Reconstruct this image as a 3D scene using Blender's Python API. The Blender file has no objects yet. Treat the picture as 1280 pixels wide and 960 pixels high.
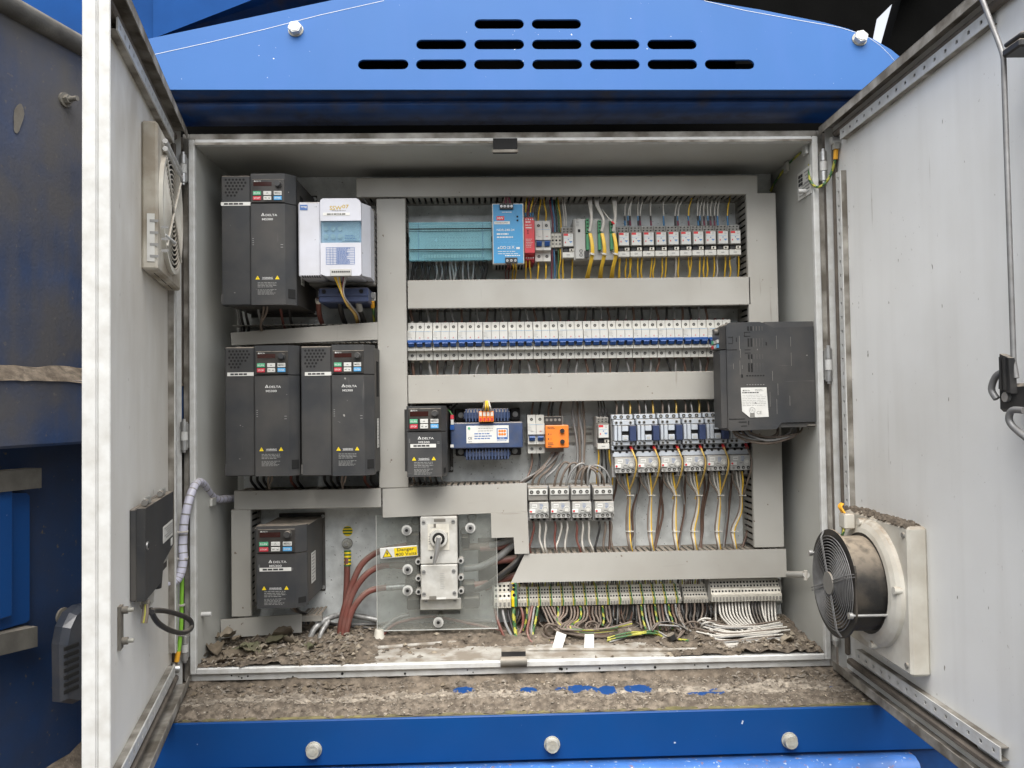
import bpy, bmesh, math, random
from mathutils import Matrix, Vector
random.seed(7)
S = bpy.context.scene
COL = S.collection
PI = math.pi
# ---------------------------------------------------------------- camera, sky, sun, exposure
FPX = 960.0
CP = Vector((-0.03406, -1.44896, -0.01044))
RC = ((0.99955623, -0.02574509, -0.01498417), (-0.01425308, 0.02834967, -0.99949645), (0.02615692, 0.99926647, 0.02797014))
cd = bpy.data.cameras.new('camera'); cam = bpy.data.objects.new('camera', cd); COL.objects.link(cam)
mw = Matrix(((RC[0][0], -RC[1][0], -RC[2][0], CP.x), (RC[0][1], -RC[1][1], -RC[2][1], CP.y), (RC[0][2], -RC[1][2], -RC[2][2], CP.z), (0, 0, 0, 1)))
cam.matrix_world = mw
cd.sensor_width = 36; cd.lens = FPX / 1280 * 36; cd.clip_start = .02; cd.clip_end = 500
S.camera = cam
W = bpy.data.worlds.new('World'); S.world = W; W.use_nodes = True
SUN_EL, SUN_AZ = math.radians(62), math.radians(182)     # azimuth clockwise from +Y: behind the camera, a little to the left
nt = W.node_tree; bg = nt.nodes['Background']
sky = nt.nodes.new('ShaderNodeTexSky'); sky.sky_type = 'NISHITA'; sky.sun_disc = False
sky.sun_elevation = SUN_EL; sky.sun_rotation = SUN_AZ; sky.air_density = 1.0; sky.dust_density = 3.0
hs = nt.nodes.new('ShaderNodeHueSaturation'); hs.inputs['Saturation'].default_value = .22
nt.links.new(sky.outputs[0], hs.inputs['Color']); nt.links.new(hs.outputs[0], bg.inputs[0])
bg.inputs[1].default_value = .095
sl = bpy.data.lights.new('sun', 'SUN'); sl.energy = 1.5; sl.angle = math.radians(60); sl.color = (1, .96, .9)
so = bpy.data.objects.new('sun', sl); COL.objects.link(so)
sd = Vector((math.sin(SUN_AZ) * math.cos(SUN_EL), math.cos(SUN_AZ) * math.cos(SUN_EL), math.sin(SUN_EL)))
so.rotation_euler = sd.to_track_quat('Z', 'Y').to_euler()
S.view_settings.view_transform = 'Standard'; S.view_settings.look = 'None'; S.view_settings.gamma = 1
S.view_settings.exposure = 1.80
S.cycles.max_bounces = 8; S.cycles.transparent_max_bounces = 12

# ---------------------------------------------------------------- helpers
def ray(u, v):
    c = ((u - 640) / FPX, (v - 480) / FPX, 1.0)
    return Vector([sum(RC[k][i] * c[k] for k in range(3)) for i in range(3)])
def at(u, v, Y):
    d = ray(u, v); return CP + d * ((Y - CP.y) / d.y)
def xz(u, v, Y):
    p = at(u, v, Y); return p.x, p.z
def rect(u0, v0, u1, v1, Y):
    a, b, c, d = at(u0, v0, Y), at(u1, v0, Y), at(u0, v1, Y), at(u1, v1, Y)
    return (a.x + c.x) / 2, (b.x + d.x) / 2, (c.z + d.z) / 2, (a.z + b.z) / 2    # x0 x1 z0 z1

def mat(name, col, rough=.5, metal=0, var=.12, vs=9, dust=0, dcol=(.30, .26, .21), grime=0, gs=14, gst=None, gcol=(.10, .085, .07), bump=0, bs=300,
        streak=0, specks=0, scol=(.75, .75, .72), ss=90, sst=None, sw=.03, scratch=0, scrcol=(.2, .18, .15), zdust=None, coat=0, spec=.5, glo=.38, ghi=.72):
    m = bpy.data.materials.new(name); m.use_nodes = True
    n = m.node_tree.nodes; L = m.node_tree.links; b = n['Principled BSDF']
    b.inputs['Roughness'].default_value = rough; b.inputs['Metallic'].default_value = metal
    b.inputs['Specular IOR Level'].default_value = spec
    if coat: b.inputs['Coat Weight'].default_value = coat; b.inputs['Coat Roughness'].default_value = .12
    geo = n.new('ShaderNodeNewGeometry')
    def noise(scale, det=4, stretch=None, off=0):
        t = n.new('ShaderNodeTexNoise'); t.inputs['Scale'].default_value = scale; t.inputs['Detail'].default_value = det
        mp = n.new('ShaderNodeMapping'); mp.inputs['Location'].default_value = (off, off * 1.7, off * .6)
        if stretch: mp.inputs['Scale'].default_value = stretch
        L.new(geo.outputs['Position'], mp.inputs[0]); L.new(mp.outputs[0], t.inputs['Vector'])
        return t.outputs[0]
    def rng(src, lo, hi, a=0., bb=1.):
        r = n.new('ShaderNodeMapRange'); r.inputs[1].default_value = lo; r.inputs[2].default_value = hi
        r.inputs[3].default_value = a; r.inputs[4].default_value = bb; L.new(src, r.inputs[0]); return r.outputs[0]
    def mul(x, y):
        k = n.new('ShaderNodeMath'); k.operation = 'MULTIPLY'; L.new(x, k.inputs[0])
        if isinstance(y, float): k.inputs[1].default_value = y
        else: L.new(y, k.inputs[1])
        return k.outputs[0]
    def mix(fac, A, B):
        x = n.new('ShaderNodeMix'); x.data_type = 'RGBA'; L.new(fac, x.inputs[0])
        for s, k in ((A, 6), (B, 7)):
            if isinstance(s, tuple): x.inputs[k].default_value = (*s, 1)
            else: L.new(s, x.inputs[k])
        return x.outputs[2]
    lo = tuple(max(0, c * (1 - var)) for c in col); hi = tuple(min(1, c * (1 + var)) for c in col)
    c = mix(rng(noise(vs, 5), .3, .7), lo, hi)
    rf = None
    if streak:
        f = mul(rng(noise(22, 4, (1, 1, .06), 3.1), .48, .75), float(streak)); c = mix(f, c, gcol)
    if grime:
        f = mul(rng(noise(gs, 9, gst, 5.3), glo, ghi), float(grime)); c = mix(f, c, gcol); rf = f
    if specks:
        f = rng(noise(ss, 2, sst, 8.1), specks, specks + sw); c = mix(f, c, scol)
    if scratch:
        for st_, of in (((1, 1, .05), 11.3), ((.06, 1, 1), 17.9)):
            f = mul(rng(noise(130, 2, st_, of), .70, .76), rng(noise(9, 3, None, of + 2), .5, .62)); c = mix(mul(f, float(scratch)), c, scrcol)
    if zdust:
        sz = n.new('ShaderNodeSeparateXYZ'); L.new(geo.outputs['Position'], sz.inputs[0])
        f = mul(mul(rng(sz.outputs[2], zdust[0], zdust[1]), rng(noise(14, 7, (1, 1, .5), 21.), .25, .6)), float(zdust[2])); c = mix(f, c, zdust[3])
    if dust:
        sx = n.new('ShaderNodeSeparateXYZ'); L.new(geo.outputs['Normal'], sx.inputs[0])
        up = rng(sx.outputs[2], .25, .9)
        f = mul(mul(up, rng(noise(60, 6), .2, .55)), float(dust)); c = mix(f, c, dcol)
    L.new(c, b.inputs['Base Color'])
    if rf is not None:
        rr = n.new('ShaderNodeMapRange'); rr.inputs[3].default_value = rough; rr.inputs[4].default_value = min(1, rough + .35)
        L.new(rf, rr.inputs[0]); L.new(rr.outputs[0], b.inputs['Roughness'])
    if bump:
        bp = n.new('ShaderNodeBump'); bp.inputs['Strength'].default_value = bump; bp.inputs['Distance'].default_value = .002
        L.new(noise(bs, 6), bp.inputs['Height']); L.new(bp.outputs[0], b.inputs['Normal'])
    return m

DUSTC = (.27, .235, .19)
M = {}
M['ral'] = mat('light_grey_enclosure_paint', (.46, .465, .435), .42, var=.06, vs=3, grime=.28, gs=7, gcol=(.24, .22, .18), dust=.9, dcol=(.26, .22, .17), bump=.06, bs=500, specks=.76, scol=(.10, .09, .07), ss=70)
M['door'] = mat('light_grey_door_paint', (.80, .805, .79), .36, var=.05, vs=2.5, grime=.22, gs=4, gcol=(.36, .33, .27), dust=.9, dcol=(.28, .23, .17), bump=.05, bs=450, specks=.735, scol=(.25, .23, .20), ss=130, sst=(1, 1, .35), scratch=.5, scrcol=(.35, .33, .29), streak=.14)
M['door_dirty'] = mat('dust_filmed_door_paint', (.79, .785, .75), .5, var=.06, vs=2.5, grime=.65, gs=2.6, gcol=(.54, .50, .43), dust=.9, dcol=(.25, .21, .16), bump=.05, bs=450, specks=.745, scol=(.26, .23, .19), ss=120, sst=(1, 1, .4), scratch=.5, scrcol=(.36, .33, .29), streak=.22, zdust=(-.25, .5, .75, (.42, .375, .30)))
M['rim'] = mat('pale_worn_rim_paint', (.58, .585, .57), .35, var=.05, vs=20, grime=.38, gs=55, gcol=(.28, .255, .21), bump=.1, bs=300)
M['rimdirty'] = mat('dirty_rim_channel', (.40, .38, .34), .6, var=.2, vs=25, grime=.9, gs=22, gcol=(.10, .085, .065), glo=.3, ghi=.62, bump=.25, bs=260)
M['gasket'] = mat('brown_filthy_gasket', (.13, .11, .09), .8, var=.35, vs=30, grime=.6, gs=40, bump=.4)
M['duct'] = mat('grey_trunking_pvc', (.385, .376, .345), .48, var=.07, vs=4, grime=.42, gs=7, gcol=(.24, .215, .175), dust=.85, dcol=(.21, .18, .145), specks=.745, scol=(.16, .13, .10), ss=90, scratch=.5, bump=.03)
M['ductin'] = mat('grey_trunking_fins', (.30, .29, .26), .6, var=.1, vs=30, grime=.5, gs=30, gcol=(.12, .1, .08), dust=.9, dcol=(.21, .17, .13))
M['galv'] = mat('galvanised_steel', (.70, .725, .715), .45, .15, var=.13, vs=55, grime=.35, gs=38, gcol=(.33, .34, .32), specks=.70, scol=(.14, .14, .13), ss=230, bump=.06, bs=120)
M['zinc'] = mat('zinc_plate', (.60, .60, .56), .35, .6, var=.12, vs=40, grime=.4, gs=40, gcol=(.2, .17, .12))
M['steel'] = mat('bright_steel', (.55, .55, .54), .35, .8, var=.1, vs=60, grime=.25, gs=60)
M['bolt'] = mat('weathered_bolt', (.40, .395, .35), .5, .2, var=.2, vs=90, grime=.5, gs=80, gcol=(.25, .21, .15), bump=.2)
M['alu'] = mat('cast_switch_housing', (.56, .555, .52), .5, .15, var=.1, vs=40, grime=.5, gs=35, gcol=(.25, .22, .17), bump=.1)
M['drive'] = mat('charcoal_drive_plastic', (.038, .040, .043), .5, spec=.3, var=.10, vs=12, grime=.28, gs=14, gcol=(.14, .125, .105), dust=.95, dcol=(.24, .205, .165), specks=.755, scol=(.30, .29, .27), ss=70, scratch=.45, scrcol=(.20, .19, .175), bump=.03, bs=700)
M['drive2'] = mat('dark_drive_shell', (.042, .043, .045), .55, var=.15, vs=15, grime=.5, gs=12, gcol=(.16, .14, .115), dust=.95, dcol=(.24, .205, .165))
M['keypad'] = mat('black_keypad', (.026, .025, .024), .3, var=.2, vs=30, grime=.35, gs=30, gcol=(.10, .085, .07), dust=.9)
M['display'] = mat('dark_red_display', (.035, .012, .010), .15, var=.1)
M['black'] = mat('black_plastic', (.018, .018, .019), .45, var=.25, vs=40, dust=.8, grime=.2, gs=30, gcol=(.09, .08, .065))
M['void'] = mat('dark_opening', (.008, .008, .008), .9, var=.1)
M['white'] = mat('white_device_plastic', (.56, .555, .515), .42, var=.05, vs=30, dust=.7, grime=.22, gs=40, gcol=(.40, .36, .29))
M['cream'] = mat('cream_terminal_plastic', (.64, .615, .54), .5, var=.10, vs=60, dust=.5, grime=.35, gs=60, gcol=(.25, .22, .17))
M['paper'] = mat('white_sticker', (.66, .66, .63), .55, var=.05, vs=60, grime=.2, gs=60, gcol=(.4, .37, .3))
M['paperink'] = mat('black_print', (.03, .03, .03), .6, var=.1)
M['inkgrey'] = mat('grey_print', (.30, .30, .29), .6, var=.1)
M['inkwhite'] = mat('white_print', (.62, .62, .60), .55, var=.08, vs=90)
M['inkdim'] = mat('faded_white_print', (.26, .26, .25), .6, var=.1, vs=90)
M['inkblue'] = mat('blue_print', (.06, .14, .36), .5, var=.1)
M['inkred'] = mat('red_print', (.55, .03, .035), .5, var=.1)
M['yellow'] = mat('yellow_print', (.80, .60, .005), .5, var=.06)
M['orange'] = mat('orange_plastic', (.80, .21, .025), .42, var=.06, vs=40, dust=.6, grime=.12, gs=60)
M['red'] = mat('red_plastic', (.48, .035, .045), .42, var=.08, vs=40, grime=.15, gs=40, dust=.5)
M['blue'] = mat('blue_toggle', (.016, .075, .27), .4, var=.1, vs=40)
M['psu'] = mat('light_blue_supply_face', (.045, .27, .52), .45, var=.06, vs=30, grime=.15, gs=30, gcol=(.2, .2, .2))
M['navy'] = mat('navy_lacquer', (.035, .060, .135), .5, var=.15, vs=40, dust=.9, grime=.3, gs=50, gcol=(.11, .105, .10), bump=.1)
M['navyp'] = mat('navy_plastic', (.030, .045, .105), .4, var=.1, vs=40, dust=.6)
M['pale'] = mat('pale_blue_grey_contactor', (.46, .50, .55), .42, var=.06, vs=50, grime=.28, gs=50, gcol=(.28, .26, .22), dust=.9, dcol=DUSTC)
M['paled'] = mat('dusty_pale_grey', (.36, .36, .36), .5, var=.1, vs=50, grime=.5, gs=50, gcol=(.22, .19, .15), dust=.9, dcol=DUSTC)
M['greyp'] = mat('mid_grey_plastic', (.20, .195, .18), .55, var=.12, vs=40, dust=.9, grime=.4, gs=30, gcol=(.14, .12, .1))
M['lgrey'] = mat('grey_module_plastic', (.42, .42, .40), .5, var=.06, vs=30, dust=.6, grime=.3, gs=30, gcol=(.25, .22, .18))
M['lilac'] = mat('pale_starter_plastic', (.53, .54, .59), .45, var=.05, vs=20, dust=.8, grime=.22, gs=22, gcol=(.36, .34, .31), specks=.74, scol=(.18, .17, .16), ss=90)
M['green'] = mat('green_connector', (.045, .21, .095), .45, var=.1, vs=60)
M['cover_green'] = mat('green_key', (.09, .36, .20), .4, var=.08)
M['key_red'] = mat('red_key', (.50, .04, .06), .4, var=.08)
M['key_grey'] = mat('grey_key', (.55, .55, .52), .45, var=.08)
M['key_blue'] = mat('blue_key', (.09, .33, .60), .4, var=.08)
M['w_brown'] = mat('brown_wire', (.120, .070, .050), .45, var=.2, vs=50, dust=.5)
M['w_black'] = mat('black_wire', (.024, .023, .023), .45, var=.2, vs=50, dust=.5)
M['w_grey'] = mat('grey_wire', (.23, .23, .225), .45, var=.15, vs=50, dust=.5)
M['w_white'] = mat('white_wire', (.50, .48, .435), .45, var=.1, vs=50, grime=.3, gs=60, gcol=(.35, .31, .25))
M['w_yellow'] = mat('yellow_wire', (.66, .42, .035), .45, var=.12, vs=50)
M['t_yel'] = mat('soiled_yellow_terminal', (.50, .40, .07), .5, var=.12, vs=60, grime=.4, gs=60)
M['t_grn'] = mat('soiled_green_terminal', (.07, .22, .075), .5, var=.12, vs=60, grime=.4, gs=60)
M['w_gy'] = mat('yellow_earth_wire', (.36, .345, .05), .45, var=.1, vs=50)
M['w_gg'] = mat('green_earth_wire', (.040, .115, .036), .45, var=.1, vs=50)
M['w_bgreen'] = mat('bright_green_wire', (.20, .45, .04), .45, var=.1, vs=50)
M['w_tan'] = mat('dusty_tan_wire', (.165, .130, .104), .6, var=.2, vs=60, grime=.3, gs=40)
M['w_ochre'] = mat('ochre_wire', (.47, .32, .075), .45, var=.2, vs=60, grime=.35, gs=50, gcol=(.22, .17, .11))
M['w_red'] = mat('oxide_red_cable', (.165, .050, .038), .5, var=.18, vs=30, dust=.6, grime=.35, gs=40, gcol=(.17, .11, .09))
M['w_blue'] = mat('blue_ferrule', (.05, .16, .30), .45, var=.1)
M['w_purple'] = mat('maroon_wire', (.16, .03, .055), .45, var=.1)
M['ferrule_o'] = mat('orange_ferrule', (.85, .42, .03), .45, var=.06)
M['conduit'] = mat('lavender_spiral_wrap', (.52, .52, .62), .4, var=.08, vs=40, dust=.4, grime=.15, gs=40)
M['braid'] = mat('grey_braided_hose', (.34, .34, .33), .4, .4, var=.35, vs=160, grime=.3, gs=40)
M['bluepanel'] = mat('skylit_blue_machine_paint', (.030, .108, .30), .5, var=.05, vs=4, grime=.10, gs=10, gcol=(.05, .12, .35), specks=.765, scol=(.75, .77, .80), ss=150, spec=.14, bump=.015, bs=300, streak=.22)  # same paint as bluedeep, with sky brightness put into a lighter base colour
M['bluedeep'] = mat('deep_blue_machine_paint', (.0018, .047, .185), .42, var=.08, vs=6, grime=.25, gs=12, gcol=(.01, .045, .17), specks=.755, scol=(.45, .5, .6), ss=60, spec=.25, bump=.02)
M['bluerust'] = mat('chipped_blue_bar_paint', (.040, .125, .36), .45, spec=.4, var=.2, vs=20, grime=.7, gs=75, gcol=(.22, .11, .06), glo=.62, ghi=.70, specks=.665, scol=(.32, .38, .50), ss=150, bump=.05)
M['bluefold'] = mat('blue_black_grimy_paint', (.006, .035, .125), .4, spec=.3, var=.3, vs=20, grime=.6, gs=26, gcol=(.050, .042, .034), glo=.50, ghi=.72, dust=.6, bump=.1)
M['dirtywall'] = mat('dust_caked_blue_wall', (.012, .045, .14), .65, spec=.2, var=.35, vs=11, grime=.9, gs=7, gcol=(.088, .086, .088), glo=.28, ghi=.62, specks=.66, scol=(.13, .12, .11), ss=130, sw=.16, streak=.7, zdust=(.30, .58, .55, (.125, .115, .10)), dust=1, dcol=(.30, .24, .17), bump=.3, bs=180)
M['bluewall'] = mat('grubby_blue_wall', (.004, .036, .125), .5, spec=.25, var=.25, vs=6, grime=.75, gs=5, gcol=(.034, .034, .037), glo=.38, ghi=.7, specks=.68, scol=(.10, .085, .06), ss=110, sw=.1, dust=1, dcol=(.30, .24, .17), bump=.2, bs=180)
M['oldsteel'] = mat('grey_soiled_steel', (.20, .19, .165), .6, .3, var=.25, vs=20, grime=.6, gs=25, gcol=(.12, .10, .08), dust=.8, bump=.2)
M['darksteel'] = mat('soiled_dark_steel', (.095, .09, .078), .6, var=.3, vs=20, grime=.7, gs=25, gcol=(.05, .045, .04), dust=.5, bump=.3)
M['hoodblue'] = mat('matt_hood_blue', (.006, .050, .185), .65, spec=.06, var=.12, vs=6, grime=.3, gs=10, gcol=(.012, .03, .09))
M['rubber'] = mat('black_rubber_and_shade', (.003, .003, .003), .8, spec=.02, var=.4, vs=8, grime=.3, gs=6, gcol=(.008, .008, .007), bump=.2)  # rubber flaps, and the black sheets that stand in for shade
M['handle'] = mat('smoky_grey_handle', (.028, .034, .046), .3, var=.15, vs=20, coat=.5, grime=.3, gs=20, gcol=(.15, .13, .11))
M['fanblack'] = mat('dust_streaked_black_fan', (.014, .0135, .013), .5, var=.3, vs=20, grime=.9, gs=26, gcol=(.070, .058, .045), glo=.50, ghi=.72, streak=.2, dust=1, dcol=(.29, .24, .18), bump=.2)
M['fancream'] = mat('cream_fan_housing', (.60, .58, .515), .5, var=.08, vs=16, grime=.6, gs=18, gcol=(.34, .29, .22), dust=1, dcol=(.29, .235, .175), bump=.06)
M['guard'] = mat('grey_guard_wire', (.22, .22, .22), .45, .4, var=.15, vs=60, grime=.3, gs=50)
M['brandink'] = mat('ochre_print', (.48, .32, .01), .5, var=.1)
M['fandust'] = mat('brown_dusted_housing', (.52, .49, .42), .6, var=.1, vs=20, grime=.85, gs=16, gcol=(.26, .22, .165), glo=.36, ghi=.6, dust=1, bump=.1, bs=200)
M['floorpaint'] = mat('scuffed_floor_paint', (.40, .385, .35), .6, var=.1, vs=30, grime=.9, gs=30, gcol=(.19, .16, .125), glo=.36, ghi=.60, bump=.2, bs=200)
M['dirt'] = mat('grey_brown_dirt', (.135, .110, .084), .95, var=.6, vs=70, grime=.7, gs=22, gcol=(.085, .066, .048), glo=.42, ghi=.66, specks=.70, scol=(.34, .31, .26), ss=240, sw=.08, bump=1, bs=220)
M['dirtpale'] = mat('pale_crusted_dirt', (.275, .24, .195), .95, var=.4, vs=80, grime=.75, gs=60, gst=(.35, 1, 1), gcol=(.095, .076, .058), glo=.44, ghi=.62, specks=.70, scol=(.52, .49, .43), ss=300, sw=.08, bump=1, bs=230)
M['dirtmid'] = mat('mid_brown_crumbly_dirt', (.150, .124, .096), .95, var=.5, vs=90, grime=.7, gs=70, gcol=(.062, .048, .036), glo=.44, ghi=.62, specks=.68, scol=(.42, .39, .33), ss=260, sw=.08, bump=1, bs=220)
M['moss'] = mat('dirt_with_moss', (.135, .12, .05), .95, var=.4, vs=40, grime=.5, gs=30, bump=.8, bs=150)
M['leaf'] = mat('dead_brown_leaf', (.15, .12, .085), .8, var=.35, vs=40, grime=.5, gs=50, gcol=(.09, .07, .045), bump=.4)
M['leafg'] = mat('greenish_leaf', (.11, .11, .06), .8, var=.35, vs=40, grime=.7, gs=40, gcol=(.12, .10, .07), bump=.4)
M['leafp'] = mat('pale_dry_leaf', (.26, .22, .165), .8, var=.3, vs=40, grime=.4, gs=50)
M['stone'] = mat('grey_lump', (.20, .175, .145), .9, var=.3, vs=60, bump=.5)
M['ground'] = mat('yard_ground', (.11, .105, .095), .9, var=.2, vs=.7, grime=.4, gs=2, bump=.3, bs=40)
M['skyblocker'] = mat('dark_sky_blocker', (.07, .075, .07), .8, var=.15, vs=2)
def clear(name, tint, fac, rough=.08):
    m = bpy.data.materials.new(name); m.use_nodes = True; n = m.node_tree.nodes; L = m.node_tree.links
    out = n['Material Output']; b = n['Principled BSDF']; b.inputs['Base Color'].default_value = (*tint, 1); b.inputs['Roughness'].default_value = rough
    t = n.new('ShaderNodeBsdfTransparent'); t.inputs[0].default_value = (.93, .95, .95, 1) if fac < .18 else (.82, .95, .98, 1) if fac < .19 else (.80, .90, .96, 1)
    mx = n.new('ShaderNodeMixShader'); geo = n.new('ShaderNodeNewGeometry')
    nz = n.new('ShaderNodeTexNoise'); nz.inputs['Scale'].default_value = 9; nz.inputs['Detail'].default_value = 7
    r = n.new('ShaderNodeMapRange'); r.inputs[1].default_value = .3; r.inputs[2].default_value = .75; r.inputs[3].default_value = fac * .6; r.inputs[4].default_value = fac * 1.7
    L.new(geo.outputs['Position'], nz.inputs['Vector']); L.new(nz.outputs[0], r.inputs[0]); L.new(r.outputs[0], mx.inputs[0])
    L.new(t.outputs[0], mx.inputs[1]); L.new(b.outputs[0], mx.inputs[2]); L.new(mx.outputs[0], out.inputs[0])
    return m
M['acrylic'] = clear('clear_dusty_acrylic', (.42, .42, .38), .17)
M['bluefilm'] = clear('blue_protective_film', (.30, .58, .66), .185, .15)
M['smoke'] = clear('clear_tinted_window', (.25, .38, .46), .20, .12)

_txt = {}
def text_geo(s):
    if s not in _txt:
        cu = bpy.data.curves.new('lettering', 'FONT'); cu.body = s; cu.resolution_u = 2; cu.align_x = 'CENTER'; cu.align_y = 'CENTER'; cu.offset = .010
        o = bpy.data.objects.new('lettering', cu); me = o.to_mesh()
        _txt[s] = ([v.co.copy() for v in me.vertices], [tuple(p.vertices) for p in me.polygons])
        o.to_mesh_clear(); bpy.data.objects.remove(o); bpy.data.curves.remove(cu)
    return _txt[s]

class MB:
    def __init__(s, m=None):
        s.v = []; s.f = []; s.mi = []; s.sm = []; s.mats = []; s.M = None; s.dm = m
    def add(s, vs, fs, m=None, smooth=False):
        m = m or s.dm
        if m not in s.mats: s.mats.append(m)
        k = s.mats.index(m); o = len(s.v)
        for p in vs:
            p = Vector(p); s.v.append(s.M @ p if s.M else p)
        for f in fs:
            s.f.append(tuple(i + o for i in f)); s.mi.append(k); s.sm.append(smooth)
        return s
    def box(s, x0, x1, y0, y1, z0, z1, m=None, b=0):
        if x1 < x0: x0, x1 = x1, x0
        if y1 < y0: y0, y1 = y1, y0
        if z1 < z0: z0, z1 = z1, z0
        b = min(b, (x1 - x0) * .45, (y1 - y0) * .45, (z1 - z0) * .45)
        if b <= 0:
            vs = [(x, y, z) for x in (x0, x1) for y in (y0, y1) for z in (z0, z1)]
            return s.add(vs, [(0, 1, 3, 2), (4, 6, 7, 5), (0, 4, 5, 1), (2, 3, 7, 6), (0, 2, 6, 4), (1, 5, 7, 3)], m)
        vs = []; id = {}
        X, Y, Z = (x0, x1), (y0, y1), (z0, z1); sg = (1, -1)
        for i in (0, 1):
            for j in (0, 1):
                for k in (0, 1):
                    for a in (0, 1, 2):
                        p = [X[i] + b * sg[i], Y[j] + b * sg[j], Z[k] + b * sg[k]]; p[a] = (X[i], Y[j], Z[k])[a]
                        id[i, j, k, a] = len(vs); vs.append(p)
        fs = []
        for i in (0, 1):
            fs.append([id[i, 0, 0, 0], id[i, 1, 0, 0], id[i, 1, 1, 0], id[i, 0, 1, 0]])
            fs.append([id[0, i, 0, 1], id[1, i, 0, 1], id[1, i, 1, 1], id[0, i, 1, 1]])
            fs.append([id[0, 0, i, 2], id[1, 0, i, 2], id[1, 1, i, 2], id[0, 1, i, 2]])
            for j in (0, 1):
                fs.append([id[i, j, 0, 0], id[i, j, 1, 0], id[i, j, 1, 1], id[i, j, 0, 1]])
                fs.append([id[i, 0, j, 0], id[i, 1, j, 0], id[i, 1, j, 2], id[i, 0, j, 2]])
                fs.append([id[0, i, j, 1], id[1, i, j, 1], id[1, i, j, 2], id[0, i, j, 2]])
                for k in (0, 1): fs.append([id[i, j, k, 0], id[i, j, k, 1], id[i, j, k, 2]])
        return s.add(vs, fs, m)
    def prism(s, poly, ax, lo, hi, m=None, smooth=False):
        n = len(poly)
        mk = {'x': lambda a, b, t: (t, a, b), 'y': lambda a, b, t: (a, t, b), 'z': lambda a, b, t: (a, b, t)}[ax]
        vs = [mk(a, b, lo) for a, b in poly] + [mk(a, b, hi) for a, b in poly]
        s.add(vs, [tuple(range(n))[::-1], tuple(range(n, 2 * n))], m)
        return s.add(vs, [(i, (i + 1) % n, n + (i + 1) % n, n + i) for i in range(n)], m, smooth)
    def cyl(s, a, b, r, m=None, n=12, r2=None, caps=True, smooth=True, ang=0):
        a = Vector(a); b = Vector(b); d = (b - a).normalized(); r2 = r if r2 is None else r2
        u = d.orthogonal().normalized() if abs(d.y) < .99 else Vector((1, 0, 0)); w = d.cross(u)
        ring = lambda c, q: [c + (u * math.cos(2 * PI * i / n + ang) + w * math.sin(2 * PI * i / n + ang)) * q for i in range(n)]
        A, B_ = ring(a, r), ring(b, r2)
        s.add(A + B_, [(i, (i + 1) % n, n + (i + 1) % n, n + i) for i in range(n)], m, smooth)
        if caps: s.add(A, [tuple(range(n))[::-1]], m); s.add(B_, [tuple(range(n))], m)
        return s
    def dot(s, x, y, z, r, m=None, n=8, d=.0006):       # a short peg seen from the front
        return s.cyl((x, y + .0005, z), (x, y - d, z), r, m, n)
    def tube(s, path, r, m=None, n=6, m2=None, closed=False, rf=None, band=0):
        P = [Vector(p) for p in path]; k = len(P); rings = []; u = None
        for i, p in enumerate(P):
            t = (P[(i + 1) % k] - P[i - 1]) if closed else (P[min(i + 1, k - 1)] - P[max(i - 1, 0)])
            t.normalize()
            u = (t.orthogonal() if u is None else u - t * u.dot(t)).normalized(); w = t.cross(u)
            q = r if rf is None else rf(i)
            rings.append([p + (u * math.cos(2 * PI * j / n) + w * math.sin(2 * PI * j / n)) * q for j in range(n)])
        vs = [x for R in rings for x in R]; f1 = []; f2 = []
        for i in range(k if closed else k - 1):
            for j in range(n):
                a = i * n + j; b = i * n + (j + 1) % n; c = ((i + 1) % k) * n + (j + 1) % n; d = ((i + 1) % k) * n + j
                (f2 if m2 and ((i % band == 0) if band else (j + i) % n < n * .4) else f1).append((a, b, c, d))
        s.add(vs, f1, m, True)
        if f2: s.add(vs, f2, m2, True)
        if not closed: s.add(rings[0], [tuple(range(n))[::-1]], m); s.add(rings[-1], [tuple(range(n))], m)
        return s
    def text(s, t, x, z, y, h, m=None, w=None, rot=0):
        vs, fs = text_geo(t)
        xs = [v.x for v in vs]; W0 = max(xs) - min(xs); ys = [v.y for v in vs]; cy = (max(ys) + min(ys)) / 2; cx = (max(xs) + min(xs)) / 2
        k = h / .72; kx = k if w is None else w / W0; ca, sa = math.cos(rot), math.sin(rot)
        return s.add([(x + (v.x - cx) * kx * ca - (v.y - cy) * k * sa, y, z + (v.x - cx) * kx * sa + (v.y - cy) * k * ca) for v in vs], fs, m)
    def lines(s, x0, x1, z0, z1, n, y, m=None, fill=.45, seed=1):
        R = random.Random(seed); st = (z1 - z0) / n
        for i in range(n):
            x = x0; z = z1 - st * (i + .5); end = x1 - (x1 - x0) * R.random() * .35
            while x < end:
                w = (x1 - x0) * R.uniform(.06, .2); a = min(x + w, end)
                s.add([(x, y, z - st * fill / 2), (a, y, z - st * fill / 2), (a, y, z + st * fill / 2), (x, y, z + st * fill / 2)], [(0, 1, 2, 3)], m)
                x = a + (x1 - x0) * .03
        return s
    def quad(s, pts, m=None): return s.add(pts, [tuple(range(len(pts)))], m)
    def tri(s, x, z, y, h, m=None):
        return s.quad([(x - h * .58, y, z - h / 2), (x + h * .58, y, z - h / 2), (x, y, z + h / 2)], m)
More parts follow.
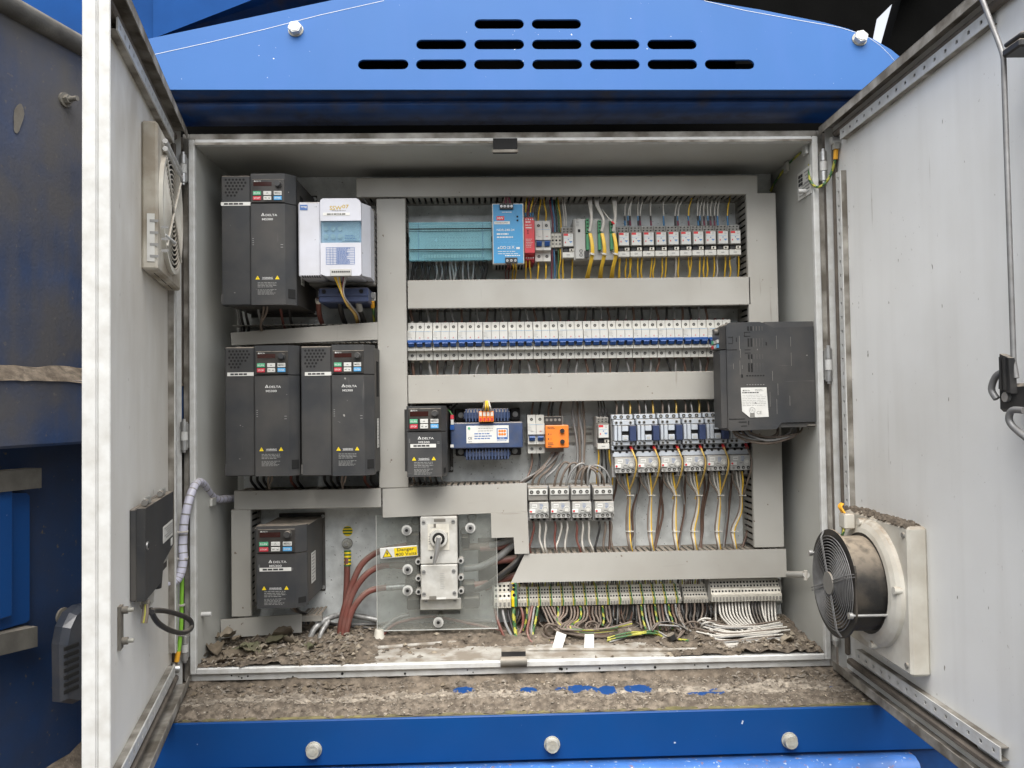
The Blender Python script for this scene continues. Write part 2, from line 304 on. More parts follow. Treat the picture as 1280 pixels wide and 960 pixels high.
    def build(s, name, parent=None, stuff=False, label=None):
        me = bpy.data.meshes.new(name)
        off = Vector((0, 0, 0)); q = parent
        while q is not None: off = off + q.location; q = q.parent
        me.from_pydata([v - off for v in s.v], [], s.f)
        for m in s.mats: me.materials.append(M[m])
        me.polygons.foreach_set('material_index', s.mi); me.polygons.foreach_set('use_smooth', s.sm)
        bm = bmesh.new(); bm.from_mesh(me); bmesh.ops.recalc_face_normals(bm, faces=bm.faces); bm.to_mesh(me); bm.free()
        o = bpy.data.objects.new(name, me); COL.objects.link(o)
        if parent: o.parent = parent
        if stuff: o['kind'] = 'stuff'
        if label: o['label'] = label
        return o
def tag(o, label, cat, group=None):
    o['label'] = label; o['category'] = cat
    if group: o['group'] = group
    return o
def thing(name, label, cat, loc, group=None):
    o = bpy.data.objects.new(name, None); COL.objects.link(o); o.location = loc; o.empty_display_size = .02
    return tag(o, label, cat, group)
def solo(mb, name, label, cat, group=None): return tag(mb.build(name), label, cat, group)
def setting(mb, name):
    o = mb.build(name); o['kind'] = 'structure'; return o
def kids(o): return [c for c in ALLKIDS.get(o.name, [])]
def copy_tree(o, d=(0, 0, 0), label=None, parent=None):
    c = o.copy(); COL.objects.link(c)
    if parent: c.parent = parent
    else: c.location = o.location + Vector(d)
    if label: c['label'] = label
    for ch in list(o.children): copy_tree(ch, parent=c)
    return c
ORD = 'first second third fourth fifth sixth seventh eighth ninth tenth eleventh twelfth thirteenth fourteenth fifteenth sixteenth'.split()
def smooth(pts, k=5):
    P = [Vector(p) for p in pts]
    if len(P) < 3: return P
    out = []
    for i in range(len(P) - 1):
        a = P[max(i - 1, 0)]; b = P[i]; c = P[i + 1]; d = P[min(i + 2, len(P) - 1)]
        for j in range(k):
            t = j / k
            out.append(.5 * ((2 * b) + (c - a) * t + (2 * a - 5 * b + 4 * c - d) * t * t + (3 * b - a - 3 * c + d) * t ** 3))
    out.append(P[-1]); return out
INTO = None                                     # the tied bundle that wires are being laid into, if any
def bundle(label, at_, name='wire_bundle', cat='wire bundle', group=None):
    global INTO
    INTO = thing(name, label, cat, at(*at_), group) if label else None
    return INTO
def wire(pts, r, m, label, group, cat='wire', name='wire', k=4, n=6, stripe=None, px=True):
    P = [at(*p) for p in pts] if px else pts
    mb = MB(m).tube(smooth(P, k), r, m, n, stripe)
    if INTO: return mb.build('strand', INTO)
    return solo(mb, name, label, cat, group)
# door frames: s from the hinge to the free edge, n towards the inside face, z up
AL, AR = math.radians(76.5), math.radians(89.5)
def door_matrix(side):
    if side < 0: d, n, o = (math.cos(AL), -math.sin(AL), 0), (math.sin(AL), math.cos(AL), 0), (-.6, 0, 0)
    else: d, n, o = (-math.cos(AR), -math.sin(AR), 0), (-math.sin(AR), math.cos(AR), 0), (.6, 0, 0)
    return Matrix(((d[0], n[0], 0, o[0]), (d[1], n[1], 0, o[1]), (0, 0, 1, 0), (0, 0, 0, 1)))
DML, DMR = door_matrix(-1), door_matrix(1)
def dhit(side, u, v, n=0):                     # pixel -> (s, z) on the door's plane at height n
    Mx = (DML if side < 0 else DMR).inverted(); c = Mx @ CP; d = Mx.to_3x3() @ ray(u, v); t = (n - c.y) / d.y; p = c + d * t
    return p.x, p.z
# ---------------------------------------------------------------- ground and machine body
PY = .205                                       # front face of the mounting plate
setting(MB('ground').quad([(-60, -60, -1.62), (60, -60, -1.62), (60, 60, -1.62), (-60, 60, -1.62)]), 'ground')

yw = MB('skyblocker'); yw.box(-14, 14, -7.3, -7, -1.62, 2.0); setting(yw, 'low_sky_blocker')  # unseen wall added behind the camera to block low sky light

# upper blue cover panel with slots, leaning back a little
UY = -.065
def upper_panel():
    zb = at(640, 112, UY).z; root = thing('machine_cover_panel', 'bright blue rounded cover panel with a pyramid of slots above the cabinet', 'panel', (0, UY, zb))
    lean = math.radians(12)
    A = Matrix.Translation((0, UY, zb)) @ Matrix.Rotation(-lean, 4, 'X')
    Ai = A.inverted()
    def pt(u, v):                                # pixel -> panel plane (x, h)
        c = Ai @ CP; d = Ai.to_3x3() @ ray(u, v); t = -c.y / d.y; p = c + d * t; return p.x, p.z
    slots = [(30, (624, 695.5)), (55.5, (551.5, 624, 696, 768.5, 840)), (80.5, (479, 551.5, 624, 696.5, 768.5, 840.5, 912))]
    top = [(60, 92), (120, 71), (178, 50), (260, 33), (345, 15), (430, -3), (520, -18), (640, -24), (760, -18), (870, -1), (950, 12), (1030, 28), (1060, 36), (1090, 48), (1114, 62), (1136, 80), (1150, 98), (1157, 112)]
    outer = [pt(60, 112)] + [pt(*p) for p in top]
    bm = bmesh.new()
    def loop(poly):
        vs = [bm.verts.new((x, 0, z)) for x, z in poly]
        return [bm.edges.new((vs[i], vs[(i + 1) % len(vs)])) for i in range(len(vs))]
    ed = loop(outer)
    for v, us in slots:
        for u in us:
            x, z = pt(u, v); w, h = .0462, .0104
            ed += loop([(x + sx * (w - h) + h * math.cos(a) * 1, z + h * math.sin(a)) for sx, a0 in ((1, -PI / 2), (-1, PI / 2)) for a in [a0 + PI * i / 8 for i in range(9)]])
    bmesh.ops.triangle_fill(bm, edges=ed, use_beauty=True)
    r = bmesh.ops.extrude_face_region(bm, geom=bm.faces[:])
    for e in r['geom']:
        if isinstance(e, bmesh.types.BMVert): e.co.y += .004
    bmesh.ops.recalc_face_normals(bm, faces=bm.faces); bm.transform(A)
    bm.transform(Matrix.Translation(-root.location))
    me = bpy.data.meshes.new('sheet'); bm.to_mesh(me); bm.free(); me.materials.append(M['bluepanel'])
    o = bpy.data.objects.new('sheet', me); COL.objects.link(o); o.parent = root
    # flange behind the sheet's curved edge
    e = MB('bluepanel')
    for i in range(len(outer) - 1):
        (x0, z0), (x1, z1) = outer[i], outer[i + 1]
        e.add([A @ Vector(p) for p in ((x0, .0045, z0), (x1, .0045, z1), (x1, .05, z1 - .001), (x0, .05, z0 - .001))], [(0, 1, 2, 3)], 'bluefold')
    e.build('edge_return', root)
    sc = MB('inkwhite'); sc.M = A
    for pts in ([(190, 69), (260, 53.5), (330, 37), (400, 19), (480, 1)], [(880, 1), (930, 13), (990, 24), (1050, 34.5), (1082, 44.5), (1100, 57), (1112, 69), (1120, 79)]):
        P = [pt(*p) for p in pts]
        for (x0, z0), (x1, z1) in zip(P, P[1:]):
            sc.quad([(x0, -.0006, z0 - .0004), (x1, -.0006, z1 - .0004), (x1, -.0006, z1 + .0004), (x0, -.0006, z0 + .0004)])
    sc.build('scribed_line', root)
    for u, v in ((370, 38), (1074, 49.5)):
        x, z = pt(u, v); b = MB('bolt'); b.M = A
        b.cyl((x, 0, z), (x, -.002, z), .0140, 'bolt', 16); b.cyl((x, -.002, z), (x, -.0115, z), .0125, 'steel' if 0 else 'rim', 6, smooth=False, ang=.2); b.cyl((x, -.0115, z), (x, -.0125, z), .0095, 'rim', 12)
        b.build('hex_bolt', root)
    return zb
zb = upper_panel()
# rolled lip under the cover
lip = thing('machine_lip_beam', 'dark blue grimy rolled beam under the slotted cover', 'beam', (0, 0, zb))
prof = [(UY + .0047, zb - .0005), (UY + .034, zb - .0015), (UY + .0345, zb - .006), (UY + .030, zb - .010), (UY + .0295, zb - .016), (UY + .032, zb - .021), (UY + .038, zb - .0245), (UY + .050, zb - .026), (UY + .105, zb - .026), (UY + .115, zb - .02), (UY + .115, zb + .02), (UY + .006, zb + .02)]
MB('bluefold').prism(prof, 'x', -.95, .80, smooth=True).build('rolled_section', lip)
MB('rubber').box(-.78, .9, .135, .14, .5145, .655).build('gap_shade_sheet', lip)  # black sheet standing in for the shade in the gap above the cabinet
MB('rubber').box(-.42, .45, .02, .024, zb + .021, .735).build('slot_shade_sheet', lip)  # black sheet behind the slots, painting the shade of the hollow
# machine body behind
mb_ = thing('industrial_machine', 'blue machine body behind and above the cabinet', 'machine', (0, .5, 0))
MB('bluedeep').box(-1.6, 1.4, .46, .49, -1.2, .66).build('rear_wall', mb_)
g = MB('hoodblue'); g.add([at(-90, 250, .12), at(192, 250, .12), at(192, -130, .20), at(-90, -130, .20)], [(0, 1, 2, 3)]); g.add([at(191.5, 116, .12), at(480, 116, .12), at(480, -130, .20), at(191.5, -130, .20)], [(0, 1, 2, 3)]); g.build('sloping_hood', mb_)
g = MB('bluefold'); g.add([at(176, 54, .09), at(335, -8, .02), at(470, -40, .02), at(470, 20, .10), at(200, 62, .10)], [(0, 1, 2), (0, 2, 3), (0, 3, 4)]); g.build('hood_fold', mb_)
hb = thing('conveyor_housing', 'black rubber housing behind the right end of the blue cover', 'housing', (.7, .3, .9))
def flatbody(poly, Y, th, m, name, parent):
    A = [at(u, v, Y) for u, v in poly]; B = [p + Vector((0, th, 0)) for p in A]; n = len(A)
    MB(m).add(A + B, [tuple(range(n))[::-1], tuple(range(n, 2 * n))] + [(i, (i + 1) % n, n + (i + 1) % n, n + i) for i in range(n)]).build(name, parent)
flatbody([(480, -60), (1180, -60), (1096, 24), (1085, 80), (480, 80)], .25, .05, 'rubber', 'left_flap', hb)
flatbody([(1143, -60), (1420, -60), (1420, 250), (1060, 250), (1116, 37)], .30, .05, 'rubber', 'right_flap', hb)

# lower ledge, panel and bar
ledge = thing('machine_ledge', 'blue machine ledge and front panel below the cabinet', 'ledge', (0, -.13, -.55))
MB('bluedeep').box(-1.05, 1.0, -.136, .45, -.545, -.5305).build('shelf', ledge)
zt, zbm = at(640, 890, -.14).z, at(640, 949, -.14).z
MB('bluedeep').box(-1.05, .80, -.146, -.140, zbm, -.5300, b=.0015).build('front_panel', ledge)
for u, v in ((392.5, 937), (690, 930), (986.5, 925)):
    p = at(u, v, -.146); b = MB('bolt'); b.cyl(p, p + Vector((0, -.003, 0)), .0135, 'bolt', 16); b.cyl(p + Vector((0, -.003, 0)), p + Vector((0, -.012, 0)), .0120, 'bolt', 14, r2=.0105); b.cyl(p + Vector((0, -.012, 0)), p + Vector((0, -.0128, 0)), .006, 'bolt', 6, smooth=False)
    b.build('hex_bolt', ledge)
bar = MB('bluerust').prism([(-.1465 + .001, zbm - .003), (-.165, zbm - .002), (-.178, zbm - .008), (-.184, zbm - .022), (-.184, zbm - .07), (-.1455, zbm - .07)], 'x', -1.05, .665, smooth=True)
solo(bar, 'round_edged_bar', 'chipped lighter blue bar with rust spots along the bottom edge', 'bar')
MB('bluefold').box(-1.0, 1.0, -.139, -.10, -1.0, -.546).build('skirt_plate', ledge)

# heaped dirt on the ledge, dipping below the blue where the paint shows
def hgrid(x0, x1, y0, y1, nx, ny, fn, m, name, mats=None):
    vs = [(x0 + (x1 - x0) * i / nx, y0 + (y1 - y0) * j / ny) for j in range(ny + 1) for i in range(nx + 1)]
    b = MB(m if isinstance(m, str) else None); F = {}
    for j in range(ny):
        for i in range(nx):
            k = m if isinstance(m, str) else m(*vs[j * (nx + 1) + i])
            F.setdefault(k, []).append((j * (nx + 1) + i, j * (nx + 1) + i + 1, (j + 1) * (nx + 1) + i + 1, (j + 1) * (nx + 1) + i))
    V = [(x, y, fn(x, y)) for x, y in vs]; b.v = [Vector(p) for p in V]
    for k, fs in F.items():
        b.mats.append(k); b.f += fs; b.mi += [len(b.mats) - 1] * len(fs); b.sm += [True] * len(fs)
    o = b.build(name, None, True); o['label'] = mats or name; return o
from mathutils import noise as NZ
def fbm(x, y, s, o=4): return NZ.fractal(Vector((x * s, y * s, 3.3)), .8, 2.1, o)
def onledge(u, v, z=-.531): d = ray(u, v); return CP + d * ((z - CP.z) / d.z)
patches = [onledge(581, 863), onledge(659, 863), onledge(722, 862), onledge(759, 863), onledge(797, 861), onledge(880, 868)]
pr = [(.013, .009), (.014, .008), (.026, .010), (.016, .012), (.020, .011), (.04, .005)]
def ledge_h(x, y):
    t = (y + .138) / .138
    h = .0025 + .010 * max(0, fbm(x, y, 14)) + .004 * fbm(x, y, 60) + .0022 * fbm(x, y, 150)
    h += .012 * max(0, t - .62) + .009 * math.exp(-((t - .30 - .08 * fbm(x, 0, 5)) / .16) ** 2) * (1 if x < .1 else .5)
    h -= .011 * math.exp(-((t - .42 - .06 * fbm(x, 0, 9)) / .035) ** 2) * (1 if x < .05 else .3)
    dm = 9
    for p, (rx, ry) in zip(patches, pr):
        d = ((x - p.x) / (rx * 1.25)) ** 2 + ((y - p.y) / (ry * 1.7)) ** 2 + 1.0 * fbm(x, y, 40) + .5 * fbm(x, y, 130); dm = min(dm, d)
    h = -.5305 + h * max(0, min(1, (dm - .6) / 2.6)) - .006 * max(0, min(1, 1.15 - dm))
    if y > -.006: h = max(h, -.5235 + .005 * fbm(x, y, 30) + min(.0085, (y + .006) * .6))
    if t < .06: h = min(h, -.5297 + .003 * max(0, fbm(x, y, 50)))
    return h
def ledge_m(x, y):
    q = y + .018 * fbm(x, y, 9) + .008 * fbm(x, y, 35); front = -.098 + .012 * (x > .05)
    return 'dirtmid' if q < front else 'dirtpale' if q < -.048 else 'dirt' if x < -.1 or q > -.02 else 'dirtmid'
hgrid(-.80, .78, -.139, .09, 560, 70, ledge_h, ledge_m, 'ledge_dirt', 'crusted pale dirt heaped along the blue ledge')
hgrid(-.78, .76, -.1405, -.132, 220, 3, lambda x, y: -.5290 + .0022 * fbm(x, y, 40) - (.004 if y < -.1395 else 0), 'moss', 'moss_fringe', 'yellowish moss and dirt along the edge of the blue panel')

# ---------------------------------------------------------------- left machine wall
LD = Vector((.284, .959, 0)).normalized(); LN = Vector((LD.y, -LD.x, 0))       # along the wall, out of the wall towards the camera side
LO = Vector((-.62, .10, 0))
LM = Matrix(((LD.x, LN.x, 0, LO.x), (LD.y, LN.y, 0, LO.y), (0, 0, 1, 0), (0, 0, 0, 1)))
LMi = LM.inverted()
def lw(u, v, n=0):
    c = LMi @ CP; d = LMi.to_3x3() @ ray(u, v); t = (n - c.y) / d.y; p = c + d * t; return p.x, p.z
lwall = thing('machine_side_wall', 'dirty blue machine wall with a dust topped ledge left of the open door', 'wall', (-.75, -.3, 0))
def LMB(m): b = MB(m); b.M = LM; return b
zt1 = lw(54, 34)[1]; zr0 = lw(54, 459)[1]; zr1 = lw(54, 558, .03)[1]
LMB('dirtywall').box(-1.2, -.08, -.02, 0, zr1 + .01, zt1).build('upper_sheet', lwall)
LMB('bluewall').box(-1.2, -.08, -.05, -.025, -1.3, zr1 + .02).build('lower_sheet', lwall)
LMB('dirtywall').prism([(.0005, zr1), (.027, zr1), (.030, zr1 + .004), (.030, zr0 - .021), (.0005, zr0 - .003)], 'x', -1.2, -.08).build('ledge_beam', lwall)
LMB('darksteel').tube([(-1.2, .004, zt1 + .002), (-.08, .004, zt1 + .002)], .016, n=12).build('rim_tube', lwall)
d = LMB('dirt'); N = 90
d.add([(-1.2 + 1.12 * i / N, .001 + .0315 * j / 3, zr0 + .001 - .0215 * j / 3 + .0035 * fbm(i * .16, j * .9, 1.1) - (.003 if j == 3 else 0)) for j in range(4) for i in range(N + 1)], [(j * (N + 1) + i, j * (N + 1) + i + 1, (j + 1) * (N + 1) + i + 1, (j + 1) * (N + 1) + i) for j in range(3) for i in range(N)], 'dirt', True)
d.build('ledge_dust', lwall, True)
s0, z0 = lw(80, 125); b = LMB('oldsteel'); b.cyl((s0, 0, z0), (s0, .004, z0), .0115, n=12); b.cyl((s0, .004, z0), (s0, .012, z0), .0075, n=6, smooth=False); b.cyl((s0, .012, z0), (s0, .026, z0), .0042, n=8); b.build('bolt', lwall)
s0, z0 = lw(22, 148); b = LMB('oldsteel')
b.add([(s0 + .008 * math.cos(t) * (1 + .2 * math.sin(3 * t)) + .004 * math.sin(t), .0015, z0 + .024 * math.sin(t)) for t in [k * PI / 7 for k in range(14)]], [tuple(range(14))]); b.build('scar', lwall)
NL = -.025
def lbar(u0, v0, u1, v1, h, m, name, n0=NL, n1=NL + .03):
    a = lw(u0, v0, n1); c = lw(u1, v1, n1); b = LMB(m)
    P = [(a[0], a[1] - h), (c[0], c[1] - h), (c[0], c[1]), (a[0], a[1])]
    b.add([(x, n0, z) for x, z in P] + [(x, n1, z) for x, z in P], [(0, 1, 2, 3), (4, 5, 6, 7), (0, 1, 5, 4), (1, 2, 6, 5), (2, 3, 7, 6), (3, 0, 4, 7)]); b.build(name, lwall)
lbar(-60, 594, 52, 585, .030, 'darksteel', 'steel_bar'); lbar(-60, 806, 47, 783, .030, 'darksteel', 'steel_bar')
# access hatch on the lower wall
P = [lw(u, v, NL + .012) for u, v in ((-40, 617), (33, 616), (37, 620), (37, 775), (33, 778), (-40, 800))]
b = LMB('bluedeep'); b.add([(x, NL + .012, z) for x, z in P] + [(x, NL, z) for x, z in P], [tuple(range(6))] + [(i, (i + 1) % 6, 6 + (i + 1) % 6, 6 + i) for i in range(6)]); hatch = b.build('hatch_frame', lwall)
P = [lw(u, v, NL + .013) for u, v in ((-40, 618), (15, 617), (15, 764), (0, 781), (-40, 790))]
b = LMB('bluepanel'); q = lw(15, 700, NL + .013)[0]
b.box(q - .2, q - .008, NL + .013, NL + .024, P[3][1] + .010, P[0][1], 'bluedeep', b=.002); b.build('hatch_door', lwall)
b = LMB('void'); b.box(q - .0078, q - .001, NL + .0125, NL + .0135, P[2][1], P[1][1]); b.build('hatch_gap', lwall)
s0, z0 = lw(78, 770, NL); b = LMB('oldsteel'); b.cyl((s0, NL, z0), (s0, NL + .004, z0), .0135, n=14); b.cyl((s0, NL + .004, z0), (s0, NL + .014, z0), .008, n=6, smooth=False); b.build('bolt', lwall)
# vehicle-style grab handle
h = thing('grab_handle', 'smoky grey moulded handle with black louvres beside the door edge', 'handle', LM @ Vector((*[lw(92, 820, .02)[0], .02], lw(92, 820, .02)[1])))
hp = [lw(u, v, .02) for u, v in ((76, 878), (75, 806), (79, 784), (88, 766), (100, 757), (125, 752), (125, 778), (113, 792), (106, 806), (104, 830), (100, 876), (92, 880))]
b = LMB('handle'); n = len(hp); cx = sum(x for x, z in hp) / n; cz = sum(z for x, z in hp) / n
b.add([(x, .004, z) for x, z in hp] + [(x, .018, z) for x, z in hp] + [(cx + (x - cx) * .86, .030, cz + (z - cz) * .93) for x, z in hp], [(i, (i + 1) % n, n + (i + 1) % n, n + i) for i in range(n)] + [(n + i, n + (i + 1) % n, 2 * n + (i + 1) % n, 2 * n + i) for i in range(n)] + [tuple(range(2 * n, 3 * n))], 'handle', False)
b.build('shell', h)
for k in range(7):
    v = 812 + k * 9; a = lw(80, v, .031); c = lw(99, v - 2, .031); b = LMB('void'); b.box(a[0], c[0], .0295, .0315, a[1] - .0032, a[1] + .0032, b=.0008); b.build('louvre_slot', h)
def cornerdirt(s, n): return max(0, .05 - abs(s + .22) * .35)
dl = LMB('dirt'); NN = 40; base = lw(70, 962, -.02)
vs = [(-.62 + .6 * i / NN, -.0245 + .075 * j / 8, (base[1] + .035 * (i / NN) + .02 * fbm(i * .1, j * .2, 1.3)) - .055 * (j / 8) ** 1.2) for j in range(9) for i in range(NN + 1)]
dl.add(vs, [(j * (NN + 1) + i, j * (NN + 1) + i + 1, (j + 1) * (NN + 1) + i + 1, (j + 1) * (NN + 1) + i) for j in range(8) for i in range(NN)], 'dirt', True)
dl.build('dirt_heap', lwall, True)

# ---------------------------------------------------------------- the cabinet
cab = thing('electrical_cabinet', 'light grey steel control cabinet standing open with both doors swung out', 'cabinet', (0, .1, -.5))
WI, ZI = .589, .489
MB('ral').box(-.6, -WI, .012, .24, -.498, .498).build('side_wall', cab)
MB('ral').box(WI, .6, .012, .24, -.498, .498).build('side_wall', cab)
MB('ral').box(-WI, WI, .012, .24, ZI, .498).build('roof_panel', cab)
MB('ral').box(-WI, WI, .012, .24, -.498, -ZI).build('floor_panel', cab)
MB('ral').box(-.6, .6, .2402, .244, -.498, .498).build('back_panel', cab)
r = MB('rim')                                    # bright folded rim around the opening
for x0, x1, z0, z1 in ((-.6, -.5885, -.5, .5), (.5885, .6, -.5, .5), (-.5885, .5885, .4885, .5), (-.5885, .5885, -.5, -.4885)):
    r.box(x0, x1, 0, .0119, z0, z1, 'rim', b=.0018)
r.build('front_rim', cab)
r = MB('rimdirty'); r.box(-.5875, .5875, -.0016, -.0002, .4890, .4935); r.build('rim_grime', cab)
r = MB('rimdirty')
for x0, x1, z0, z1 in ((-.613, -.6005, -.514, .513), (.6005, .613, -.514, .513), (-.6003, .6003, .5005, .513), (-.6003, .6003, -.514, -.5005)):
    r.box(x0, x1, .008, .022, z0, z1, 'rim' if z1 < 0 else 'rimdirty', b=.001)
r.build('rain_channel', cab)
MB('gasket').box(-.640, -.6135, .023, .026, -.514, .513).build('hinge_strip', cab); MB('gasket').box(.6135, .640, .023, .026, -.514, .513).build('hinge_strip', cab)
r = MB('rim')
for k in range(17): r.dot(random.uniform(-.58, .58), .0078, -.507 + random.uniform(-.003, .003), random.uniform(.0012, .0028), 'void', 6, .0004)
r.build('rain_channel_spots', cab, True)
for u0, v0, u1, v1 in ((615, 173, 648, 191), (625.5, 813, 658.5, 834)):
    x0, x1, z0, z1 = rect(u0, v0, u1, v1, -.004); b = MB('oldsteel'); zm = (z0 + z1) / 2; up = z1 > 0
    b.box(x0, x1, -.006, -.003, z0 if up else z0, (z0 + .006) if up else zm + .001, 'rimdirty' if up else 'oldsteel', b=.001); b.box(x0 + .002, x1 - .002, -.005, .02, z0 + .006 if up else zm + .001, z1 if up else z1 - .002, 'void' if up else 'black')
    if not up: b.cyl((x0, -.006, zm - .004), (x1, -.006, zm - .004), .009, 'oldsteel', 12)
    b.build('latch_keeper', cab)
for u, v0, v1 in ((229.5, 193, 228), (230.5, 527, 563), (1026.5, 189, 226), (1034.5, 435, 477), (231.5, 795, 826), (1043.5, 790, 806)):
    x, zt_ = xz(u, v0, -.01); zb_ = at(u, v1, -.01).z; b = MB('steel'); x = -.606 if x < 0 else .606
    hgt = zt_ - zb_
    for k in range(3): b.cyl((x, -.008, zb_ + hgt * (k / 3 + .01)), (x, -.008, zb_ + hgt * ((k + 1) / 3 - .01)), .0062 if k != 1 else .0066, 'steel' if k != 1 else 'rim', 10)
    b.cyl((x, -.008, zb_ - .004), (x, -.008, zt_ + .005), .0035, 'steel', 8); b.box(x - .005, x + .005, -.004, .008, zb_ + .004, zt_ - .004, 'steel'); b.build('hinge', cab)
# doors
def door(side):
    Mx = DML if side < 0 else DMR; skin = 'door_dirty' if side < 0 else 'door'; wd = .594
    def D(m): b = MB(m); b.M = Mx; return b
    root = D(skin).box(.004, wd - .0005, -.0285, -.027, -.513, .513).build('left_door' if side < 0 else 'right_door', cab)
    b = D('rim')
    b.box(wd, wd + .0015, -.0285, -.0145, -.5135, .5135, 'rim', b=.0006); b.box(wd - .014, wd, -.0145, -.013, -.5135, .5135, 'rim'); b.box(wd - .0035, wd - .0005, -.013, .0, -.5125, .5125, 'rim', b=.001)
    b.build('free_edge_fold', root)
    b = D('rimdirty')
    for z0, z1, zi in ((.5135, .5150, .5), (-.5150, -.5135, -.5)):
        b.box(.004, wd, -.0285, 0, z0, z1, 'rimdirty'); b.box(.004, wd - .016, -.0015, 0, min(zi, z0), max(zi, z1), 'rimdirty')
    b.box(.003, .0045, -.0285, -.012, -.513, .513, 'rim')
    b.build('folded_edges', root)
    b = D('gasket')
    b.box(.030, wd - .02, -.0268, -.014, .486, .497, b=.003); b.box(.030, wd - .02, -.0268, -.014, -.497, -.486, b=.003); b.box(.014, .024, -.0268, -.018, -.485, .485, b=.003)
    b.build('gasket', root)
    def rail(path0, path1, horiz, at_, w, n, m='rim'):
        b = D(m); L = path1 - path0; k = int(L / .0252); st = L / k; hw = .0027
        # flat bar with a row of square holes: strips and bridges
        def bx(a0, a1, q0, q1):
            if horiz: b.box(a0, a1, n, n + .002, q0, q1)
            else: b.box(q0, q1, n, n + .002, a0, a1)
        bx(path0, path1, at_, at_ + w / 2 - hw); bx(path0, path1, at_ + w / 2 + hw, at_ + w)
        for i in range(k + 1):
            a0 = path0 + st * (i - .5) + hw if i else path0; a1 = path0 + st * (i + .5) - hw if i < k else path1
            bx(a0, a1, at_ + w / 2 - hw + .00001, at_ + w / 2 + hw - .00001)
        for q0, q1 in ((at_ + .0002, at_ + .0015), (at_ + w - .0015, at_ + w - .0002)):
            if horiz: b.box(path0 + .0002, path1 - .0002, -.0266, n - .0001, q0, q1, 'rimdirty')
            else: b.box(q0, q1, -.0266, n - .0001, path0 + .0002, path1 - .0002, 'rimdirty')
        b.build('perforated_rail', root)
    NR = -.0165; ra, rb_ = dhit(1, 1051, 163, NR), dhit(1, 1236, 12, NR); rc = dhit(1, 1252, 951, NR)
    rail(ra[0], rb_[0], True, (ra[1] + rb_[1]) / 2 - .018, .018, NR); rail(ra[0] + .006, rc[0], True, rc[1] - .001, .018, NR)
    rail(-.44, .415, False, .040, .018, NR)
    if side < 0:
        pass
    else:
        s0, z0 = dhit(1, 1262, 300, .012); b = D('steel'); z1 = dhit(1, 1262, 62, .012)[1]; z2 = dhit(1, 1263, 452, .012)[1]
        b.tube(smooth([(s0 - .046, .012, z1 + .11), (s0 - .022, .012, z1 + .052), (s0 - .004, .012, z1 + .008), (s0, .012, z1 - .006)], 3) + [(s0, .012, z2), (s0 + .004, .012, z2 - .02)], .0031, 'guard', 10)
        b.build('lock_rod', root)
        s1, z3 = dhit(1, 1272, 50, .012); b = D('black')
        b.box(s1 - .020, s1 + .012, -.027, .018, z1 - .008, z1 + .002, b=.002); b.box(s1 - .020, s1 + .012, -.027, .016, z1 + .004, z1 + .010, b=.002); b.build('rod_guide', root)
        rail(z2 - .02, z1 - .03, False, s0 + .006, .018, -.0165)
        c = dhit(1, 1262, 492, .012); b = D('black')
        b.box(c[0] - .022, c[0] + .03, -.027, .012, c[1] - .022, c[1] + .012, b=.004)
        b.prism([(c[0] - .008, c[1] + .006), (c[0] + .014, c[1]), (c[0] + .012, c[1] + .042), (c[0] - .004, c[1] + .048)], 'y', .012, .020)
        for t in (0, .006): b.box(c[0] - .002 + t, c[0] + .001 + t, .020, .0225, c[1] + .004, c[1] + .044)
        b.cyl((c[0] - .002, .0125, c[1] - .004), (c[0] - .002, .017, c[1] - .004), .006, 'steel', 10)
        b.tube(smooth([(c[0] + .004, .016, c[1] + .028), (c[0] - .014, .018, c[1] + .022), (c[0] - .024, .018, c[1] + .006), (c[0] - .018, .016, c[1] - .006)], 5), .0040, 'guard', 8)
        b.tube(smooth([(c[0] + .030, .016, c[1] - .02), (c[0] + .012, .018, c[1] - .020), (c[0] + .007, .018, c[1] - .032), (c[0] + .018, .016, c[1] - .044), (c[0] + .05, .016, c[1] - .06)], 5), .0040, 'guard', 8)
        b.build('latch_cam', root)
    return root
ldoor, rdoor = door(-1), door(1)
# small screw studs on the side walls
b = MB('rim')
for (x, u, v, sgn) in ((-WI, 247, 768, 1), (WI, 1012, 239, -1)):
    p = at(u, v, .03); b.cyl((x, .03, p.z), (x + sgn * .018, .03, p.z), .0045, 'rim', 8)
b.build('wall_stud', cab)
# mounting plate
x0, x1, z0, z1 = -.565, .583, -.478, .4885
pl = MB('galv').box(x0, x1, PY, PY + .003, z0, z1).build('mounting_plate', cab)
# dirt on the cabinet floor
def floor_h(x, y):
    e = max(0, (.010 - y)) * .5; l = max(0, 1 - abs(x + .42) / .18) + .8 * max(0, 1 - abs(x - .45) / .2)
    clean = max(0, 1 - ((x - .02) / .34) ** 4) * max(0, 1 - ((y - .045) / .075) ** 2)
    return -.4885 + .0032 - .0085 * clean + .012 * l * (.5 + fbm(x, y, 12)) + (.009 - .007 * clean) * max(0, fbm(x, y, 18)) + .003 * fbm(x, y, 70) + .002 * fbm(x, y, 160) - e + .012 * min(1, max(0, y - .08) / .1) * (1 - .5 * clean)
b = MB('floorpaint'); b.box(-.588, .588, .0125, PY - .001, -.4889, -.4884)
Q = [onledge(u, v, -.486) for u, v in ((470, 810), (540, 805), (596, 801), (608, 797), (611, 790), (606, 784))]
b.tube(smooth(Q, 5), .0042, 'floorpaint', 8); Q = [onledge(u, v, -.486) for u, v in ((660, 812), (760, 812), (860, 812), (960, 807))]; b.tube(smooth(Q, 4), .0035, 'floorpaint', 8); b.build('floor_lining', cab)
hgrid(-.588, .588, .004, .238, 420, 80, floor_h, 'dirt', 'cabinet_dirt', 'grey brown dirt spread over the cabinet floor')
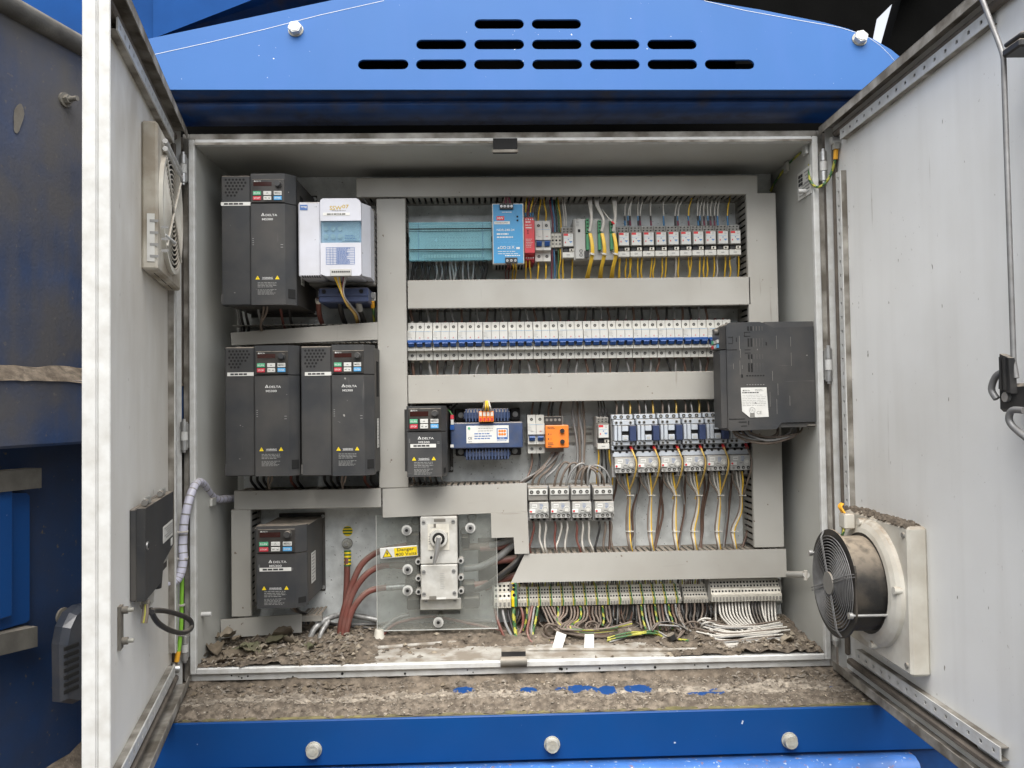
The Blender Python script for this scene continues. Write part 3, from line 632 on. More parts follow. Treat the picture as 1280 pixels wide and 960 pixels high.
# ---------------------------------------------------------------- slotted trunking
DY = .125                                      # front of the trunking covers
def trunk(label, u0, v0, u1, v1, sides, poly=None, tilt=None, y0=DY, name='cable_trunking', fin0=None, fin1=None, group='grey cable trunking'):
    x0, x1, z0, z1 = rect(u0, v0, u1, v1, y0)
    P = poly and [xz(u, v, y0) for u, v in poly]
    if tilt: P = [xz(u, v, y0) for u, v in tilt]
    if P:
        x0, x1 = min(p[0] for p in P), max(p[0] for p in P); z0, z1 = min(p[1] for p in P), max(p[1] for p in P)
    root = thing(name, label, 'cable trunking', ((x0 + x1) / 2, PY, (z0 + z1) / 2), group)
    c = MB('duct')
    if P: c.prism(P, 'y', y0, y0 + .0022)
    else: c.box(x0, x1, y0, y0 + .003, z0, z1, b=.0012)
    hor = (x1 - x0) > (z1 - z0); t = .0015
    if hor and not P:
        for z in (z0, z1 - t): c.box(x0 + .0005, x1 - .0005, y0 + .0031, y0 + .010, z, z + t)
    elif not P:
        for x in (x0, x1 - t): c.box(x, x + t, y0 + .0031, y0 + .010, z0 + .0005, z1 - .0005)
    c.build('cover', root)
    f = MB('ductin'); i = .0022
    a0, a1 = (x0, x1) if hor else (z0, z1)
    if fin0 is not None: a0 = fin0
    if fin1 is not None: a1 = fin1
    n = max(2, int((a1 - a0) / .0125)); st = (a1 - a0) / n
    for s in sides:
        for k in range(n):
            p, q = a0 + st * (k + .18), a0 + st * (k + .82)
            if s == 't': f.box(p, q, y0 + .004, PY - .014, z1 - i - .0015, z1 - i)
            if s == 'b': f.box(p, q, y0 + .004, PY - .014, z0 + i, z0 + i + .0015)
            if s == 'l': f.box(x0 + i, x0 + i + .0015, y0 + .004, PY - .014, p, q)
            if s == 'r': f.box(x1 - i - .0015, x1 - i, y0 + .004, PY - .014, p, q)
        if s == 't': f.box(a0, a1, PY - .0139, PY - .0003, z1 - i - .0015, z1 - i)
        if s == 'b': f.box(a0, a1, PY - .0139, PY - .0003, z0 + i, z0 + i + .0015)
        if s == 'l': f.box(x0 + i, x0 + i + .0015, PY - .0139, PY - .0003, a0, a1)
        if s == 'r': f.box(x1 - i - .0015, x1 - i, PY - .0139, PY - .0003, a0, a1)
    f.build('slotted_side', root, True)
    v = MB('void')                              # the packed dark wiring inside
    v.box(x0 + .010, x1 - .010, y0 + .016, PY - .004, z0 + .010, z1 - .010) if not P else None
    if v.v: v.build('packed_wiring', root, True)
    return root
trunk('wide grey trunking cover along the very top of the plate', 445, 220.5, 947, 244.5, 'tb')
trunk('tall grey trunking cover between the black drives and the breakers', 472, 248, 508.5, 610, 'lr')
trunk('grey trunking cover between the relay row and the breaker row', 509.5, 348, 938.5, 383.5, 'tb')
trunk('tall grey trunking cover at the right edge of the plate', 938, 241, 975, 684.5, 'l')
trunk('grey trunking cover directly under the long white breaker row', 510, 466, 940, 501.5, 'tb')
trunk('crooked stained trunking cover under the white soft starter', 0, 0, 0, 0, 'tb', tilt=[(288.5, 416), (472, 402.5), (472, 424.5), (289.5, 431.5)])
trunk('grey trunking cover under the pair of black drives', 292.5, 612, 476.5, 636, 'tb')
trunk('slightly tilted trunking cover above the switch with the lever', 0, 0, 0, 0, 't', tilt=[(478, 611), (658.5, 603.5), (659, 639.5), (478.5, 647)])
trunk('short upright trunking left of the lowest small drive', 289, 637, 313.5, 771, 'r')
trunk('short trunking cover lying askew above the dead leaves', 0, 0, 0, 0, '', tilt=[(275.5, 774.5), (377, 767.5), (377, 790.5), (276.5, 798)])
trunk('small stepped trunking cover right of the switch', 0, 0, 0, 0, '', tilt=[(613.5, 641), (659.5, 640), (661.5, 692), (643.5, 692.5), (642, 671.5), (614.5, 672.5)], y0=DY - .004)
trunk('long low trunking cover with an obliquely cut left end', 0, 0, 0, 0, 't', tilt=[(656, 692.5), (982.5, 686), (983.5, 721.5), (638.5, 728.5)], fin0=xz(662, 692, DY)[0])
x0, x1, z0, z1 = rect(377, 757, 404, 771, .14)
cb = MB('ductin')
for k in range(5):
    x = x0 + (x1 - x0) * k / 5; cb.box(x, x + (x1 - x0) * .13, .135, PY - .01, z0 + .002 + .004 * k / 5, z0 + .0036 + .004 * k / 5)
cb.box(x0, x1, .128, .1348, z0 - .006, z0 + .006); solo(cb, 'trunking_offcut', 'open slotted trunking side right of the lowest small drive', 'trunking')

# ---------------------------------------------------------------- DIN rails
def din(label, u0, u1, v, name='din_rail'):
    x0, z = xz(u0, v, PY - .008); x1 = at(u1, v, PY - .008).x; z = (at(u0, v, PY - .008).z + at(u1, v, PY - .008).z) / 2
    root = thing(name, label, 'rail', ((x0 + x1) / 2, PY, z), 'din rails')
    b = MB('zinc')
    b.box(x0, x1, PY - .0075, PY - .0065, z + .0125, z + .0175); b.box(x0, x1, PY - .0075, PY - .0065, z - .0175, z - .0125); b.box(x0, x1, PY - .0064, PY - .0005, z + .0115, z + .0124); b.box(x0, x1, PY - .0064, PY - .0005, z - .0124, z - .0115); b.box(x0, x1, PY - .0015, PY - .0004, z - .0114, z + .0114)
    b.build('profile', root)
    s = MB('greyp'); k = x0 + .02
    while k < x1 - .02: s.box(k, k + .018, PY - .0019, PY - .0014, z - .003, z + .003, b=.0002); k += .036
    s.build('rail_slot', root, True)
din('steel mounting rail carrying the relay row', 512, 928, 301); din('steel mounting rail hidden behind the long white breaker row', 512, 930, 428)
din('steel mounting rail seen right of the orange block', 655, 932, 541.5); din('steel mounting rail behind the terminal strips', 616, 978, 747)

# ---------------------------------------------------------------- drives
def drive(label, u0, us, u1, v0, v1, Y, K, sticker=None, ch=.016, plate=None, big=True, dirty=0):
    x0, x1, z0, z1 = rect(u0, v0, u1, v1, Y); xs = at(us, (v0 + v1) / 2, Y).x
    root = thing('motor_drive', label, 'motor drive', ((x0 + x1) / 2, PY, (z0 + z1) / 2), 'black motor drives')
    xr = x1 + ch; w = x1 - xs; h = z1 - z0
    fx = lambda a: xs + w * a
    fz = lambda a: z1 - h * a
    b = MB('drive2')
    b.prism([(x0 + .003, PY - .004), (x0 + .003, Y + .028), (xr - .001, Y + .028), (xr + .001, PY - .004)], 'z', z0 + .003, z1 - .004)
    if big:
        for k in range(6): b.box(xr - .0005, xr + .0006, Y + .05 + k * .004, Y + .052 + k * .004, z1 - .10, z1 - .03, 'void')
    b.build('rear_body', root)
    b = MB('drive2'); b.box(x0 + .004, xr + .006, PY - .0035, PY - .0003, z0 - .004, z1 + .004, b=.001)
    for zz in (z0 + .004, z1 - .004): b.cyl((xr + .002, PY - .0036, zz), (xr + .002, PY - .007, zz), .004, 'steel', 8)
    b.build('back_flange', root)
    if big:
        lb = MB('drive').box(x0, xs - .0008, Y + .005, Y + .0279, z0, z1 - .002, b=.002).build('side_cover', root)
        vh = MB('drive2')
        for r_ in range(6):
            for c_ in range(6 - max(0, r_ - 2)):
                vh.dot(x0 + .009 + c_ * .0068 + (r_ % 2) * .0034, Y + .005, z1 - .010 - r_ * .0062, .0024, 'void', 6, .0003)
        vh.build('vent_hole', lb, True)
        nb = MB('drive2'); nb.box(x0 - .0005, x0 + .003, Y + .0045, Y + .012, z0 + .004, z0 + .022); nb.build('side_clip', root)
    else:
        MB('drive2').prism([(x0 - .006, Y + .0279), (x0 - .006, Y + .016), (x0 - .0005, Y + .010), (x0 - .0005, Y + .0279)], 'z', z0 + .01, z1 - .006).build('side_cover', root)
    zk = fz(K['kp'][1]) - .0015
    plan = lambda: [(xs, Y + .0275), (xs, Y + .0015), (xs + .0015, Y), (x1 - .001, Y), (xr, Y + .017), (xr, Y + .0275)]
    fc = MB('drive').prism(plan(), 'z', z0, zk - .0008).build('front_cover', root)
    kh = MB('drive').prism([(a + (0 if i else 0), b_) for i, (a, b_) in enumerate(plan())], 'z', zk + .0008, z1).build('keypad_hood', root)
    kp = MB('keypad').box(fx(.05), fx(.985), Y - .0018, Y - .0001, fz(K['kp'][1]), fz(K['kp'][0]), b=.0008).build('keypad', root)
    MB('display').box(fx(.10), fx(.62), Y - .0021, Y - .0017, fz(K['dp'][1]), fz(K['dp'][0])).build('display', kp)
    tz = fz(K['dp'][0]) + (fz(K['kp'][0]) - fz(K['dp'][0])) * .35
    MB('inkwhite').tri(fx(.14), tz, Y - .0020, .0032).text('DELTA', fx(.24), tz - .0004, Y - .0020, .0024).build('keypad_logo', kp)
    zk_ = fz(K['knob']); rk = w * .1
    kb = MB('black').cyl((fx(.81), Y - .0017, zk_), (fx(.81), Y - .004, zk_), rk * 1.05, 'drive2', 18).cyl((fx(.81), Y - .004, zk_), (fx(.81), Y - .010, zk_), rk * .86, 'drive', 18, r2=rk * .78); kb.build('knob', kp)
    bw, bh = w * .225, h * K['bh']; cols = ('cover_green', 'key_grey', 'key_grey', 'key_red', 'key_grey', 'key_blue'); t = ('RUN', '^', 'MENU', 'STOP', '< v', 'ENTER')
    for r_ in (0, 1):
        for c_ in (0, 1, 2):
            X, Z = fx((.205, .5, .795)[c_]), fz(K['rows'][r_]); i = r_ * 3 + c_
            bt = MB(cols[i]).box(X - bw / 2, X + bw / 2, Y - .0034, Y - .0017, Z - bh / 2, Z + bh / 2, b=.0005)
            bt.text(t[i], X, Z, Y - .00355, bh * .42, 'paperink' if 'grey' in cols[i] else 'inkwhite', w=bw * (.75 if len(t[i]) > 1 else .3)); bt.build('key', kp)
    p = MB('inkwhite'); y = Y - .0003
    lz = fz(K['logo']); p.tri(fx(.36), lz + .0006, y, .0062); p.tri(fx(.36), lz - .0004, y - .0002, .0026, 'drive'); p.text('DELTA', fx(.60), lz - .0008, y, .0042, w=w * .33)
    p.text('MS300', fx(.49), fz(K['ms']), y, .0042, w=w * .31); p.build('brand_lettering', fc)
    p = MB('inkwhite'); wz = fz(K['warn'])
    p.text('WARNING', fx(.48), wz, y, .0034, w=w * .30); p.quad([(fx(.32), y, wz - .0027), (fx(.64), y, wz - .0027), (fx(.64), y, wz - .0022), (fx(.32), y, wz - .0022)])
    for a in (.20, .76): p.tri(fx(a), wz + .0008, y, .0072, 'yellow').text('!', fx(a), wz, y - .0001, .0042, 'paperink')
    l0, l1 = K['lines']; lm = (l0 + l1) / 2
    p.lines(fx(.2), fx(.78), fz(lm - .006), fz(l0), 4, y, 'inkdim', .38, 3); p.lines(fx(.2), fx(.78), fz(l1), fz(lm + .006), 5, y, 'inkdim', .38, 4)
    for k in range(4): p.quad([(fx(.06), y, fz(K['warn'] * .62 + .016 * k)), (fx(.10), y, fz(K['warn'] * .62 + .016 * k)), (fx(.10), y, fz(K['warn'] * .62 + .016 * k + .004)), (fx(.06), y, fz(K['warn'] * .62 + .016 * k + .004))], 'inkdim')
    for k in range(2): p.quad([(fx(.86), y, fz(K['warn'] * .68 + .02 * k)), (fx(.93), y, fz(K['warn'] * .68 + .02 * k)), (fx(.93), y, fz(K['warn'] * .68 + .02 * k + .004)), (fx(.86), y, fz(K['warn'] * .68 + .02 * k + .004))], 'inkdim')
    p.build('warning_print', fc)
    if sticker:
        a = rect(*sticker, Y + (.004 if big else -.0003)); yy = Y + (.0049 if big else -.0002)
        s = MB('paper').box(a[0], a[1], yy - .0006, yy, a[2], a[3]); s.lines(a[0] + .006, a[1] - .004, a[2] + .0012, a[3] - .0012, 1, yy - .0008, 'paperink', .75, 5); s.build('name_sticker', root)
    if plate:                                    # rating label on the right flank
        ya, yb, f0, f1 = plate; s = MB('paper'); s.box(xr + .0006, xr + .0012, Y + ya, Y + yb, fz(f1), fz(f0)); R = random.Random(3)
        for k in range(9): s.box(xr + .0013, xr + .0015, Y + ya + .003, Y + yb - R.uniform(.003, .02), fz(f0 + (f1 - f0) * (k + .4) / 9.5), fz(f0 + (f1 - f0) * (k + .75) / 9.5), 'inkgrey')
        s.build('rating_label', root)
    g = MB('void'); g.prism([(x1 + .003, Y + .0042), (xr - .002, Y + .0148), (xr - .0015, Y + .0142), (x1 + .0035, Y + .0036)], 'z', fz(.95), fz(.88)); g.build('latch_slot', fc)
    return root
KB = dict(kp=(.045, .222), dp=(.066, .098), knob=(.085), rows=(.153, .191), bh=.031, logo=.315, ms=.350, warn=.797, lines=(.828, .925))
KS = dict(kp=(.035, .352), dp=(.075, .145), knob=.105, rows=(.215, .288), bh=.062, logo=.452, ms=.512, warn=.748, lines=(.785, .972))
KL = dict(kp=(.037, .326), dp=(.075, .135), knob=.10, rows=(.215, .280), bh=.050, logo=.432, ms=.485, warn=.757, lines=(.785, .960))
drive('tall dusty black drive at the upper left beside the white soft starter', 275.5, 313, 357, 217, 381, .030, KB, (276, 252.5, 313, 257), plate=(.05, .075, .58, .82))
drive('left one of the two black drives standing side by side', 280, 318, 361.5, 432, 595.5, .035, KB, (284, 465.5, 317, 470), plate=(.045, .075, .57, .80))
drive('right one of the two black drives standing side by side', 375.5, 414.5, 456, 431, 595, .035, KB, (381, 465, 414, 469.5), plate=(.045, .068, .57, .80))
drive('small black drive left of the navy transformer', 508.5, 508.5, 552.5, 507.5, 596, .060, KS, (513, 555, 545, 559.5), ch=.008, big=False)
drive('small black drive alone at the bottom left corner', 319, 320, 370, 657.5, 760.5, .050, KL, (324.5, 709.5, 364, 714), ch=.017, big=False, plate=(.05, .085, .40, .78))

# drive on the right wall, seen from its flank
def side_drive():
    Y0, Y1 = .012, .078; xa, z1 = xz(909, 404, Y0); z0 = at(909, 540, Y0).z; xb = WI - .002
    root = thing('motor_drive', 'big black drive hung on the right wall with a white rating label', 'motor drive', (xb, .05, (z0 + z1) / 2), 'black motor drives')
    pz = lambda v: at(930, v, Y0).z
    px_ = lambda u: at(u, 470, Y0).x
    poly = [(px_(909), pz(406)), (px_(913), pz(403)), (px_(951), pz(402.5)), (px_(957), pz(404.5)), (px_(968), pz(410)), (xb, pz(409)), (xb, pz(528.5)), (px_(976), pz(529)), (px_(969), pz(537)), (px_(911), pz(538.5)), (px_(909), pz(536))]
    MB('drive').prism(poly, 'y', Y0, Y1).build('housing', root)
    MB('drive2').box(px_(958), xb, Y0 + .002, Y1 - .002, pz(409.8), pz(402.5)).build('mounting_foot', root); b = MB('drive2'); b.box(px_(970), xb, Y0 + .004, Y1 - .004, pz(535), pz(529.2)); b.box(px_(1008), xb, Y0 - .0005, Y0 + .004, pz(533.5), pz(532), 'oldsteel'); b.build('mounting_foot', root)
    # front faces the left: chamfered cover
    fm = MB('drive'); fm.prism([(px_(909) - .0002, Y0 + .004), (px_(909) - .0002, Y1 - .004), (px_(909) - .010, Y1 - .010), (px_(909) - .010, Y0 + .010)], 'z', pz(535), pz(437)); fc = fm.build('front_cover', root)
    fm = MB('keypad'); fm.prism([(px_(909) - .0002, Y0 + .003), (px_(909) - .0002, Y1 - .004), (px_(909) - .011, Y1 - .010), (px_(909) - .011, Y0 + .009)], 'z', pz(436), pz(408)); kp = fm.build('keypad', root)
    xk = px_(909) - .011
    for r_, v in enumerate((425.5, 431.5)):
        for c_ in range(3):
            y = Y0 + .014 + (2 - c_) * .016; m = (('cover_green', 'key_grey', 'key_grey'), ('key_red', 'key_grey', 'key_blue'))[r_][c_]
            MB(m).box(xk - .002, xk + .001, y, y + .011, pz(v + 2.2), pz(v - 2.2), b=.0004).build('key', kp)
    MB('drive2').cyl((xk + .001, Y0 + .02, pz(414)), (xk - .007, Y0 + .02, pz(414)), .006, n=14).build('knob', kp)
    g = MB('void'); yv = Y0 - .0004
    for v0, v1 in ((408, 413.5), (423, 433.5), (443, 449), (454, 465)):
        for k in range(6): 
            u = 935.5 + k * 3.6; g.box(px_(u), px_(u + (2.0 if k < 2 else .8)), yv, Y0 + .002, pz(v1), pz(v0), 'void' if k < 2 else 'drive2')
    for k in range(7): g.box(px_(933 + k * 3.4), px_(935 + k * 3.4), yv, Y0 + .002, pz(470.5), pz(469)); g.box(px_(933 + k * 3.4), px_(934.6 + k * 3.4), yv, Y0 + .002, pz(481.4), pz(480.6), 'inkdim')
    g.box(px_(926.5), px_(928.6), yv, Y0 + .002, pz(472), pz(468))
    g.build('vent_slot', root, True)
    g = MB('drive2')
    for u0, v0, u1, v1 in ((909, 436.6, 922, 437.4), (910, 523.2, 930, 524.2), (921, 427, 922, 422), (911, 421, 916.5, 421.6), (916.5, 420.5, 917.2, 429), (911, 429, 916.8, 429.6), (931.5, 415, 939, 415.7), (931.5, 420, 939, 420.7), (931.3, 415, 932, 420.7), (931.5, 437, 939, 437.7), (931.5, 441, 939, 441.7), (922, 527, 932, 528), (934, 526, 935, 531), (925, 532, 932, 533), (958, 428, 959.5, 432)):
        g.box(px_(u0), px_(u1), yv, Y0 + .001, pz(max(v0, v1)), pz(min(v0, v1)), 'void')
    for k in range(14):
        u = random.uniform(915, 1000); v = random.uniform(415, 500); g.box(px_(u), px_(u + .35), yv, Y0 + .001, pz(v + random.uniform(4, 22)), pz(v), 'greyp')
    g.build('moulded_seam', root)
    lb = MB('paper'); y = Y0 - .0012
    P = [(925.5, 484.5), (957.5, 484.5), (959.5, 521.5), (936, 522), (926.5, 514)]
    lb.prism([(px_(u), pz(v)) for u, v in P], 'y', y, Y0 - .0002)
    lb.tri(px_(928.5), pz(488), y - .0002, .003, 'paperink').text('DELTA', px_(933), pz(488.2), y - .0002, .0026, 'paperink').lines(px_(943), px_(957), pz(489.5), pz(486.5), 2, y - .0002, 'inkgrey', .5, 2).lines(px_(927), px_(950), pz(492), pz(489.8), 1, y - .0002, 'paperink', .6, 7)
    lb.lines(px_(927), px_(957), pz(508), pz(493), 7, y - .0002, 'inkgrey', .22, 9)
    lb.text('CE', px_(947.5), pz(516), y - .0002, .006, 'inkgrey').text('UL', px_(939), pz(513), y - .0002, .0042, 'inkgrey')
    lb.tube([(px_(939) + .0056 * math.cos(t), y - .0002, pz(513) + .0056 * math.sin(t)) for t in [k * PI / 8 for k in range(16)]], .0004, 'inkgrey', 4, closed=True)
    lb.tri(px_(943.5), pz(503.5), y - .0002, .0045, 'inkgrey'); lb.box(px_(936), px_(942), y - .0003, y - .0001, pz(521.5), pz(516.5), 'greyp')
    lb.build('rating_label', root)
    return root
side_drive()
bundle('dusty grey brown wires sagging in a loop under the wall mounted drive', (950, 545, .05))
for k in range(9):
    r_ = random.Random(k); u0 = 915 + r_.uniform(-3, 20); u1 = 975 + r_.uniform(-5, 26); dv = r_.uniform(3, 14)
    wire([(u0, 536, .05), (u0 + 8, 541 + dv * .5, .045), ((u0 + u1) / 2, 543 + dv, .035 + .003 * k), (u1 - 4, 540 + dv * .5, .05), (u1 + r_.uniform(-3, 6), 534, .06)], .0021, 'w_tan' if k % 3 else 'w_grey', 'dusty brown wire sagging in the loop under the wall mounted drive' if k % 3 else 'dusty grey wire sagging in the loop under the wall mounted drive', 'wires looped under the wall drive')

bundle(None, None)
# ---------------------------------------------------------------- soft starter
def soft_starter():
    Y = .030; root = thing('soft_starter', 'pale lilac soft starter with a clear keypad window and yellow lettering', 'soft starter', (*xz(412, 296, PY)[:1], PY, xz(412, 296, PY)[1]))
    x0, x1, z0, z1 = rect(371.5, 250, 451.5, 345, Y); xs = at(400.5, 300, Y).x
    fx = lambda u: at(u, 297, Y).x
    fz = lambda v: at(412, v, Y).z
    MB('lilac').box(x0, xs - .0005, Y + .008, PY - .10, z0, z1 - .001, b=.003).build('left_shell', root)
    MB('greyp').box(x0 + .004, x1 + .014, PY - .0999, PY - .0005, z0 - .006, z1 + .002, b=.002).build('heat_sink', root)
    hs_ = MB('void')
    for k in range(12): hs_.box(x1 + .0135, x1 + .016, PY - .094, PY - .02, z0 + .012 * k, z0 + .012 * k + .005, 'drive2')
    hs_.build('cooling_fin', root, True)
    zt, zw1, zw0 = fz(248), fz(276), fz(303.5)
    rr = MB('lilac')                             # rounded-top centre cover in two pieces round the window
    n = 6; top = [(xs, zw1), (xs, zt - .006)] + [(xs + .006 - .006 * math.cos(a), zt - .006 + .006 * math.sin(a)) for a in [PI / 2 * k / n for k in range(1, n + 1)]] + [(x1 - .012 + .012 * math.sin(a), zt - .012 + .012 * math.cos(a)) for a in [PI / 2 * k / n for k in range(n + 1)]] + [(x1, zw1)]
    rr.prism(top, 'y', Y, PY - .1001); rr.prism([(xs, zw0), (xs, z0 + .004), (xs + .01, z0), (x1 - .004, z0), (x1, z0 + .004), (x1, zw0)], 'y', Y, PY - .1001)
    rr.box(xs + .0005, x1 - .0005, Y + .012, PY - .1002, zw0, zw1, 'lilac'); cv = rr.build('front_cover', root)
    rr = MB('lilac'); rr.prism([(x1 + .0003, Y + .004), (x1 + .0135, Y + .03), (x1 + .0135, PY - .1), (x1 + .0003, PY - .1)], 'z', z0 + .001, zt - .008); rr.build('right_shell', root)
    k = MB('lgrey'); y = Y + .0115
    for i in range(3):
        for j in range(2): k.dot(fx(406 + i * 9), y, fz(284 + j * 10), .0048, 'cream', 12, .002)
    k.box(fx(426), fx(448), y - .001, y + .001, fz(300), fz(278), 'key_grey'); k.lines(fx(430), fx(447), fz(300), fz(292), 4, y - .0013, 'inkblue', .4, 2); k.build('hidden_keypad', cv)
    MB('smoke').box(xs + .001, x1 - .001, Y + .0015, Y + .003, zw0 + .0005, zw1 - .0005).build('clear_window', cv)
    p = MB('yellow'); y = Y - .0003; tz = fz(260)
    p.text('SSW', fx(420.0), tz, y, .0080, 'brandink', w=.0235); p.text('07', fx(432.2), fz(258.3), y, .0070, 'brandink', w=.013); p.lines(fx(415), fx(434), fz(264.3), fz(262.3), 1, y, 'inkgrey', .6, 3); p.build('brand_lettering', cv)
    s = MB('paper').box(fx(404), fx(437.5), Y - .0006, Y - .0001, fz(269.5), fz(266)); s.lines(fx(409), fx(434), fz(269), fz(266.5), 1, Y - .0008, 'paperink', .6, 8); s.build('name_sticker', cv)
    s = MB('inkblue').box(fx(374), fx(383.5), Y + .0072, Y + .0079, fz(261), fz(254.5)); s.text('weg', fx(378.8), fz(257.5), Y + .0070, .0042, 'paper', w=.012); s.build('maker_badge', root)
    t = MB('inkblue'); a0, a1, b0, b1 = fx(407.5), fx(443), fz(330.5), fz(309.5); q = .00035
    for i in range(11):
        z = b0 + (b1 - b0) * i / 10; t.quad([(a0, y, z - q), (a1, y, z - q), (a1, y, z + q), (a0, y, z + q)])
    for xx in (a0, a0 + (a1 - a0) * .14, a0 + (a1 - a0) * .24, a0 + (a1 - a0) * .36, a1): t.quad([(xx - q, y, b0), (xx + q, y, b0), (xx + q, y, b1), (xx - q, y, b1)])
    t.lines(a0 + .021, a1 - .006, b0, b1, 10, y, 'inkblue', .35, 4); t.build('setting_table', cv)
    c = MB('greyp').box(fx(412.5), fx(439), Y - .002, Y + .01, fz(345.5), fz(336.5), 'lgrey', b=.001)
    for i in range(9): c.dot(fx(415.5 + i * 2.6), Y - .0021, fz(340), .0016, 'void', 6)
    c.build('control_terminal', cv)
    n_ = MB('navyp').box(fx(391), fx(455), Y + .045, PY - .03, fz(374), fz(355), b=.002); n_.box(fx(391), fx(455), Y + .043, Y + .0449, fz(366), fz(364), 'navyp')
    for u in (398, 419, 446): n_.dot(fx(u), Y + .044, fz(360), .0042, 'void', 10)
    n_.build('power_terminal_cover', root)
    g = MB('void')
    for i in range(8): g.box(fx(376 + i * 3), fx(377.4 + i * 3), Y + .0078, Y + .02, z0 - .0003, z0 + .003)
    g.build('vent_slot', root, True)
soft_starter()
wire([(398, 374, .10), (399, 392, .13), (403, 406, .16)], .0055, 'w_red', 'thick brown cable under the left of the soft starter', 'cables under the soft starter', 'cable', name='cable')
wire([(424, 374, .10), (427, 392, .13), (432, 406, .16)], .0058, 'w_black', 'thick black cable under the middle of the soft starter', 'cables under the soft starter', 'cable', name='cable')
wire([(447, 374, .10), (450, 388, .12), (456, 406, .16)], .0058, 'w_black', 'thick black cable with grey sleeve under the right of the soft starter', 'cables under the soft starter', 'cable', name='cable')
solo(MB('lgrey').tube([at(447, 373, .098), at(450, 388, .118)], .0063, n=8), 'cable_sleeve', 'grey sleeve on the right cable under the soft starter', 'sleeve')
cb = MB('w_white')
for u, v in ((398, 375), (424, 375), (446.5, 375)): cb.cyl(at(u, v - 1, .10), at(u + .4, v + 3, .105), .0066, 'cream', 10)
solo(cb, 'cable_ferrule', 'cream ferrules where three thick cables enter the soft starter', 'ferrule')
bundle('thin yellow and white control wires hanging from the soft starter', (430, 370, .06))
for k, (du, m) in enumerate(((0, 'w_yellow'), (2, 'w_yellow'), (4, 'w_white'), (6.5, 'w_yellow'), (12, 'w_purple'), (14, 'w_white'), (16, 'w_grey'))):
    wire([(417.5 + du, 346, .035), (424 + du * .35, 360, .05), (428.5 + du * .15, 371, .055), (434 + du * .3, 382, .07), (443 + du * .3, 393, .11), (446 + du * .3, 406, .16)], .0014, m, f'thin {m[2:].replace("purple", "maroon")} control wire hanging from the soft starter, {ORD[k]} from the left', 'control wires under the soft starter')
bundle(None, None)
solo(MB('zinc').box(*[f(at(466, 371, .12)) for f in (lambda p: p.x - .006, lambda p: p.x + .006, lambda p: .116, lambda p: .122, lambda p: p.z - .009, lambda p: p.z + .009)], b=.001).cyl(at(466, 369, .116), at(466, 369, .110), .006, 'steel', 6, smooth=False), 'earth_clamp', 'small steel earth clamp right of the soft starter', 'clamp')
solo(MB('ferrule_o').cyl(at(465.5, 376, .118), at(466, 384, .13), .0042, n=8), 'ferrule', 'orange ferrule under the earth clamp of the soft starter', 'ferrule')
wire([(466, 383, .13), (467, 393, .14), (468, 405, .16)], .0028, 'w_gy', 'yellow green earth wire right of the soft starter', 'earth wires', stripe='w_gg')
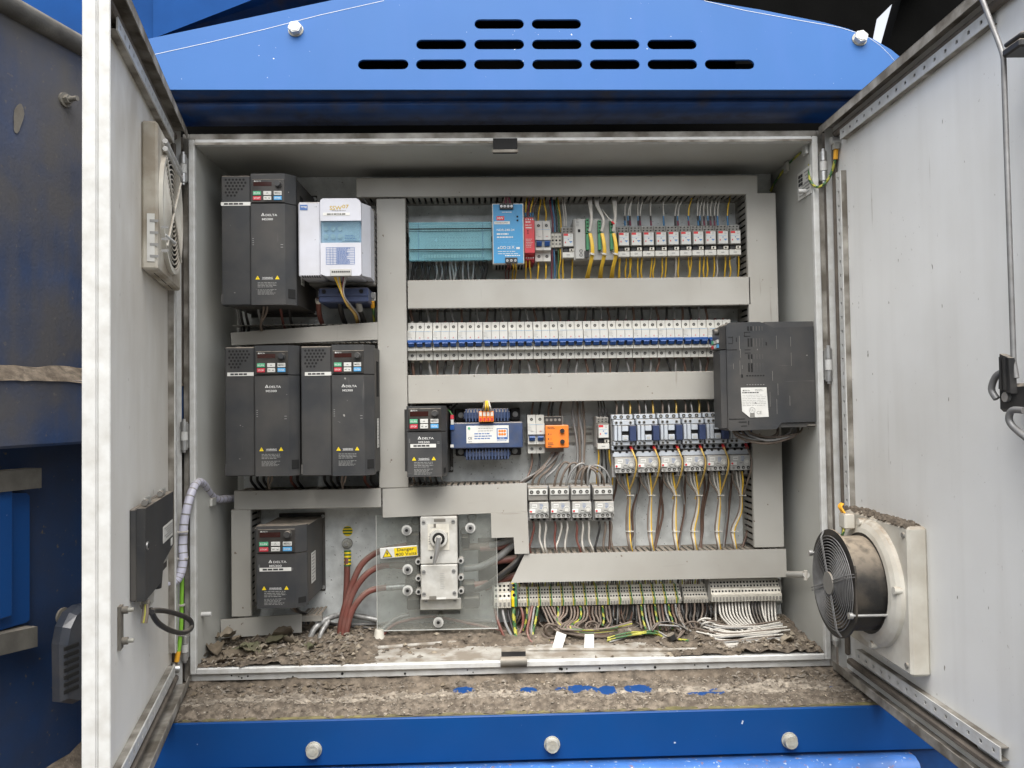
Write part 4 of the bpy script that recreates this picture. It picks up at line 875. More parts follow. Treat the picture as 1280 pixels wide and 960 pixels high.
# ---------------------------------------------------------------- row one
def dev(name, label, cat, u0, v0, u1, v1, Y, group=None):
    x0, x1, z0, z1 = rect(u0, v0, u1, v1, Y)
    root = thing(name, label, cat, ((x0 + x1) / 2, PY, (z0 + z1) / 2), group)
    um, vm = (u0 + u1) / 2, (v0 + v1) / 2
    return root, x0, x1, z0, z1, (lambda u: at(u, vm, Y).x), (lambda v: at(um, v, Y).z)
def controller():
    Y = .125; root, x0, x1, z0, z1, fx, fz = dev('programmable_controller', 'long controller under a clear blue protective cover at the upper left', 'controller', 511, 277.6, 615, 325, Y)
    b = MB('lgrey'); b.box(x0, x1, Y + .018, PY - .008, z0 + .002, z1 - .002, b=.001); b.box(x0 + .001, x1 - .001, Y + .008, Y + .0179, fz(313), fz(289), 'lgrey', b=.001); b.build('housing', root)
    b = MB('cream')
    for v in (285, 318.5):
        for i in range(22): b.box(fx(527 + i * 3.6), fx(529.4 + i * 3.6), Y + .012, Y + .0178, fz(v + 2), fz(v - 2)); 
    b.build('terminal_row', root, True)
    b = MB('inkblue')
    for v in (296, 301, 306):
        for i in range(18): b.box(fx(531 + i * 3.9), fx(533 + i * 3.9), Y + .0073, Y + .0079, fz(v + .7), fz(v - .7), 'inkgrey')
    b.text('4', fx(544.5), fz(299), Y + .007, .008, 'inkwhite'); b.build('status_print', root, True)
    b = MB('bluefilm'); b.box(x0 + .0005, x1 - .0005, Y, Y + .0018, z0, z1, 'bluefilm'); b.box(x0 + .0005, x1 - .0005, Y + .0019, Y + .016, z1 - .0015, z1, 'bluefilm'); b.box(x0 + .0005, x1 - .0005, Y + .0019, Y + .016, z0, z0 + .0015, 'bluefilm'); c = b.build('clear_cover', root)
    b = MB('void')
    for v, h in ((286, .0022), (288.8, .0008), (311.8, .0022), (314, .0007)): b.box(x0 + .0008, x1 - .0008, Y - .0006, Y - .0001, fz(v) - h / 2, fz(v) + h / 2)
    b.box(fx(522.5), fx(523.5), Y - .0005, Y - .0001, z0, z1, 'smoke'); b.box(fx(603), fx(604), Y - .0005, Y - .0001, z0, z1, 'smoke'); b.build('cover_ridge', root)
    b = MB('void')
    for v in (299,): b.box(x0 - .0005, x0 + .0012, Y - .0008, Y + .005, fz(v + 3), fz(v - 3)); b.box(x1 - .0012, x1 + .0005, Y - .0008, Y + .005, fz(v + 3), fz(v - 3))
    b.build('cover_clip', root)
    R = random.Random(5); bundle('row of black and grey wires under the blue covered controller', (560, 340, .155))
    for i in range(22):
        u = 517 + i * 4.1 + R.uniform(-.8, .8)
        m = 'w_black' if i < 3 or R.random() < .3 else 'w_grey'
        wire([(u, 322, Y + .022), (u + R.uniform(-1, 1), 331, .155), (u + R.uniform(-3, 3), 341, .155), (u + R.uniform(-3, 3), 353, .16)], .0022 if i > 2 else .0028, m, f'{m[2:]} wire below the blue covered controller, {"number " if False else ""}{ORD[i] if i < 16 else ("last", "second to last", "third from last", "fourth from last", "fifth from last", "sixth from last")[21 - i]} from the left' if i < 16 else f'{m[2:]} wire below the blue covered controller, {("last", "second to last", "third to last", "fourth to last", "fifth to last", "sixth to last")[21 - i]} towards the right', 'wires below the controller')
    bundle(None, None)
    wire([(606, 326, .14), (608, 334, .15), (604, 353, .16)], .0042, 'w_black', 'thick black cable under the right end of the blue covered controller', 'cables below the controller', 'cable', name='cable')
    wire([(519, 327, .15), (516, 338, .155), (514, 353, .16)], .0036, 'w_black', 'thick black cable under the left end of the blue covered controller', 'cables below the controller', 'cable', name='cable')
controller()
def supply():
    Y = .110; root, x0, x1, z0, z1, fx, fz = dev('power_supply', 'blue faced metal power supply with a red badge in the top row', 'power supply', 615.3, 254, 655, 330, Y)
    MB('zinc').box(x0, x1, Y + .001, PY - .012, z0, z1, b=.0012).build('metal_case', root)
    MB('greyp').box(x0 + .004, x1 - .004, PY - .0118, PY - .001, z0 + .01, z1 - .01).build('rail_foot', root)
    f = MB('psu').box(x0 + .0022, x1 - .0022, Y - .0002, Y + .0009, z0 + .0022, z1 - .0022).build('front_print', root)
    for v, u0, u1, n, nm in ((258.5, 625, 642, 4, 'upper'), (326.2, 631, 646.2, 3, 'lower')):
        b = MB('black').box(fx(u0), fx(u1), Y - .004, Y - .0003, fz(v + 3.6), fz(v - 4), b=.0008)
        for i in range(n):
            X = fx(u0 + (u1 - u0) * (i + .5) / n); b.cyl((X, Y - .0039, fz(v)), (X, Y - .0052, fz(v)), .0026, 'steel', 10); b.box(X - .0016, X + .0016, Y - .0056, Y - .0052, fz(v) - .0003, fz(v) + .0003, 'void')
        b.build('terminal_block', root)
    p = MB('inkwhite'); y = Y - .0004
    p.box(fx(621), fx(630.6), y - .0001, y + .0001, fz(275.4), fz(270.2), 'inkred'); p.text('MW', fx(625.8), fz(272.8), y - .0003, .005, 'inkwhite', w=.012)
    p.box(fx(618), fx(637.5), y - .0001, y + .0001, fz(280.2), fz(276.8), 'paper'); p.text('POWER SUPPLY', fx(627.6), fz(278.5), y - .0003, .0024, 'paperink', w=.026)
    p.text('NDR-240-24', fx(632), fz(287.4), y, .0044, w=.036)
    p.lines(fx(621), fx(643), fz(294), fz(291), 1, y, 'inkwhite', .6, 2); p.lines(fx(621), fx(643), fz(298), fz(295), 1, y, 'inkwhite', .55, 3); p.lines(fx(621), fx(651), fz(304), fz(299), 3, y, 'key_blue', .4, 5); p.lines(fx(622), fx(652), fz(318.5), fz(313), 2, y, 'inkwhite', .25, 6); p.lines(fx(631), fx(652), fz(320.5), fz(318.5), 1, y, 'inkwhite', .6, 7)
    p.lines(fx(628), fx(641), fz(266.5), fz(264), 1, y, 'inkwhite', .3, 8)
    for u in (626.5, 630.3): p.tube([(fx(u) + .0026 * math.cos(k * PI / 6), y, fz(309.5) + .0026 * math.sin(k * PI / 6)) for k in range(12)], .0007, 'inkwhite', 4, closed=True)
    p.tri(fx(623), fz(309.7), y, .004); p.text('CE', fx(635.6), fz(309.5), y, .0052); p.text('X', fx(641), fz(309), y, .006); p.box(fx(645), fx(649.5), y, y + .0001, fz(311.5), fz(309)); p.build('lettering', root)
    for v in (271, 275.6): MB('void').dot(fx(647), y, fz(v), .0019, 'void', 10).build('led', root)
    g = MB('void')
    for i in range(9): g.box(x0 + .006 + i * .0066, x0 + .010 + i * .0066, Y + .012, PY - .03, z0 - .0004, z0 + .001)
    g.build('vent_slot', root, True)
    for i, u in enumerate((628.5, 631.5, 635, 638.5)): wire([(u, 256, Y - .002), (u + (633.5 - u) * .3, 251, Y + .002), (631.5 + i * 1.2, 244, .15)], .0015, 'w_purple' if i % 2 else 'w_brown', f'{"maroon" if i % 2 else "brown"} wire into the top terminal of the power supply, {ORD[i]} from the left', 'power supply wires')
    for i, (u, m) in enumerate(((634, 'w_red'), (637, 'w_red'), (641, 'w_yellow'), (644, 'w_yellow'))):
        wire([(u, 329, Y - .002), (u + 1, 334, Y + .01), (u - 2 + i, 340, .15), (u - 1, 353, .16)], .0016, m, f'{"oxide red" if i < 2 else "yellow"} wire under the power supply, {ORD[i]} from the left', 'power supply wires')
supply()
def safety():
    Y = .115; root, x0, x1, z0, z1, fx, fz = dev('safety_relay', 'narrow red safety relay beside the blue power supply', 'relay', 655.5, 270, 668.3, 325, Y)
    MB('red').prism([(PY - .004, z0), (Y + .025, z0), (Y + .02, z0 + .010), (Y, z0 + .015), (Y, z1 - .009), (Y + .02, z1 - .005), (Y + .025, z1), (PY - .004, z1)], 'x', x0, x1).build('housing', root)
    for v, y in ((272.5, Y + .018), (314, Y + .006), (320.5, Y + .0215)):
        b = MB('red').box(x0 + .0008, x1 - .0008, y - .005, y + .006, fz(v + 2.6), fz(v - 2.6), b=.0008)
        for i in range(4): b.box(x0 + .003 + i * .0047, x0 + .0056 + i * .0047, y - .0054, y - .0049, fz(v) - .0012, fz(v) + .0016, 'inkwhite')
        b.build('terminal_block', root)
    p = MB('inkwhite'); y = Y - .0004; p.lines(x0 + .003, x1 - .003, fz(279), fz(276), 1, y, 'inkwhite', .45, 2); p.text('RELAY', fx(661), fz(281.5), y, .0024, w=.013); p.lines(x0 + .003, x1 - .005, fz(286), fz(283.5), 1, y, 'inkwhite', .5, 4); p.lines(x0 + .003, x1 - .002, fz(310), fz(298), 6, y, 'key_grey', .22, 5)
    for v in (288.5, 291.5): p.dot(fx(660), y, fz(v), .0012, 'void', 8)
    p.build('lettering', root)
    for i, m in enumerate(('w_yellow', 'w_purple', 'w_yellow', 'w_brown')):
        u = 656.8 + i * 3.1; wire([(u, 271, Y + .02), (u + .3, 262, .14), (u + 1 + i * .8, 252, .145), (u + 3 + i, 243, .16)], .0014, m, f'{m[2:].replace("purple", "maroon")} wire above the red safety relay, {ORD[i]} from the left', 'safety relay wires')
    for i in range(2):
        u = 657.5 + i * 4.5; wire([(u, 322, Y + .02), (u, 332, .14), (u + 1.5 * (i - .2), 342, .15), (u + 2 * i, 353, .16)], .0015, 'w_yellow', f'yellow wire below the red safety relay, {ORD[i]} from the left', 'safety relay wires')
    cb = MB('w_blue')
    for i in range(4): cb.cyl(at(656.8 + i * 3.1, 266, .135), at(656.8 + i * 3.1, 271, .135), .0018, 'w_blue' if i % 2 == 0 or i == 3 else 'w_purple', 6)
    solo(cb, 'wire_ferrule', 'blue and maroon wire ferrules above the red safety relay', 'ferrule')['kind'] = 'stuff'
safety()
def breaker_geo(root, x0, poles, pw, zc, H, Yt, handle_joined=True, gap=.0004):
    """profile of a rail breaker: recessed terminal ends, raised middle, toggles. H = half height."""
    b = MB('white'); yb, ym = Yt + .022, Yt + .010
    k = H / .039
    for i in range(poles):
        a = x0 + pw * i + gap; c = x0 + pw * (i + 1) - gap
        b.prism([(PY - .004, zc - H), (yb, zc - H), (yb, zc - .0215 * k), (ym, zc - .0198 * k), (ym, zc - .0135 * k), (ym + .006, zc - .0130 * k), (ym + .006, zc - .0008 * k), (ym, zc - .0003 * k), (ym, zc + .0216 * k), (yb, zc + .0223 * k), (yb, zc + H), (PY - .004, zc + H)], 'x', a, c)
    b.build('body', root)
    s = MB('void')
    for i in range(poles):
        X = x0 + pw * (i + .5)
        for zz in (.0298, -.0300): s.cyl((X, yb - .0002, zc + zz * k), (X, yb + .0002, zc + zz * k), .0032, 'void', 10); s.cyl((X, yb - .0003, zc + zz * k - .0002), (X, yb - .0005, zc + zz * k - .0002), .0018, 'greyp', 8)
    s.build('terminal_screw', root, True)
    t = MB('blue'); a = x0 + .0008; c = x0 + pw * poles - .0008
    if handle_joined: t.box(a, c, Yt + .003, ym + .005, zc - .0042 * k, zc + .0012 * k, 'blue', b=.0006)
    for i in range(poles):
        X = x0 + pw * (i + .5); t.prism([(ym + .0055, zc - .0128 * k), (Yt + .006, zc - .0124 * k), (Yt + .001, zc - .0060 * k), (Yt + .002, zc - .0043 * k), (ym + .0055, zc - .0043 * k)], 'x', X - pw * .33, X + pw * .33)
    t.build('toggle', root)
    p = MB('inkgrey'); y = ym - .0003
    for i in range(poles):
        X = x0 + pw * (i + .5); p.dot(X, y, zc + .0062 * k, .0010, 'inkred' if i % 3 else 'inkgrey', 8)
        p.box(X - pw * .16, X + pw * .2, y - .0001, y + .0001, zc + .0052 * k + .0007, zc + .0058 * k + .0007, 'inkgrey') if not handle_joined else None
    p.lines(x0 + .001, x0 + pw * .55, zc + .0062 * k, zc + .0180 * k, 4, y, 'inkgrey', .22, poles); p.box(x0 + pw * .2, x0 + pw * poles - .002, y - .0001, y + .0001, zc + .0192 * k, zc + .0196 * k, 'key_blue'); p.build('rating_print', root)
def two_pole(label, u0, v0, u1, v1, Y):
    root, x0, x1, z0, z1, fx, fz = dev('circuit_breaker', label, 'circuit breaker', u0, v0, u1, v1, Y + .022)
    breaker_geo(root, x0, 2, (x1 - x0) / 2, (z0 + z1) / 2, (z1 - z0) / 2, Y, handle_joined=False); return root
two_pole('white two pole breaker in the top row beside the red safety relay', 668.5, 276, 688.2, 326.5, .125)
for i, (u, top) in enumerate(((672.5, 1), (682, 1), (672.5, 0), (682, 0))):
    if top: wire([(u, 278, .165), (u + .6, 266, .158), (u - (2 if i else -3), 254, .16), (u + 3 - i * 5, 243, .17)], .0018, 'w_yellow', f'yellow wire into the top of the breaker beside the red relay, {ORD[i]} pole', 'two pole breaker wires')
    else: wire([(u, 325, .165), (u + .5, 334, .155), (u - 1 + i % 2, 353, .165)], .0018, 'w_yellow', f'yellow wire out of the bottom of the breaker beside the red relay, {ORD[i - 2]} pole', 'two pole breaker wires')
def terminals3():
    Y = .150; root, x0, x1, z0, z1, fx, fz = dev('terminal_strip', 'three dusty cream terminals with one yellow wire in the top row', 'terminal strip', 688.8, 289, 702, 312.6, Y)
    for i in range(3):
        a = x0 + (x1 - x0) * i / 3 + .0003; c = x0 + (x1 - x0) * (i + 1) / 3 - .0003; b = MB('cream').box(a, c, Y + .008, PY - .008, z0, z1, 'greyp'); b.box(a, c, Y, Y + .0079, fz(309), fz(292), 'cream')
        for v in (296, 300.5, 305): b.dot((a + c) / 2, Y, fz(v), .0021, 'void' if v == 300.5 else 'greyp', 8)
        b.build('terminal', root)
    for i, m in enumerate(('w_purple', 'w_blue', 'w_black', 'w_gg', 'w_yellow')):
        u = 689.5 + i * 2.6; wire([(u - 2.5, 244, .17), (u - 1.5, 258, .16), (u + 1, 274, .158), (u + 1.5, 290, .158)], .0017, m, f'{dict(w_purple="maroon", w_blue="blue", w_black="black", w_gg="green", w_yellow="yellow")[m]} wire coming down to the three small terminals in the top row', 'wires at the three terminals')
        if m != 'w_black': wire([(u + .5, 311, .158), (u + .8, 325, .155), (u + 2 * math.sin(i), 340, .16), (u, 353, .165)], .0017, m, f'{dict(w_purple="maroon", w_blue="blue", w_gg="green", w_yellow="yellow")[m]} wire leaving the bottom of the three small terminals in the top row', 'wires at the three terminals')
terminals3()
# interface relays: one built, the others copied
def relay(label, u0, v0, u1, v1, Y, group):
    root, x0, x1, z0, z1, fx, fz = dev('interface_relay', label, 'relay', u0, v0, u1, v1, Y, group)
    w = x1 - x0; h = z1 - z0; f = lambda a: z1 - h * a
    b = MB('lgrey'); b.box(x0 + .0002, x1 - .0002, Y + .020, PY - .008, z0 + .004, z1, 'lgrey'); b.prism([(Y + .0199, f(.02)), (Y + .010, f(.05)), (Y + .016, f(.2)), (Y + .0199, f(.205))], 'x', x0 + .0004, x1 - .0004, 'lgrey'); b.build('socket', root)
    s = MB('void')
    for r_ in (.07, .145):
        for i in range(3): s.dot(x0 + w * (.2 + .3 * i), Y + .0105 + (r_ - .05) * .04, f(r_), .0019, 'void', 7, .0006)
    s.build('terminal_screw', root, True)
    b = MB('keypad').box(x0 + .0008, x1 - .0008, Y, Y + .0198, f(.66), f(.22), 'greyp', b=.001); pr = b.build('relay_block', root)
    p = MB('paper'); y = Y - .0003; a0, a1, b0, b1 = x0 + w * .13, x1 - w * .10, f(.635), f(.26)
    p.quad([(a0, y, b0), (a1, y, b0), (a1, y, b1), (a0, y, b1)], 'key_grey'); y -= .0002
    p.quad([(a0, y, b1 - h * .065), (a0 + w * .36, y, b1 - h * .065), (a0 + w * .36, y, b1), (a0, y, b1)], 'inkred'); p.lines(a0 + w * .5, a1 - .001, b1 - h * .10, b1 - h * .01, 2, y, 'inkgrey', .4, 2); p.dot(x0 + w * .5, y, f(.44), .0012, 'inkblue', 8, .0001); p.box(x0 + w * .22, x0 + w * .30, y - .0001, y, f(.55), f(.5), 'inkred'); p.tri(x0 + w * .70, f(.535), y, -.003, 'key_blue'); p.box(x0 + w * .58, x0 + w * .82, y - .0001, y, f(.515), f(.49), 'inkblue')
    p.lines(a0, a1, f(.41), f(.38), 1, y, 'key_blue', .3, 9); p.build('printed_face', root)
    b = MB('black').box(x0 + w * .12, x0 + w * .52, Y + .006, Y + .0199, f(.80), f(.665), 'black'); b.box(x0 + w * .60, x1 - .0006, Y + .004, Y + .0199, f(.79), f(.70), 'cream'); b.cyl((x0 + w * .76, Y + .0041, f(.745)), (x0 + w * .76, Y + .003, f(.745)), .0018, 'void', 8); b.build('retaining_clip', root)
    b = MB('white').box(x0 + .0004, x1 - .0004, Y + .002, Y + .0199, f(.985), f(.815), 'white', b=.0008); b.lines(x0 + w * .35, x1 - w * .3, f(.92), f(.88), 1, Y + .0017, 'inkgrey', .8, 5); b.build('marker_tag', root)
    return root
rg = 'relays with red tagged faces'
r0 = relay('red tagged relay between the three terminals and the grey input module', 702.8, 281.5, 718, 322.5, .130, rg)
xa, za = xz(779.8, 301, .130); xb, zb_ = xz(919.2, 298.5, .130); place = [(xa + (xb - xa) * i / 9, za + (zb_ - za) * i / 9) for i in range(10)]
for i, (x, z) in enumerate(place):
    o = copy_tree(r0, (x - r0.location.x, 0, z - r0.location.z), ('red tagged relay at the left end of the row of ten' if i == 0 else 'red tagged relay at the right end of the row of ten' if i == 9 else f'{ORD[i]} red tagged relay from the left in the row of ten'))
x, z = xz(754.3, 541.3, .130); copy_tree(r0, (x - r0.location.x, 0, z - r0.location.z), 'single red tagged relay between the orange block and the contactors')
R = random.Random(11)
for k, u in enumerate((705, 707.5)): wire([(u, 283, .148), (u, 270, .15), (u - 1.5, 256, .155), (u - 2.5, 243, .165)], .0015, 'w_white', f'white wire above the relay beside the grey input module, {ORD[k]} one', 'relay wires')
for k, u in enumerate((704, 716)): wire([(u, 322, .15), (u - .5, 333, .155), (u - 1.5 * k, 353, .165)], .0018, 'w_yellow', f'yellow wire under the relay beside the grey input module, {("left", "right")[k]} one', 'relay wires')
top_u = [(781, 785, 787.5), (797.5, 800), (813.5,), (829.5,), (844, 847), (860.5,), (872.5, 875, 880), (885, 888), (893, 897), (909.5,)]
for i, us in enumerate(top_u):
    for j, u in enumerate(us):
        m = 'w_yellow' if i in (5, 9) else 'w_white'; sp = R.uniform(-2, 4)
        wire([(u, 282, .145), (u + R.uniform(-.5, .5), 272, .143), (u + sp * .4, 260, .145), (u + sp + 1.5, 251, .155), (u + sp + 3, 243, .17)], .0015, m, f'{m[2:]} wire rising from the {ORD[i]} relay of the row of ten, {ORD[j]} of its wires', 'relay wires')
fer = MB('w_blue')
for i, us in enumerate(top_u):
    for j, u in enumerate(us): fer.cyl(at(u, 276, .142), at(u + .5, 282, .142), .0021, ('w_blue', 'w_black', 'w_purple')[(i + j) % 3], 6).cyl(at(u - .3, 270, .142), at(u, 276, .142), .0019, ('w_black', 'w_blue')[(i + j) % 2], 6)
solo(fer, 'wire_ferrule', 'blue and black wire ferrules along the tops of the ten relays', 'ferrule')['kind'] = 'stuff'
bot_u = [(773.5, 775), (782.5, 787, 788.5), (797.5, 802.5), (815, 818), (828, 833), (844.5, 848.5), (861, 864), (875, 880, 884), (892.5, 896), (906.5, 912.5)]
for i, us in enumerate(bot_u):
    for j, u in enumerate(us): wire([(u, 320, .15), (u + R.uniform(-.5, .5), 329, .15), (u + R.uniform(-2.5, 1), 340, .155), (u + R.uniform(-3, 1), 352, .165)], .0017, 'w_yellow' if R.random() < .86 else 'w_white', f'thin wire hanging from the {ORD[i]} relay of the row of ten, {ORD[j]} of its wires', 'relay wires')
wire([(923, 320, .15), (923.5, 334, .155), (922, 352, .165)], .0017, 'w_yellow', 'yellow wire hanging at the right edge of the row of ten relays', 'relay wires')
def input_module():
    Y = .125; root, x0, x1, z0, z1, fx, fz = dev('input_module', 'grey input module with three columns of green plugs', 'module', 717.5, 272.5, 771.3, 324.5, Y)
    MB('lgrey').box(x0, x1, Y + .006, PY - .008, z0, z1, b=.001).build('housing', root)
    MB('lgrey').box(fx(719), fx(732), Y, Y + .0059, z0 + .002, z1 - .001, 'lgrey', b=.001).build('front_panel', root)
    for n, (u, v0, v1) in enumerate(((734.3, 274, 292), (734.3, 293, 313), (749.3, 292.5, 313), (764.3, 276, 291.5), (764.3, 292.5, 313), (749.3, 276, 291.5))):
        b = MB('green').box(fx(u - 2), fx(u + 2), Y - .006, Y + .0059, fz(v1), fz(v0), b=.0006)
        for k in range(4): b.box(fx(u - 1.2), fx(u + 1.2), Y - .0063, Y - .006, fz(v0 + (v1 - v0) * (k + .3) / 4), fz(v0 + (v1 - v0) * (k + .7) / 4), 'void') if n in (0, 3, 5) else None
        b.build('green_plug', root)
    b = MB('void').box(fx(722.5), fx(725.5), Y - .0008, Y, fz(290), fz(286.5)); b.build('port', root)
    b = MB('inkgrey'); y = Y - .0003; b.lines(fx(720.5), fx(724.5), fz(283), fz(273.5), 5, y, 'paperink', .3, 2)
    for v in (313.5, 318.5): b.tube([(fx(726) + .0028 * math.cos(k * PI / 6), y, fz(v) + .0028 * math.sin(k * PI / 6)) for k in range(12)], .0006, 'paperink', 4, closed=True)
    b.box(fx(730), fx(735.5), Y - .003, Y - .0005, fz(322), fz(314), 'black'); b.build('front_print', root)
    for g, (ut, uc, ub) in enumerate(((737.5, 739.5, 733), (746, 754.5, 750), (768, 769, 764))):
        for k in range(5):
            q = (k - 2) * 1.15
            if k == 0: W1 = bundle(f'white wire bundle above the {ORD[g]} plug column of the grey input module', (ut, 258, .13), group='input module bundles'); W2 = bundle(f'yellow wire bundle below the {ORD[g]} plug column of the grey input module', (uc, 320, .13), group='input module bundles')
            globals()['INTO'] = W1
            wire([(ut + q * .9, 243, .17), (ut + q * .7 + .3, 256, .135), (uc + q * .25, 272 + abs(q), .115), (uc - 2.5 + q * .4, 289, .118)], .0017, 'w_white', f'white wire of the {ORD[g]} bundle above the grey input module, {ORD[k]} in it', 'input module wires')
            globals()['INTO'] = W2
            wire([(uc - 2 + q * .5, 292, .118), (uc + .5 + q * .5, 304, .113), (uc + 1 + q * .55, 318, .115), (uc - 3 + q * .55, 336, .130), (ub + q * 1.0, 353, .16)], .0019, 'w_yellow', f'yellow wire of the {ORD[g]} bundle below the grey input module, {ORD[k]} in it', 'input module wires')
        bundle(None, None); MB('w_white').cyl(at(uc + .9, 317, .115), at(uc + .4, 319, .115), .0066, n=10).build('cable_tie', W2)
    wire([(753, 262, .14), (760, 272, .12), (766.5, 278, .114)], .0016, 'w_white', 'single white wire slanting into a red ferrule at the third green plug', 'input module wires')
    solo(MB('inkred').cyl(at(764.5, 277, .114), at(768, 280, .114), .0022, n=6), 'wire_ferrule', 'red ferrule at the third green plug column', 'ferrule')
input_module()

# ---------------------------------------------------------------- row two: three pole breakers
Yb = .125; xa, zc0 = xz(509.8, 427, Yb + .022); xb = at(903.5, 425, Yb + .022).x; zc1 = at(900, 422.7, Yb + .022).z
NB = 13; wB = at(541.2, 427, Yb + .022).x - xa; zc = (zc0 + zc1) / 2; zcf = lambda i: zc0 + (zc1 - zc0) * i / 12
proto = thing('three_pole_breaker', 'white three pole breaker with blue toggles at the left end of the long row', 'circuit breaker', (xa + wB / 2, PY, zc0), 'long row of three pole breakers')
breaker_geo(proto, xa + .0002, 3, (wB - .0006) / 3, zc0, .0388, Yb)
bx = [xa + wB / 2]
for i in range(1, NB):
    copy_tree(proto, (wB * i, 0, zcf(i) - zc0), 'white three pole breaker half hidden behind the big wall mounted drive' if i == 12 else f'white three pole breaker with blue toggles, {ORD[i]} from the left in the long row')
    bx.append(xa + wB * (i + .5))
R = random.Random(21)
names = ('brown', 'black', 'grey')
for i in range(NB):
    for j in range(3 if i < 12 else 1):
        x = bx[i] + (j - 1) * wB / 3 - .0012; z = zcf(i); m = 'w_' + names[j]; rr = .0034 if i == 0 else .0025
        sp, sq = R.uniform(-.006, .004), R.uniform(-.009, .008)
        wire([(x, .168, z + .036), (x + .0005, .166, z + .046), (x + sp * .6, .164, z + .060), (x + sp, .168, z + .078)], rr, m, f'{names[j]} wire into the top of the {ORD[i]} three pole breaker from the left', 'breaker feed wires', px=False, k=3)
        wire([(x, .168, z - .037), (x, .165, z - .046), (x + sq * .5, .163, z - .058), (x + sq, .168, z - .076)], rr, m, f'{names[j]} wire out of the bottom of the {ORD[i]} three pole breaker from the left', 'breaker outgoing wires', px=False, k=3)
fer = MB('w_red')
for i in range(NB):
    for j in range(3):
        x = bx[i] + (j - 1) * wB / 3 - .0012; z = zcf(i); q = .0040 if i == 0 else .0026; m = 'cream' if i == 0 else ('w_red', 'w_purple', 'w_red')[(i + j) % 3]
        for a, c in ((.0378, .044), (-.0388, -.044)): fer.cyl((x, .167, z + a), (x, .166, z + c), q, m, 6)
solo(fer, 'wire_ferrule', 'red and cream wire ferrules along the long breaker row', 'ferrule')['kind'] = 'stuff'

